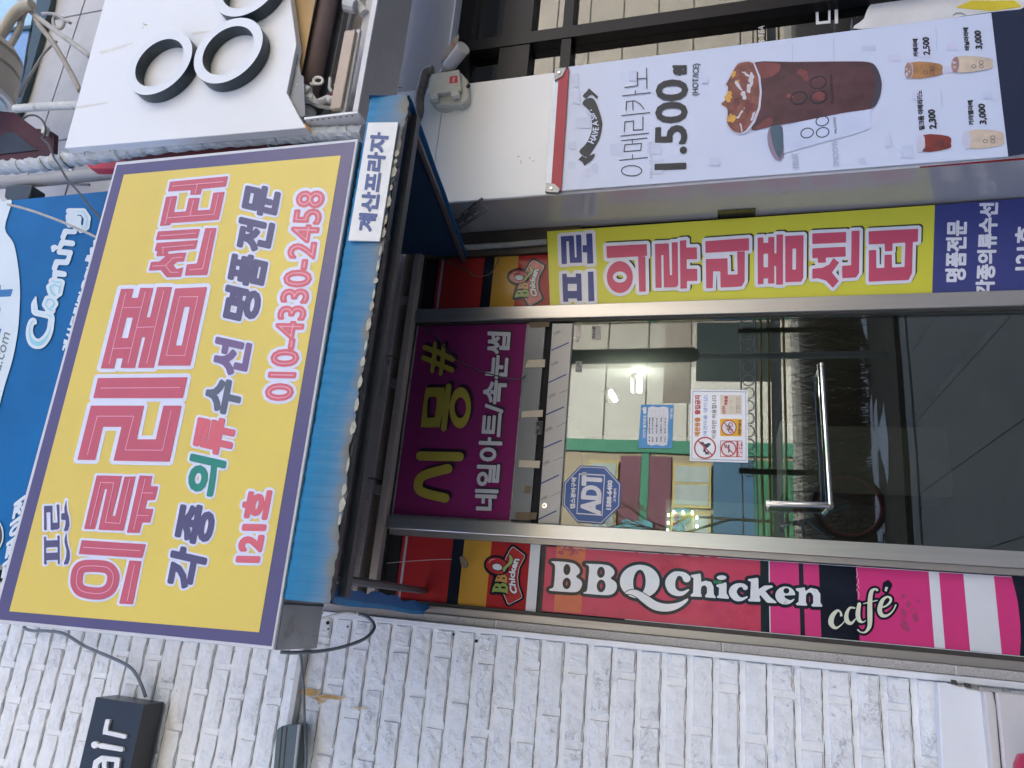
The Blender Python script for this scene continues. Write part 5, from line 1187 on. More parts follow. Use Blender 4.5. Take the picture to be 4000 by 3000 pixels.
rib = tr(Z20, [poly(sm([(640, 855), (700, 850), (740, 920), (778, 1050), (775, 1110), (755, 1200), (705, 1290), (648, 1355), (580, 1310), (640, 1240), (685, 1140), (690, 1040), (660, 950), (608, 895)], 3)),
               poly([(665, 762), (745, 835), (735, 858), (690, 815), (660, 828), (640, 850), (608, 832), (628, 805), (645, 790)]), poly([(573, 1378), (605, 1345), (640, 1365), (655, 1352), (712, 1325), (716, 1345), (690, 1385), (625, 1432), (608, 1400)])])
lettering(rib, bY, [(0, bk, 0.6)], cb, 'ribbon_print', h=1.9)
def wf(u, v):
    # along the ribbon's centre arc
    q = u; y = 1232-q*275; mid = 727-75*(2*q-0.92)**2*0.72
    x = mid+22-v*50; y = y-(v-0.5)*22*(0.5-q)*2
    return (2000+x/2.212, y/2.212)
lettering(text('HAVE A SIP!', 0, 0, 0, warp=wf), bY, [(0.8, cloth, 1.4)], cb, 'ribbon_lettering', h=1.2)
thin_ = tr(Z20, [caps([(q[0], q[1], 4) for q in ell(1033, 1475, 88, 45, 0, 20)], closed=True), caps([(930, 1385, 4), (1172, 1360, 4)]), caps([(1040, 1370, 4), (1042, 1335, 4)]),
                 caps([(968, 1310, 4), (975, 1250, 4), (1118, 1238, 4), (1112, 1298, 4)], closed=True), caps([(945, 1215, 4), (1168, 1192, 4)]), caps([(1040, 1235, 4), (1038, 1205, 4)]), caps([(940, 1175, 4), (1182, 1150, 4)]),
                 caps([(970, 1135, 4), (975, 1052, 4), (1050, 1045, 4), (1048, 1125, 4), (1130, 1118, 4), (1130, 1010, 4)]), caps([(948, 998, 4), (1190, 972, 4)]),
                 caps([(985, 950, 4), (988, 878, 4), (1060, 870, 4), (1110, 900, 4), (1140, 942, 4)]), caps([(1045, 950, 4), (1043, 880, 4)]), caps([(955, 828, 4), (1195, 800, 4)]), caps([(1065, 808, 4), (1065, 782, 4)]),
                 caps([(975, 755, 4), (1085, 740, 4), (1083, 622, 4)]), caps([(1165, 765, 4), (1162, 588, 4)]), caps([(1085, 680, 4), (1160, 676, 4)])])
lettering(thin_, bY, [(0, bk2, 0.6)], cb, 'name_print', h=1.5)
lettering(text('1.500', (2000+1500/2.212, 1452/2.212), (2000+1515/2.212, 690/2.212), (2000+1236/2.212, 1462/2.212)) + text('원', (2000+1500/2.212, 645/2.212), (2000+1500/2.212, 570/2.212), (2000+1395/2.212, 645/2.212)), bY, [(4.2, bk, 0.6)], cb, 'price_print', h=1.7)
lettering(text('(HOT/ICE)', (2000+1622/2.212, 822/2.212), (2000+1630/2.212, 548/2.212), (2000+1556/2.212, 825/2.212)), bY, [(0.5, bk2, 0.6)], cb, 'option_print', h=1.2)
# faint show-through of an older poster
random.seed(5)
gs = []; gp_ = []
for i in range(34):
    cx = random.uniform(2230, 3880); cy = random.uniform(300-(cx-2200)*0.115, 700-(cx-2200)*0.06)
    if 2790 < cx < 3460 and 220 < cy < 620: continue
    (gp_ if i % 3 == 0 else gs).append((lambda a, b: poly([(cx-a, cy-b*0.8), (cx+a, cy-b), (cx+a, cy+b), (cx-a, cy+b*0.8)]))(random.uniform(8, 26), random.uniform(8, 26)))
lettering(gs, bY, [(3, M('ghost_a', C(204, 212, 234), 0.45), 0.3)], cb, 'ghost_print', kind='stuff', h=3.2)
lettering(gp_, bY, [(3, M('ghost_b', C(210, 212, 236), 0.45), 0.35)], cb, 'ghost_print', kind='stuff', h=3.2)
lettering(text('FRUIT TEA', (3120, 655), (3112, 548), (3096, 656))+text('SMOOTHIE', (3278, 648), (3268, 520), (3256, 649))+text('TEA / LATTE', (2550, 700), (2545, 555), (2540, 700)), bY, [(0.9, gh, 0.45)], cb, 'ghost_lettering', h=1.6)
lettering([caps([(3020+75, 170, 1), (3020+75, 330, 1)]), caps([(3256, 150, 1), (3258, 240, 1)]), caps([(3655, 102, 1), (3660, 200, 1)]), caps([(3675, 350, 1.2), (3680, 415, 1.2)])], bY, [(0.2, gh, 0.45)], cb, 'ghost_rule', kind='stuff', h=1.4)
# printed cup
ZM = (2750, 200, 4.424)
cof = M('coffee_print', (0.085, 0.032, 0.04), 0.4, var=0.45, vs=7); cofr = M('coffee_red', (0.19, 0.05, 0.05), 0.4, var=0.3, vs=9); amb = M('ice_amber', (0.62, 0.33, 0.06), 0.4, var=0.3, vs=25); icb = M('ice_brown', (0.22, 0.075, 0.055), 0.4, var=0.45, vs=18); icw = M('ice_white', (0.62, 0.58, 0.62), 0.4, var=0.12, vs=25); cupw = M('cup_rim', C(208, 208, 224), 0.4)
lettering([poly(sm([(2945, 244), (3100, 242), (3300, 240), (3395, 243), (3425, 265), (3442, 310), (3443, 350), (3430, 395), (3400, 425), (3300, 440), (3150, 470), (3020, 492), (2935, 508), (2960, 450), (2972, 380), (2965, 300)], 3))], bY, [(1.0, M('cup_halo', C(182, 186, 212), 0.45), 0.5), (0, cof, 1.1)], cb, 'cup_print', h=2.4)
lettering([poly(sm([(2950, 250), (3040, 248), (3045, 275), (3010, 300), (2968, 302)], 3)), poly(sm([(2950, 500), (3000, 460), (3018, 468), (3010, 490), (2980, 502)], 3)), poly(blotch(3085, 375, 14, 8, 0.3)), poly(blotch(3195, 372, 26, 18, 0.2)), poly(blotch(3140, 290, 26, 14, 0.8))], bY, [(0, cofr, 1.6)], cb, 'cup_highlight', kind='stuff', h=2.2)
lettering([poly(sm([(3395, 246), (3425, 268), (3442, 312), (3443, 350), (3430, 395), (3402, 425), (3410, 390), (3422, 340), (3418, 290)], 3))], bY, [(0, M('cup_base', (0.05, 0.05, 0.075), 0.4), 1.7)], cb, 'cup_base', h=2.2)
lettering([poly(sm([(2890, 242), (2945, 244), (2972, 320), (2974, 380), (2962, 440), (2935, 495), (2905, 520), (2880, 522), (2856, 510), (2836, 480), (2838, 450), (2836, 425), (2816, 412), (2816, 400), (2832, 385), (2840, 340), (2830, 334), (2848, 300), (2868, 262)], 3))], bY, [(1.5, cupw, 0.9), (-4, icb, 1.9)], cb, 'ice_print', h=2.2)
random.seed(31)
ap = [blotch(2866, 290, 15, 8, -1.1), blotch(2845, 378, 13, 18, 0.2), blotch(2857, 462, 16, 15, 0.0), blotch(2880, 320, 12, 5, -0.8)]
wpz = [blotch(2885, 335, 24, 7, 0.9), blotch(2905, 370, 18, 9, 1.3), blotch(2925, 345, 20, 10, 1.8), blotch(2915, 290, 16, 5, 0.6), blotch(2935, 310, 10, 24, 0.1), blotch(2895, 440, 24, 3, 2.2), blotch(2940, 455, 24, 4, 1.9), blotch(2895, 495, 20, 3, 1.4)]
dpz = [blotch(2905, 310, 16, 13, 0.5), blotch(2925, 420, 22, 20, 0.8), blotch(2900, 480, 14, 16, 0.4), blotch(2878, 400, 12, 20, 0.3)]
lettering([poly(a) for a in dpz], bY, [(0, cofr, 2.3)], cb, 'ice_shade', kind='stuff', h=2.0)
lettering([poly(a) for a in ap], bY, [(0, amb, 2.7)], cb, 'ice_amber', kind='stuff', h=1.8)
lettering([poly(a) for a in wpz], bY, [(0, icw, 3.0)], cb, 'ice_glint', kind='stuff', h=1.8)
lettering([caps([(2944, 244, 3), (2966, 300, 4), (2972, 360, 4), (2966, 420, 4.5), (2945, 475, 5), (2915, 515, 4), (2885, 524, 2)])], bY, [(0, cupw, 3.4)], cb, 'cup_rim', h=1.8)
def logo(cx, cy, s, m, dz, rot=0.0):
    L = [(-58, 25), (20, 22), (18, -35)]
    out = []
    for a, b in L:
        x = cx+(a*math.cos(rot)-b*math.sin(rot))*s; y = cy+(a*math.sin(rot)+b*math.cos(rot))*s
        out.append(caps([(q[0], q[1], 2.2*s+0.4) for q in ell(x, y, 32*s, 24*s, -0.25, 18)], closed=True))
    lettering(out, bY, [(0, m, dz)], cb, 'cup_logo', h=max(1.0, 1.7*s))
logo(3178, 357, 1.0, M('logo_black', (0.02, 0.02, 0.03), 0.4), 2.4)
lettering(text('PALGONG TEA', (3258, 402), (3252, 288), (3246, 402)), bY, [(0.25, MATS['logo_black'], 2.4)], cb, 'cup_lettering', h=1.0)
# paper cup behind
lettering([poly(sm([(2985, 508), (3040, 500), (3150, 470), (3390, 428), (3398, 440), (3400, 480), (3380, 510), (3200, 560), (3060, 600), (3040, 622), (3010, 610), (2990, 560)], 3))], bY, [(0, M('paper_cup', C(206, 216, 240), 0.45), 0.75)], cb, 'paper_cup_print', h=2.6)
lettering([poly(ell(3030, 560, 30, 68, -0.22, 30))], bY, [(0, M('cup_lip', C(150, 130, 150), 0.45), 1.3)], cb, 'paper_cup_mouth', h=2.0)
lettering([poly(sm([(3010, 498), (3052, 490), (3060, 540), (3058, 590), (3046, 618), (3028, 590), (3015, 545)], 3))], bY, [(0, M('cup_inside', C(78, 102, 118), 0.45), 2.0)], cb, 'paper_cup_inside', h=2.0)
logo(3198, 500, 0.78, M('logo_teal', C(40, 62, 84), 0.4), 1.3)
lettering(text('PALGONG', (3270, 520), (3264, 458), (3260, 521)), bY, [(0.2, MATS['logo_teal'], 1.3)], cb, 'cup_lettering', h=1.0)
# small drinks with names and prices
def drink(cx, cy, L, w1, w2, a1, a2, mtop, mbot, up=True):
    # cx, cy: mouth centre; cup runs in +x
    s = -0.06
    def q(t, o): return (cx+L*t, cy+o+s*0*t)
    lettering([poly(sm([q(0.22, -w1), q(1.0, -w2-4), q(1.07, 0), q(1.0, w2-4), q(0.22, w1)], 3))], bY, [(0.8, cupw, 0.8), (0, mbot, 1.3)], cb, 'drink_print', h=1.4)
    lettering([poly(blotch(cx+L*0.17, cy, 16, w1+1, 0.05, 16, 0.1))], bY, [(1.3, cupw, 1.6), (-0.6, mtop, 2.2)], cb, 'drink_foam', h=1.3)
    random.seed(int(cx+cy))
    lettering([poly(blotch(cx+L*0.15+random.uniform(-9, 9), cy+random.uniform(-w1*0.7, w1*0.7), 4, 3, random.uniform(0, 3), 8)) for _ in range(5)], bY, [(0, cupw, 2.6)], cb, 'drink_ice', kind='stuff', h=1.1)
    out = [caps([(e[0], e[1], 0.9) for e in ell(cx+L*t_, cy+o, 8.5, 6.5, 0, 12)], closed=True) for t_, o in ((0.62, 7), (0.80, 7), (0.80, -8))]
    lettering(out, bY, [(0, bk2, 2.0)], cb, 'drink_logo', h=1.0)
lat = M('latte_print', (0.44, 0.22, 0.09), 0.4, var=0.4, vs=12); mlk = M('milk_print', (0.62, 0.5, 0.38), 0.4, var=0.2, vs=14); am2 = M('americano_print', (0.22, 0.04, 0.03), 0.4, var=0.3, vs=12); frt = M('froth_print', (0.40, 0.24, 0.2), 0.4, var=0.3, vs=20)
drink(3525, 275, 145, 31, 22, 0, 0, frt, lat); drink(3705, 252, 160, 31, 20, 0, 0, frt, mlk); drink(3575, 560, 130, 32, 24, 0, 0, cupw, am2); drink(3750, 545, 160, 34, 27, 0, 0, cupw, mlk)
for body, BLp, BRp, TLp, b_ in (('카페라떼', (3588, 220), (3585, 152), (3568, 220), 0.9), ('2,500', (3636, 214), (3632, 146), (3608, 214), 1.5), ('바닐라라떼', (3788, 195), (3782, 108), (3768, 195), 0.9), ('3,000', (3840, 190), (3834, 120), (3812, 190), 1.5),
                           ('밀크폼 아메리카노', (3612, 505), (3602, 352), (3590, 507), 0.9), ('2,300', (3662, 502), (3655, 428), (3632, 503), 1.5), ('카라멜라떼', (3804, 487), (3800, 392), (3784, 488), 0.9), ('3,000', (3857, 484), (3850, 406), (3828, 484), 1.5)):
    lettering(text(body, BLp, BRp, TLp), bY, [(b_, bk, 0.6)], cb, 'menu_print', h=1.25)

# ================================================================== ELECTRICAL BOX WITH SPOTLIGHT
eb = thing('junction_box', 'cream plastic junction box with red label on the white column', 'electrical box', P(1745, 340, -0.32))
bodyp = [(1685, 289), (1796, 271), (1822, 300), (1824, 380), (1790, 402), (1700, 405), (1672, 390), (1671, 365)]
cream_p = M('cream_plastic', (0.56, 0.55, 0.49), 0.4, var=0.04, vs=9, dirt=(0.4, 0.38, 0.3), ds=14, dlo=0.58, dhi=0.7)
slab('body', [(1690, 296), (1800, 282), (1826, 312), (1828, 385), (1798, 408), (1700, 408), (1678, 392)], -0.355, 0.047, cream_p, eb, bevel=0.006)
slab('lid', [(1684, 289), (1793, 271), (1800, 350), (1764, 358), (1671, 368), (1675, 330)], -0.385, 0.029, cream_p, eb, bevel=0.004)
slab('latch', [(1677, 366), (1708, 363), (1708, 384), (1682, 386)], -0.39, 0.03, MATS['cream_plastic'], eb, bevel=0.003)
slab('latch', [(1760, 357), (1790, 352), (1793, 372), (1762, 376)], -0.39, 0.03, MATS['cream_plastic'], eb, bevel=0.003)
slab('label', [(1757, 299), (1787, 295), (1788, 322), (1755, 326)], -0.3862, 0.0008, M('label_red', C(214, 60, 58), 0.45), eb)
lettering(text('차량', (1776, 320), (1778, 302), (1766, 321)), -0.3865, [(0.3, cloth, 0.5)], eb, 'label_print', h=1.0)
pl = P(1752, 385, -0.311); 
mb = MB(); mb.bar((pl[0], -0.309, pl[2]), (pl[0], -0.322, pl[2]), 0.083, 40); mb.out('base_ring', cream_p, eb, bevel=0.003)
mb = MB(); q = P(1826, 340, -0.35); mb.bar(q, (q[0], q[1]-0.01, q[2]-0.012), 0.009, 8); mb.out('cable_gland', ink, eb)
spt = thing('security_spotlight', 'small grey cylinder spotlight with folded label flap above the junction box', 'spotlight', P(1775, 230, -0.4))
a, b = P(1752, 262, -0.36), P(1810, 186, -0.44)
mb = MB(); mb.bar(a, b, 0.033, 24); mb.out('tube', M('spot_grey', (0.42, 0.41, 0.42), 0.4, var=0.05), spt)
v = (Vector(b)-Vector(a)).normalized(); mb = MB(); mb.tube([Vector(a)-v*0.03, Vector(a)+v*0.002], 0.014, 12); mb.tube([Vector(a)-v*0.05, Vector(a)-v*0.028], 0.022, 12); mb.out('knuckle', steel_m, spt)
mb = MB(); mb.tube([Vector(b)-v*0.012, Vector(b)+v*0.002], 0.0345, 24); mb.out('front_ring', plastic_g, spt)
slab('label_flap', [(1790, 131), (1793, 142), (1788, 168), (1762, 205), (1740, 226), (1722, 238), (1733, 205), (1765, 160)], -0.40, 0.002, M('flap_paper', (0.34, 0.29, 0.25), 0.7, var=0.25, vs=30, dirt=(0.5, 0.1, 0.07), ds=18, dlo=0.6, dhi=0.65), spt)
slab('shroud', [(1722, 236), (1742, 222), (1768, 210), (1745, 262), (1732, 280), (1728, 258)], -0.385, 0.002, galv_m, spt)
tube('flexible_elbow', [P(x, y, -0.36) for x, y in ((1690, 277), (1672, 280), (1658, 296), (1652, 325), (1640, 370), (1636, 400), (1636, 440), (1622, 478))], 0.026, M('elbow_foil', (0.20, 0.18, 0.15), 0.5, metal=0.3, var=0.35, vs=14, bump=0.5, bs=30), n=12, label='dirty grey flexible conduit elbow between junction box and awning', cat='conduit')

# slotted angle iron
ai = thing('slotted_angle', 'short black slotted steel angle sticking out from the awning hem', 'bracket', P(1830, 830, -0.3))
a0, a1 = P(1778, 873, -0.12), P(1898, 795, -0.34)
q1 = [(1768, 848), (1885, 771), (1892, 796), (1780, 872)]; q2 = [(1780, 872), (1892, 796), (1912, 819), (1790, 901)]
def lerpY(x): return -0.14-(x-1770)/130*0.22
def qplate(nm, q, m, parent, nx_=9, slots=True):
    (a, b, c, d) = [np.array(t, float) for t in q]
    v = []; f = []
    def pt(s, t):
        x = (a*(1-s)+b*s)*(1-t)+(d*(1-s)+c*s)*t; return P(x[0], x[1], lerpY(x[0]))
    N_ = 12; ts = [0, 0.34, 0.62, 1]; ss = [i/N_ for i in range(N_+1)]
    for t in ts:
        for s in ss: v.append(pt(s, t))
    for j in range(3):
        for i in range(N_):
            if j == 1 and i % 3 != 0 and i not in (0, N_-1): continue
            f.append((j*(N_+1)+i, j*(N_+1)+i+1, (j+1)*(N_+1)+i+1, (j+1)*(N_+1)+i))
    o = mob(nm, v, f, m, parent); s_ = o.modifiers.new('s', 'SOLIDIFY'); s_.thickness = 0.002; return o
am = M('black_oxide', (0.035, 0.033, 0.03), 0.5, metal=0.3, var=0.3, vs=30)
qplate('flange', q1, am, ai); qplate('flange', q2, am, ai)

# ribbed conduit beside the right panel
rc = thing('ribbed_conduit', 'grey ribbed flexible conduit along the right edge of the shopfront', 'conduit', P(1960, 950, -0.05))
rp_ = catmull([P(x, y, -0.035) for x, y in ((1812, 968), (1900, 962), (2000, 956), (2070, 950), (2136, 945))], 26)
v, f = tubemesh(rp_, [0.0135+(0.0022 if i % 2 else -0.0016) for i in range(len(rp_))], 12); mob('tube', v, f, M('conduit_grey', (0.34, 0.33, 0.31), 0.45, var=0.1, vs=20), rc)

# ================================================================== "air" SIGN BOX
hb_ = thing('hair_sign', 'black box sign with raised white lettering on the white brick wall', 'sign', (-0.8, -0.08, 3.97))
axm = M('signbox_black', (0.022, 0.028, 0.036), 0.32, var=0.12, vs=6)
box('box', -1.75, -0.549, -0.203, -0.079, 3.966, 4.236, axm, hb_, bevel=0.004)
Z25 = (0, 2250, 2.212)
air = tr(Z25, [caps([(905, 1350, 18), (1072, 1388, 19)]), poly([(888, 1372), (890, 1330), (900, 1290), (912, 1238), (945, 1240), (948, 1255), (935, 1300), (930, 1340)]), caps([(870, 1468, 22), (1045, 1498, 20)]), poly(ell(817, 1460, 30, 30)),
               caps([(812, 1700, 24), (830, 1610, 24), (880, 1575, 22), (1018, 1590, 20)]), caps([(900, 1580, 20), (900, 1700, 20)]), caps([(1012, 1600, 22), (1000, 1700, 22), (900, 1712, 20)])])
lettering(air, -0.2035, [(0, wt, 12)], hb_, 'raised_letters', h=2.2, thick=0.012)

# cables over the brick wall
tube('sign_cable', [P(0+x/2.212, 2250+y/2.212, -0.12) for x, y in ((205, 438), (235, 462), (300, 474), (420, 476), (560, 502), (720, 600), (860, 662), (980, 712), (1110, 778), (1175, 850), (1225, 950), (1258, 1045))], 0.0075, cable_m, label='grey cable sagging over the brick wall down to the black sign', cat='cable')
LP = [(0, 1280), (150, 1288), (300, 1284), (600, 1262), (900, 1200), (1150, 1112), (1280, 1020), (1335, 925), (1315, 850), (1250, 785), (1180, 752), (1115, 735)]
tube('looping_cable', [P(1100+x/3.687, 2200+y/3.687, -1.0+0.78*i/(len(LP)-1)) for i, (x, y) in enumerate(LP)], 0.0062, cable_m, label='grey cable looping from the signboard corner to the white rope', cat='cable')
rp2 = [(478, 745), (500, 790), (545, 785), (565, 740), (590, 700), (575, 665), (555, 690), (560, 740), (540, 785), (620, 780), (720, 755), (820, 728), (930, 712), (1020, 716), (1075, 735), (1105, 705)]
tube('white_rope', [P(1100+x/3.687, 2200+y/3.687, -0.24) for x, y in rp2], 0.0055, rope_m, n=6, label='knotted white rope tied at the top of the brick corner', cat='rope')
tube('vertical_cable', [P(1000+x/2.212, 2250+y/2.212, -0.12) for x, y in ((372, 660), (388, 700), (400, 850), (413, 1000), (420, 1300), (430, 1500), (428, 1700))], 0.006, cable_m, label='thin grey cable running up the brick wall beside the dark pipe cover', cat='cable')
pc = thing('pipe_cover', 'dark grey green plastic pipe cover on the brick wall', 'pipe cover', P(1120, 2900, -0.14))
slab('cover', [(1079, 2848), (1100, 2836), (1145, 2829), (1170, 2831), (1150, 3040), (1062, 3040)], -0.15, 0.07, cable_cover, pc, bevel=0.008)
slab('lip', [(1163, 2831), (1171, 2830), (1148, 3040), (1141, 3040)], -0.158, 0.012, plastic_g, pc)
for dx in (0, 18): slab('rib', [(1100+dx, 2838), (1104+dx, 2838), (1086+dx, 3040), (1082+dx, 3040)], -0.152, 0.004, gasket_m, pc)
# door contact seen below the lintel, little cord with a tag
tube('cord', [P(x, y, -0.05) for x, y in ((1510, 2200), (1600, 2192), (1700, 2186), (1765, 2185))], 0.0012, lcable_m, label='thin cord hanging in front of the red left panel', cat='cord')
tg = thing('cord_weight', 'small brown weight at the end of the thin cord', 'weight', P(1803, 2200, -0.06))
slab('tag', [(1795, 2175), (1808, 2172), (1826, 2196), (1826, 2212), (1812, 2220), (1802, 2210)], -0.06, 0.012, M('tag_brown', (0.2, 0.14, 0.09), 0.7, var=0.3, vs=50), tg)
tube('thin_vine_wire', [P(x, y, -0.05) for x, y in ((1725, 1012), (1780, 1035), (1830, 1060), (1855, 1078), (1900, 1076), (1925, 1058), (1943, 1022), (1952, 995))], 0.0028, M('rusty_wire', (0.11, 0.08, 0.06), 0.8, var=0.3, vs=60), label='rusty wire hooked across the red transom panel', cat='wire')
tube('dark_twin_wire', [P(x, y, -0.04) for x, y in ((1655, 1275), (1700, 1310), (1745, 1365), (1790, 1410), (1835, 1432), (1880, 1452), (1920, 1462), (1965, 1474), (2010, 1480), (2040, 1478), (2052, 1466))], 0.0032, dcable_m, label='dark wire drooping across the purple sign', cat='wire')

# ================================================================== WHITE DUCT COVERS (lower left of the place)
du = thing('duct_cover', 'white sheet metal cover over the lower brick wall', 'cover', P(3760, 2900, -0.13))
slab('sheet', [(3662, 2668), (3700, 2668), (3836, 2703), (3852, 2800), (3874, 3040), (3682, 3040), (3668, 2800)], -0.13, 0.05, white_plain, du, bevel=0.004)
d2 = thing('beige_duct', 'beige duct with a dark brown seam at the lower corner of the brick wall', 'duct', P(3950, 2900, -0.16))
dbm = M('duct_beige', (0.60, 0.57, 0.55), 0.4, var=0.03)
slab('body', [(3841, 2700), (3880, 2703), (3892, 2760), (3915, 3040), (3876, 3040), (3850, 2790)], -0.165, 0.09, dbm, d2, bevel=0.006)
slab('body', [(3889, 2703), (4050, 2720), (4050, 3040), (3922, 3040), (3905, 2850)], -0.168, 0.09, dbm, d2, bevel=0.008)
slab('seam', [(3878, 2703), (3890, 2706), (3906, 2850), (3924, 3040), (3913, 3040), (3893, 2850)], -0.158, 0.05, M('seam_brown', (0.07, 0.035, 0.03), 0.6), d2)
for x, y in ((3730, 2668), (3782, 2680)):
    c_ = thing('duct_clip', 'small dark clip at the edge of the white cover, %s one' % ('nearer the top' if x == 3730 else 'nearer the ground'), 'clip', P(x, y, -0.12), 'clips holding the white cover')
    slab('clip', [(x-8, y-12), (x+6, y-10), (x+14, y+8), (x-4, y+6)], -0.14, 0.03, gasket_m, c_)
rb = thing('red_ball_float', 'red rounded object at the lowest corner of the brick wall', 'object', P(4000, 2990, -0.3))
mb = MB(); c_ = P(4030, 3010, -0.3); v, f = tubemesh([(c_[0], -0.3, c_[2]-0.05), (c_[0], -0.3, c_[2]-0.03), (c_[0], -0.3, c_[2]), (c_[0], -0.3, c_[2]+0.03), (c_[0], -0.3, c_[2]+0.045)], [0.02, 0.042, 0.05, 0.042, 0.015], 20); mb.add(v, f); mb.out('shell', M('red_plastic', C(190, 50, 85), 0.4), rb, smooth=True)

# ================================================================== NOTICES ON THE DOOR GLASS
NY = -0.0046
oc = thing('security_sticker', 'blue octagonal security company sticker at the top left of the door glass', 'sticker', P(2320, 1930, 0))
ob = M('sticker_blue', C(38, 82, 150), 0.35, var=0.05, vs=6); ow_ = M('sticker_white', C(222, 222, 226), 0.4)
octo = [(595, 705), (805, 710), (945, 860), (940, 1040), (775, 1215), (565, 1200), (440, 1040), (445, 850)]
octo = [(590, 703), (805, 712), (943, 862), (934, 1060), (775, 1212), (560, 1196), (440, 1048), (448, 852)]
slab('sheet', [(2000+x/2.212, 1500+y/2.212) for x, y in octo], NY-0.0006, 0.0005, ob, oc)
def scaled(pts, k):
    c = np.mean(pts, 0); return [tuple(c+(np.array(p)-c)*k) for p in pts]
lettering(tr(Z23, [poly(scaled(octo, 0.955), scaled(octo, 0.935))]), NY-0.0008, [(0.2, ow_, 0.3)], oc, 'border_line', h=1.3)
lb = [(580, 773), (803, 785), (780, 1138), (558, 1122)]
lettering(tr(Z23, [poly(lb, scaled(lb, 0.955))]), NY-0.0008, [(0.4, ow_, 0.4)], oc, 'logo_frame', h=1.3)
A_ = poly([(600, 1058), (625, 1015), (750, 965), (755, 1000), (720, 1018), (715, 1060), (748, 1080), (752, 1128), (600, 1070)], [(655, 1052), (690, 1038), (685, 1068)])
T1 = tr(Z23, [poly([(596, 1052), (598, 1012), (762, 968), (760, 1018), (722, 1028), (718, 1072), (752, 1082), (748, 1128)], [(640, 1045), (690, 1033), (686, 1070)]),
              poly([(598, 900), (638, 898), (636, 905), (720, 905), (722, 870), (765, 872), (760, 905), (745, 950), (700, 968), (650, 965), (612, 945)], [(640, 925), (665, 930), (700, 925), (690, 905)]),
              poly([(608, 778), (646, 780), (644, 822), (770, 828), (768, 866), (640, 862), (638, 896), (600, 894)])])
A2 = text('ADT', (2000+756/2.212, 1500+1122/2.212), (2000+770/2.212, 1500+782/2.212), (2000+600/2.212, 1500+1112/2.212))
lettering(A2, NY-0.0008, [(4.6, ow_, 0.4)], oc, 'logo_lettering', h=1.5)
lettering(text('캡스경비구역', (2000+543/2.212, 1500+1078/2.212), (2000+557/2.212, 1500+812/2.212), (2000+503/2.212, 1500+1075/2.212)), NY-0.0008, [(1.1, ow_, 0.4)], oc, 'sticker_lettering', h=1.1)
lettering(text('1588-6400', (2000+853/2.212, 1500+1085/2.212), (2000+866/2.212, 1500+835/2.212), (2000+816/2.212, 1500+1083/2.212)), NY-0.0008, [(1.5, ow_, 0.4)], oc, 'sticker_lettering', h=1.1)
lettering(text('고객센터', (2000+897/2.212, 1500+1020/2.212), (2000+903/2.212, 1500+905/2.212), (2000+874/2.212, 1500+1019/2.212)), NY-0.0008, [(0.5, ow_, 0.4)], oc, 'sticker_lettering', h=0.9)

cn = thing('camera_notice', 'blue and white camera notice taped to the door glass', 'notice', P(2560, 1665, 0))
cnb = M('notice_blue', C(62, 142, 200), 0.3, var=0.05, vs=6)
slab('sheet', [(2000+x/2.212, 1500+y/2.212) for x, y in ((1115, 178), (1397, 180), (1385, 555), (1090, 552))], NY-0.0006, 0.0005, cnb, cn)
lettering(tr(Z23, [poly(sm([(1178, 203), (1260, 203), (1350, 205), (1346, 360), (1340, 526), (1250, 524), (1170, 520), (1174, 360)], 2))]), NY-0.0008, [(0, ow_, 0.3)], cn, 'white_field', h=1.6)
lettering(text('CCTV 설치안내', (2000+1153/2.212, 1500+465/2.212), (2000+1160/2.212, 1500+275/2.212), (2000+1127/2.212, 1500+465/2.212)), NY-0.0008, [(0.6, ow_, 0.4)], cn, 'title_lettering', h=1.0)
lettering(tr(Z23, [poly([(1135, 200), (1160, 200), (1162, 250), (1140, 262), (1130, 230)]), caps([(1122, 215, 3), (1150, 222, 4)])]), NY-0.0008, [(0, ow_, 0.5)], cn, 'camera_icon', h=1.1)
rowsn = [(1195, '목 적', '범죄예방 및 화재예방'), (1222, '촬영시간', '24시간 연속 촬영'), (1258, '촬영장소', '계산동지하'), (1295, '관리책임', '건물관리, 학원'), (1330, '연 락 처', '관리사무소')]
for x, k, vtx in rowsn:
    lettering(text(k, (2000+(x-2)/2.212, 1500+500/2.212), (2000+x/2.212, 1500+455/2.212), (2000+(x-14)/2.212, 1500+500/2.212))+text(vtx, (2000+(x-2)/2.212, 1500+430/2.212), (2000+(x+1)/2.212, 1500+290/2.212), (2000+(x-14)/2.212, 1500+430/2.212)), NY-0.0008, [(0.25, ink, 0.8)], cn, 'notice_print', h=0.8)
lettering([caps([(2000+x/2.212, 1500+215/2.212, 0.4), (2000+(x-5)/2.212, 1500+510/2.212, 0.4)]) for x in (1208, 1242, 1276, 1310)], NY-0.0008, [(0.1, gh, 0.7)], cn, 'notice_rule', kind='stuff', h=0.9)
lettering(text('1588-7082', (2000+1385/2.212, 1500+300/2.212), (2000+1386/2.212, 1500+210/2.212), (2000+1368/2.212, 1500+300/2.212)), NY-0.0008, [(0.3, ow_, 0.4)], cn, 'notice_phone', h=0.9)

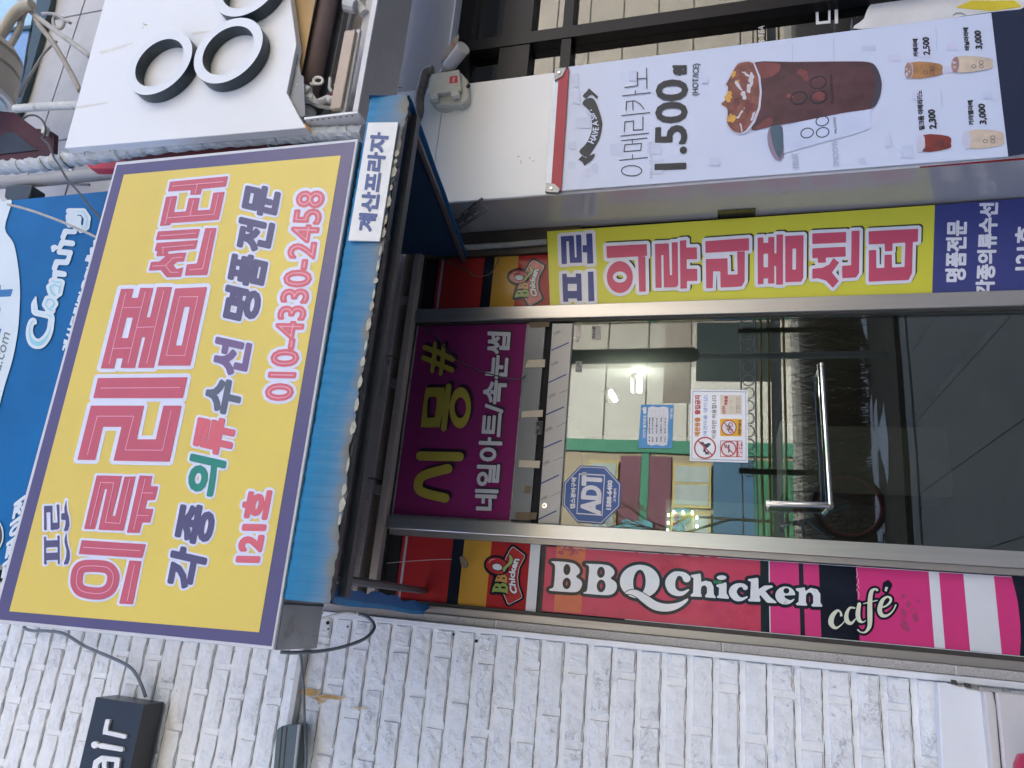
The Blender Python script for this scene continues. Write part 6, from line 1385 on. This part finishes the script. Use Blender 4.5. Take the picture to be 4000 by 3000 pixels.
pn = thing('pet_notice', 'white laminated no pets notice in the middle of the door glass', 'notice', P(2810, 1660, 0))
slab('sheet', [(2000+x/2.212, 1500+y/2.212) for x, y in ((1545, 46), (2036, 52), (2038, 680), (1536, 664))], NY-0.0010, 0.0008, M('laminate', C(232, 234, 240), 0.22, var=0.015, coat=0.5), pn)
fq = [(1562, 60), (2022, 66), (2024, 664), (1552, 650)]
lettering(tr(Z23, [poly(fq, scaled(fq, 0.985))]), NY-0.0012, [(0.1, M('frame_line', C(120, 125, 130), 0.5), 0.3)], pn, 'border_line', h=1.1)
nr = M('notice_red', C(190, 78, 82), 0.45); norg = M('notice_orange', C(205, 130, 50), 0.45); nblue = M('notice_paleblue', C(130, 160, 215), 0.45); ngry = M('notice_grey', C(110, 112, 118), 0.45); nyel = M('notice_yellow', C(238, 180, 40), 0.45)
def ztext(body, a, b, c, bold, m, nm='notice_print', h=0.95): lettering(text(body, *[(2000+q[0]/2.212, 1500+q[1]/2.212) for q in (a, b, c)]), NY-0.0012, [(bold, m, 0.5)], pn, nm, h=h)
ztext('애완동물', (1623, 452), (1625, 290), (1578, 452), 1.0, norg); ztext('출입금지', (1625, 262), (1627, 100), (1580, 262), 1.2, nr)
ztext('(애견미용 댕이샵)', (1692, 462), (1695, 98), (1652, 462), 0.3, nblue); ztext('이용자만 허용합니다', (1764, 470), (1768, 95), (1724, 470), 0.35, ngry)
dog = poly(sm([(1622, 498), (1640, 502), (1652, 500), (1668, 520), (1700, 508), (1718, 520), (1705, 535), (1690, 550), (1672, 560), (1680, 585), (1712, 590), (1700, 600), (1708, 620), (1690, 605), (1672, 612), (1668, 590), (1652, 585), (1655, 560), (1650, 530), (1630, 525)], 2))
lettering(tr(Z23, [dog]), NY-0.0012, [(0, M('icon_dark', C(50, 55, 75), 0.5), 0.5)], pn, 'dog_icon', h=1.0)
def prohib(cx, cy, r_, w_, dz=0.9):
    sh_ = [caps([(q[0], q[1], w_) for q in ell(cx, cy, r_, r_, 0, 30)], closed=True), caps([(cx-r_*0.68, cy-r_*0.7, w_*0.9), (cx+r_*0.68, cy+r_*0.7, w_*0.9)])]
    lettering(tr(Z23, sh_), NY-0.0012, [(0, nr, dz)], pn, 'prohibition_sign', h=1.0)
prohib(1668, 552, 90, 6.5)
for q, m in ((((1798, 94), (1986, 96), (1986, 264), (1800, 262)), M('notice_beige', C(224, 212, 190), 0.45)), (((1798, 300), (1988, 302), (1986, 452), (1800, 450)), nyel), (((1800, 488), (1992, 490), (1990, 632), (1798, 630)), nr)):
    lettering(tr(Z23, [poly(list(q))]), NY-0.0012, [(0, m, 0.35)], pn, 'notice_box', h=1.4)
lettering(tr(Z23, [poly([(1806, 494), (1940, 496), (1938, 626), (1804, 624)])]), NY-0.0012, [(0, M('notice_pale', C(236, 226, 226), 0.45), 0.6)], pn, 'notice_box', h=1.4)
lettering(tr(Z23, [poly(ell(1874, 376, 62, 62))]), NY-0.0012, [(0, MATS['notice_pale'], 0.6)], pn, 'icon_disc', h=1.4)
icd = MATS['icon_dark']
lettering(tr(Z23, [caps([(q[0], q[1], 3.2) for q in ell(1888, 402, 17, 17, 0, 14)], closed=True), caps([(q[0], q[1], 3.2) for q in ell(1888, 352, 17, 17, 0, 14)], closed=True), caps([(1888, 402, 2.5), (1858, 392, 2.5), (1860, 362, 2.5), (1888, 352, 2.5)]), caps([(1860, 392, 2.5), (1888, 376, 2.5), (1846, 360, 2.5)])]), NY-0.0012, [(0, icd, 0.8)], pn, 'bicycle_icon', h=0.9)
lettering(tr(Z23, [poly([(1868, 525), (1880, 525), (1880, 592), (1868, 592)]), caps([(1862, 535, 3), (1842, 530, 4), (1838, 545, 3), (1850, 555, 3)])]), NY-0.0012, [(0, icd, 0.8)], pn, 'cigarette_icon', h=0.9)
prohib(1874, 376, 62, 4.5, 1.2); prohib(1872, 560, 62, 5.5, 1.2)
ztext('자전거금지', (1978, 440), (1980, 315), (1954, 440), 0.7, icd); ztext('금연구역', (1986, 626), (1988, 498), (1954, 625), 1.0, MATS['notice_pale']); ztext('CCTV', (1842, 258), (1842, 190), (1820, 258), 1.0, nr, h=0.9); ztext('작동중', (1862, 182), (1864, 105), (1836, 182), 0.9, nr, h=0.9)
for x in (1890, 1905): ztext('본 지역은 영상정보처리', (x, 252), (x, 110), (x-8, 252), 0.0, ngry, h=0.8)
for x in (1945, 1958, 1972): ztext('관리책임자 031-000', (x, 250), (x, 112), (x-9, 250), 0.05, icd, h=0.8)

ss = thing('repair_sticker', 'small grey advert sticker near the top right of the door glass', 'sticker', P(2330, 1305, 0))
slab('sheet', [(2312, 1273), (2344, 1272), (2344, 1324), (2311, 1323)], NY-0.0006, 0.0005, M('clear_grey', (0.32, 0.31, 0.30), 0.4), ss)
lettering(text('타수시문', (2326, 1320), (2327, 1276), (2313, 1320)), NY-0.0008, [(0.6, ink, 0.3)], ss, 'sticker_print', h=0.9)
s2 = thing('paper_scraps', 'torn white paper scraps at the top right corner of the door glass', 'paper scrap', P(2258, 1290, 0))
slab('scrap', [(2253, 1276), (2268, 1273), (2272, 1300), (2265, 1314), (2252, 1316), (2250, 1290)], NY-0.0006, 0.0005, M('scrap_paper', (0.55, 0.5, 0.48), 0.7, var=0.1), s2)
slab('scrap', [(2245, 1318), (2262, 1316), (2260, 1331), (2244, 1330)], NY-0.0006, 0.0005, M('scrap_paper', (0, 0, 0)), s2)
s3 = thing('worn_label', 'worn mottled grey label on the door glass below the paper scraps', 'label', P(2260, 1430, 0))
slab('sheet', [(2249, 1410), (2274, 1412), (2272, 1454), (2248, 1452)], NY-0.0006, 0.0005, M('mottled_label', (0.25, 0.25, 0.24), 0.6, var=0.6, vs=90), s3)
# pale advertising sheet and lit board standing inside, behind the lower left of the glass
IY = 0.35
ib = thing('interior_board', 'pale green advertising board standing inside behind the left of the door glass', 'board', P(2850, 2040, IY))
slab('board', [(2600, 1950), (2900, 1965), (3140, 1985), (3140, 2240), (2600, 2240)], IY, 0.02, M('board_green', (0.22, 0.27, 0.20), 0.5, var=0.08, vs=4), ib)
slab('poster', [(2800, 1970), (2895, 1972), (2893, 2190), (2800, 2190)], IY-0.006, 0.004, M('poster_grey', (0.24, 0.27, 0.25), 0.5), ib)
slab('phone_strip', [(3098, 1985), (3134, 1986), (3134, 2235), (3100, 2235)], IY-0.006, 0.004, M('strip_red', (0.22, 0.035, 0.03), 0.5), ib)
lettering(text('544-0310', (3126, 2060), (3126, 1990), (3110, 2060)), IY-0.007, [(0.6, M('strip_ink', (0.3, 0.2, 0.16), 0.5), 1)], ib, 'board_lettering', h=1.2)
lettering(text('드림', (3085, 2080), (3085, 2000), (3045, 2080)), IY-0.007, [(3, M('board_navy', (0.05, 0.07, 0.11), 0.5), 1)], ib, 'board_lettering', h=1.6)
led = thing('lit_sign', 'yellow window sign edged with lit white bulbs behind the door glass', 'sign', P(2665, 2020, IY))
slab('panel', [(2622, 2000), (2712, 2003), (2708, 2080), (2618, 2075)], IY-0.02, 0.01, M('led_yellow', (0.45, 0.40, 0.06), 0.5, var=0.1), led)
lettering(text('주의', (2650, 2068), (2655, 2010), (2628, 2068)), IY-0.021, [(2, nr, 1)], led, 'lettering', h=1.5)
bulb = M('bulb_white', (1, 1, 0.95), 0.5, emit=3.5)
for x, y in ((2612, 2012), (2632, 2001), (2668, 2001), (2704, 2002), (2722, 2022), (2722, 2056), (2610, 2042), (2608, 2072)):
    p = P(x, y, IY-0.03); mb = MB(); mb.bar((p[0]-0.006, p[1], p[2]), (p[0]+0.006, p[1], p[2]), 0.0045, 8); mb.out('bulb', bulb, led)

# ================================================================== THE STREET BEHIND THE CAMERA (seen in the glass)
asph = M('asphalt', (0.05, 0.05, 0.052), 0.8, var=0.15, vs=3, bump=0.2, bs=60); pave = M('pavement_stone', (0.2, 0.195, 0.19), 0.75, var=0.12, vs=4)
box('ground', -60, 60, -80, 60, -0.30, -0.16, asph, None, kind='structure')
box('road', -60, 60, -15.0, -7.2, -0.159, -0.13, asph, None, kind='structure')
box('pavement', -60, 60, -7.19, 0.04, -0.159, -0.024, pave, None, kind='structure')
box('far_pavement', -60, 60, -20.0, -15.01, -0.159, 0.0, pave, None, kind='structure')
mb = MB()
for i in range(-10, 16):
    mb.box(i*0.6+0.004, i*0.6+0.596, -3.6, -0.05, -0.0235, -0.001)
mb.box(-8, 12, -3.85, -3.62, -0.0235, 0.012)
pv = mb.out('paving_slabs', M('slab_stone', (0.25, 0.25, 0.245), 0.7, var=0.15, vs=5), None, kind='stuff', label='grey paving slabs of the pavement in front of the shop', cat='paving')
bed = M('soil', (0.10, 0.08, 0.06), 0.9, var=0.3, vs=8)
box('planting_bed', -12, 14, -6.6, -4.0, -0.0235, 0.03, bed, None, kind='structure')
# snow along the bed
random.seed(12); mb = MB()
for i in range(70):
    x = random.uniform(-2, 8); y = -4.6-random.uniform(0, 1.2); a = random.uniform(0.05, 0.5); b = random.uniform(0.02, 0.12)
    n = 9; pts = [(x+a*math.cos(2*math.pi*k/n)*random.uniform(0.6, 1.2), y+b*math.sin(2*math.pi*k/n)*random.uniform(0.6, 1.2), 0.034+i*0.0001) for k in range(n)]
    top = [(x+(p[0]-x)*0.6, y+(p[1]-y)*0.6, 0.055+i*0.0001) for p in pts]
    m_ = len(mb.v); mb.v += pts+top; mb.f += [(m_+k, m_+(k+1) % n, m_+n+(k+1) % n, m_+n+k) for k in range(n)]+[tuple(m_+n+k for k in range(n))]; mb.m += [0]*(n+1)
mb.out('snow_patches', M('snow', (0.7, 0.73, 0.78), 0.6, var=0.05), None, kind='stuff', label='old snow lying in patches along the planting bed', cat='snow')
# winter hedge: many bare twigs
tw_m = M('bare_twig', (0.14, 0.095, 0.065), 0.9, var=0.3, vs=20)
random.seed(2); mb = MB()
for i in range(1500):
    x = random.uniform(0.0, 4.2); y = random.uniform(-6.4, -5.2); h_ = random.uniform(0.35, 0.85); dx = random.uniform(-0.22, 0.22); dy = random.uniform(-0.2, 0.2)
    a = (x, y, 0.03); b = (x+dx*0.5, y+dy*0.5, h_*0.55); c = (x+dx*1.4, y+dy, h_); s = 0.006
    n = len(mb.v); mb.v += [(a[0]-s, a[1], a[2]), (a[0]+s, a[1], a[2]), (b[0]+s*0.8, b[1], b[2]), (b[0]-s*0.8, b[1], b[2]), (c[0]+s*0.3, c[1], c[2]), (c[0]-s*0.3, c[1], c[2])]
    mb.f += [(n, n+1, n+2, n+3), (n+3, n+2, n+4, n+5)]; mb.m += [0, 0]
mb.out('winter_hedge', tw_m, None, kind='stuff', label='brown bare winter shrubs in the planting bed', cat='hedge')
# railing
rl = thing('street_railing', 'roadside railing with yellow rails and a row of rings, mirrored in the door', 'railing', (3, -6.9, 0))
yr = M('rail_yellow', (0.38, 0.27, 0.05), 0.5); wr = M('rail_white', (0.5, 0.5, 0.48), 0.5)
for z, m, r_ in ((0.80, yr, 0.018), (1.0, yr, 0.02), (1.10, yr, 0.018), (1.17, wr, 0.012), (1.36, wr, 0.012)):
    mb = MB(); mb.bar((-3, -6.9, z), (9, -6.9, z), r_, 8); mb.out('rail', m, rl)
box('banner_board', -3, 9, -6.915, -6.90, 0.84, 0.97, M('rail_panel', (0.42, 0.44, 0.44), 0.5, var=0.2, vs=6), rl)
for i in range(-1, 5):
    mb = MB(); mb.bar((i*2.0, -6.9, -0.15), (i*2.0, -6.9, 1.4), 0.04, 8); mb.out('post', dark_m, rl)
for i in range(24):
    x = 2.0+i*0.18; pts = [(x+0.075*math.cos(q), -6.9, 1.265+0.075*math.sin(q)) for q in [2*math.pi*k/14 for k in range(15)]]
    mb = MB(); mb.tube(pts, 0.009, 5); mb.out('ring', wr, rl)
# bicycle
bi = thing('bicycle', 'parked bicycle with a red wheel rim mirrored in the door glass', 'bicycle', (1.0, -4.9, 0))
tyre = M('tyre', (0.02, 0.02, 0.02), 0.8); rimm = M('rim_red', (0.34, 0.03, 0.05), 0.4); frm = M('frame_blue', (0.12, 0.25, 0.33), 0.35)
for wx, nm in ((1.28, 'wheel'), (0.22, 'wheel')):
    t_ = [(wx+0.33*math.cos(q), -4.9, 0.36+0.33*math.sin(q)) for q in [2*math.pi*k/36 for k in range(37)]]
    mb = MB(); mb.tube(t_, 0.02, 8); wobj = mb.out(nm, tyre, bi, smooth=True)
    t2 = [(wx+0.305*math.cos(q), -4.9, 0.36+0.305*math.sin(q)) for q in [2*math.pi*k/36 for k in range(37)]]
    mb = MB(); mb.tube(t2, 0.016, 6); mb.out('rim', rimm, wobj, smooth=True)
    mb = MB()
    for k in range(24):
        q = 2*math.pi*k/24; mb.bar((wx, -4.9+(0.02 if k % 2 else -0.02), 0.36), (wx+0.3*math.cos(q), -4.9, 0.36+0.3*math.sin(q)), 0.0016, 3)
    mb.bar((wx, -4.93, 0.36), (wx, -4.87, 0.36), 0.02, 10); mb.out('spokes', galv_m, wobj)
mb = MB(); mb.tube([(1.28, -4.9, 0.36), (1.12, -4.9, 0.75), (1.08, -4.9, 0.9)], 0.014, 8); mb.out('fork', frm, bi)
mb = MB(); mb.tube([(1.12, -4.9, 0.75), (0.72, -4.9, 0.33), (0.6, -4.9, 0.78), (1.11, -4.9, 0.8)], 0.016, 8); mb.tube([(0.22, -4.9, 0.36), (0.72, -4.9, 0.33)], 0.011, 6); mb.tube([(0.22, -4.9, 0.36), (0.62, -4.9, 0.74)], 0.01, 6); mb.out('frame', frm, bi)
mb = MB(); mb.tube([(0.6, -4.9, 0.78), (0.58, -4.9, 0.9)], 0.012, 6); mb.out('seat_post', galv_m, bi)
mb = MB(); mb.tube([(0.46, -4.9, 0.93), (0.58, -4.9, 0.93), (0.72, -4.9, 0.92)], [0.055, 0.045, 0.02], 10); mb.out('saddle', dark_m, bi)
mb = MB(); mb.tube([(1.08, -5.2, 0.98), (1.05, -5.1, 0.97), (1.08, -4.9, 0.92), (1.05, -4.7, 0.97), (1.08, -4.6, 0.98)], 0.012, 8); mb.out('handlebar', galv_m, bi)

# buildings opposite
gw = thing('grey_building', 'light grey panelled building across the street, mirrored in the glass', 'building', (10, -22, 0))
gwm = M('render_pale_grey', (0.50, 0.49, 0.46), 0.7, var=0.06, vs=0.6)
box('wall', 4.55, 6.6, -30, -16.02, 0.0, 9.2, gwm, gw)
box('wall', 6.61, 22, -30, -16.03, 0.0, 9.2, M('render_taupe', (0.30, 0.28, 0.25), 0.7, var=0.1, vs=0.8), gw)
for z in (2.6, 3.7, 4.8, 5.9, 7.0): box('joint', 4.551, 22, -16.03, -16.008, z, z+0.03, M('joint_dark', (0.12, 0.12, 0.11), 0.8), gw)
for i, x in enumerate((6.2, 8.4, 11.0, 13.6)):
    box('shopfront_window', x, x+1.7, -16.04, -16.0, 0.4, 2.4, M('dark_pane', (0.03, 0.04, 0.045), 0.1), gw)
mb = MB()
box('sign_band', 5.6, 16, -16.1, -16.0, 2.55, 3.25, M('band_taupe', (0.20, 0.17, 0.15), 0.6), gw)
for i, (x, z, w_, h_, c) in enumerate(((9.3, 6.4, 1.1, 1.3, (0.62, 0.42, 0.03)), (11.4, 4.2, 1.4, 0.7, (0.04, 0.17, 0.36)), (13.5, 5.0, 1.0, 1.2, (0.5, 0.5, 0.48)))):
    t_ = thing('shop_sign', ('yellow shop sign', 'blue shop sign', 'white shop sign')[i]+' on the pale building across the street', 'sign', (x, -16.2, z)); m_ = M('street_sign_%d' % i, c, 0.5)
    box('board', x, x+w_, -16.25, -16.12, z, z+h_, m_, t_); box('inset', x+w_*0.2, x+w_*0.45, -16.12, -16.105, z+h_*0.25, z+h_*0.6, M('inset_blue', (0.2, 0.25, 0.4), 0.5), t_)
mu = thing('mural_building', 'green and beige building with a painted mural across the street, mirrored in the door', 'building', (1, -22, 0))
box('wall', -9, 4.19, -30, -16.03, 0, 6.6, M('wall_beige', (0.3, 0.25, 0.18), 0.7, var=0.08, vs=1), mu)
box('green_edge', 4.2, 4.54, -30, -15.95, 0, 6.6, M('edge_green', (0.04, 0.2, 0.13), 0.6), mu)
box('green_band', -9, 4.19, -16.02, -15.98, 3.55, 3.75, MATS['edge_green'], mu)
box('purple_panel', 0.5, 4.1, -16.02, -15.99, 3.0, 3.54, M('mural_plum', (0.14, 0.05, 0.08), 0.7, var=0.15, vs=2), mu)
box('purple_panel', 1.2, 4.1, -16.02, -15.99, 3.76, 4.3, MATS['mural_plum'], mu)
yf = M('frame_yellow', (0.42, 0.33, 0.12), 0.6); pwn = M('window_pale', (0.36, 0.42, 0.42), 0.15, coat=0.5)
for z0_, z1_ in ((4.35, 5.15), (2.0, 2.95)):
    for i in range(5):
        x = 3.95-i*1.25
        wq = box('window', x-1.15, x, -15.985, -15.95, z0_, z1_, yf, mu)
        box('pane', x-1.08, x-0.56, -15.945, -15.94, z0_+0.06, z1_-0.06, pwn, wq); box('pane', x-0.50, x-0.07, -15.945, -15.94, z0_+0.06, z1_-0.06, pwn, wq)
box('blue_panel', -9, 4.1, -16.02, -15.98, 0.95, 1.95, M('mural_blue', (0.04, 0.11, 0.2), 0.6, var=0.15, vs=1.5), mu)
box('green_base', -9, 4.1, -16.02, -15.98, 0.0, 0.94, M('mural_green', (0.03, 0.15, 0.08), 0.7, var=0.3, vs=3), mu)
random.seed(8)
mb = MB()
for c in range(26):
    x = random.uniform(0.8, 2.6); z = random.uniform(2.6, 4.2); r_ = random.uniform(0.15, 0.3); n = 10
    mb.add([(x+r_*math.cos(2*math.pi*k/n)*random.uniform(0.7, 1.2), -15.93+c*0.0005, z+r_*math.sin(2*math.pi*k/n)*random.uniform(0.7, 1.2)) for k in range(n)], [tuple(range(n))])
mb.out('painted_tree', M('mural_teal', (0.10, 0.27, 0.33), 0.7, var=0.3, vs=4), mu)
bb = thing('apartment_block', 'tall cream apartment block further down the street', 'building', (20, -30, 0))
box('wall', 12, 40, -46, -31, 0, 26, M('apartment_cream', (0.48, 0.47, 0.43), 0.7), bb)
bb2 = thing('brick_block', 'tall brown block behind the mural building', 'building', (-20, -36, 0))
box('wall', -40, -4, -46, -33, 0, 15, M('apartment_brown', (0.28, 0.22, 0.18), 0.7), bb2)
# street trees
def tree(x, y, h_, seed, lab):
    rnd = random.Random(seed); t_ = thing('street_tree', lab, 'tree', (x, y, 0), 'bare winter street trees'); mb = MB(); tw_ = MB()
    def br(p, d, L, r_, lev):
        q = p+d*L; 
        (mb if lev < 3 else tw_).bar(p, q, r_, 6 if lev < 2 else 4, r2=r_*0.6)
        if lev >= 5: return
        for k in range(3 if lev < 4 else 2):
            nd = (d+Vector((rnd.uniform(-0.8, 0.8), rnd.uniform(-0.8, 0.8), rnd.uniform(-0.1, 0.55)))).normalized()
            br(q, nd, L*rnd.uniform(0.55, 0.8), r_*0.6, lev+1)
    br(Vector((x, y, -0.05)), Vector((0, 0, 1)), h_*0.34, 0.05, 0)
    mb.out('trunk', tw_m, t_); tw_.out('crown', tw_m, t_)
tree(1.9, -11.0, 4.6, 1, 'bare tree in front of the mural building, mirrored beside the door notices'); tree(-0.5, -10.8, 4.8, 9, 'bare tree mirrored behind the octagonal sticker')
# neighbour building on our own side keeps the low sky off the wall

fb = thing('hanging_banner', 'tall narrow dark street banner on a pole, mirrored in the door glass', 'banner', (2.35, -4.3, 0))
q0, q1, q2, q3 = [P(x, y, 4.3) for x, y in ((2200, 1366), (2200, 1420), (2700, 1432), (2700, 1376))]
zz0, zz1 = q2[2], q0[2]+0.3; xx0, xx1 = q1[0], q0[0]
n = 12; pts = [(xx0, zz1), (xx1, zz1)]+[((xx0+xx1)/2+(xx1-xx0)/2*math.cos(-math.pi*i/n), zz0+(xx1-xx0)/2*math.sin(-math.pi*i/n)) for i in range(n+1)]
m_ = len(pts)
mob('cloth', [(a, -4.29, b) for a, b in pts]+[(a, -4.31, b) for a, b in pts], [tuple(range(m_)), tuple(range(2*m_-1, m_-1, -1))]+[(i, i+m_, (i+1) % m_+m_, (i+1) % m_) for i in range(m_)], M('banner_charcoal', (0.03, 0.035, 0.045), 0.6, var=0.3, vs=3), fb)
mb = MB(); mb.bar(((xx0+xx1)/2, -4.36, 0.0), ((xx0+xx1)/2, -4.36, zz1+0.2), 0.035, 10); mb.out('pole', galv_m, fb)
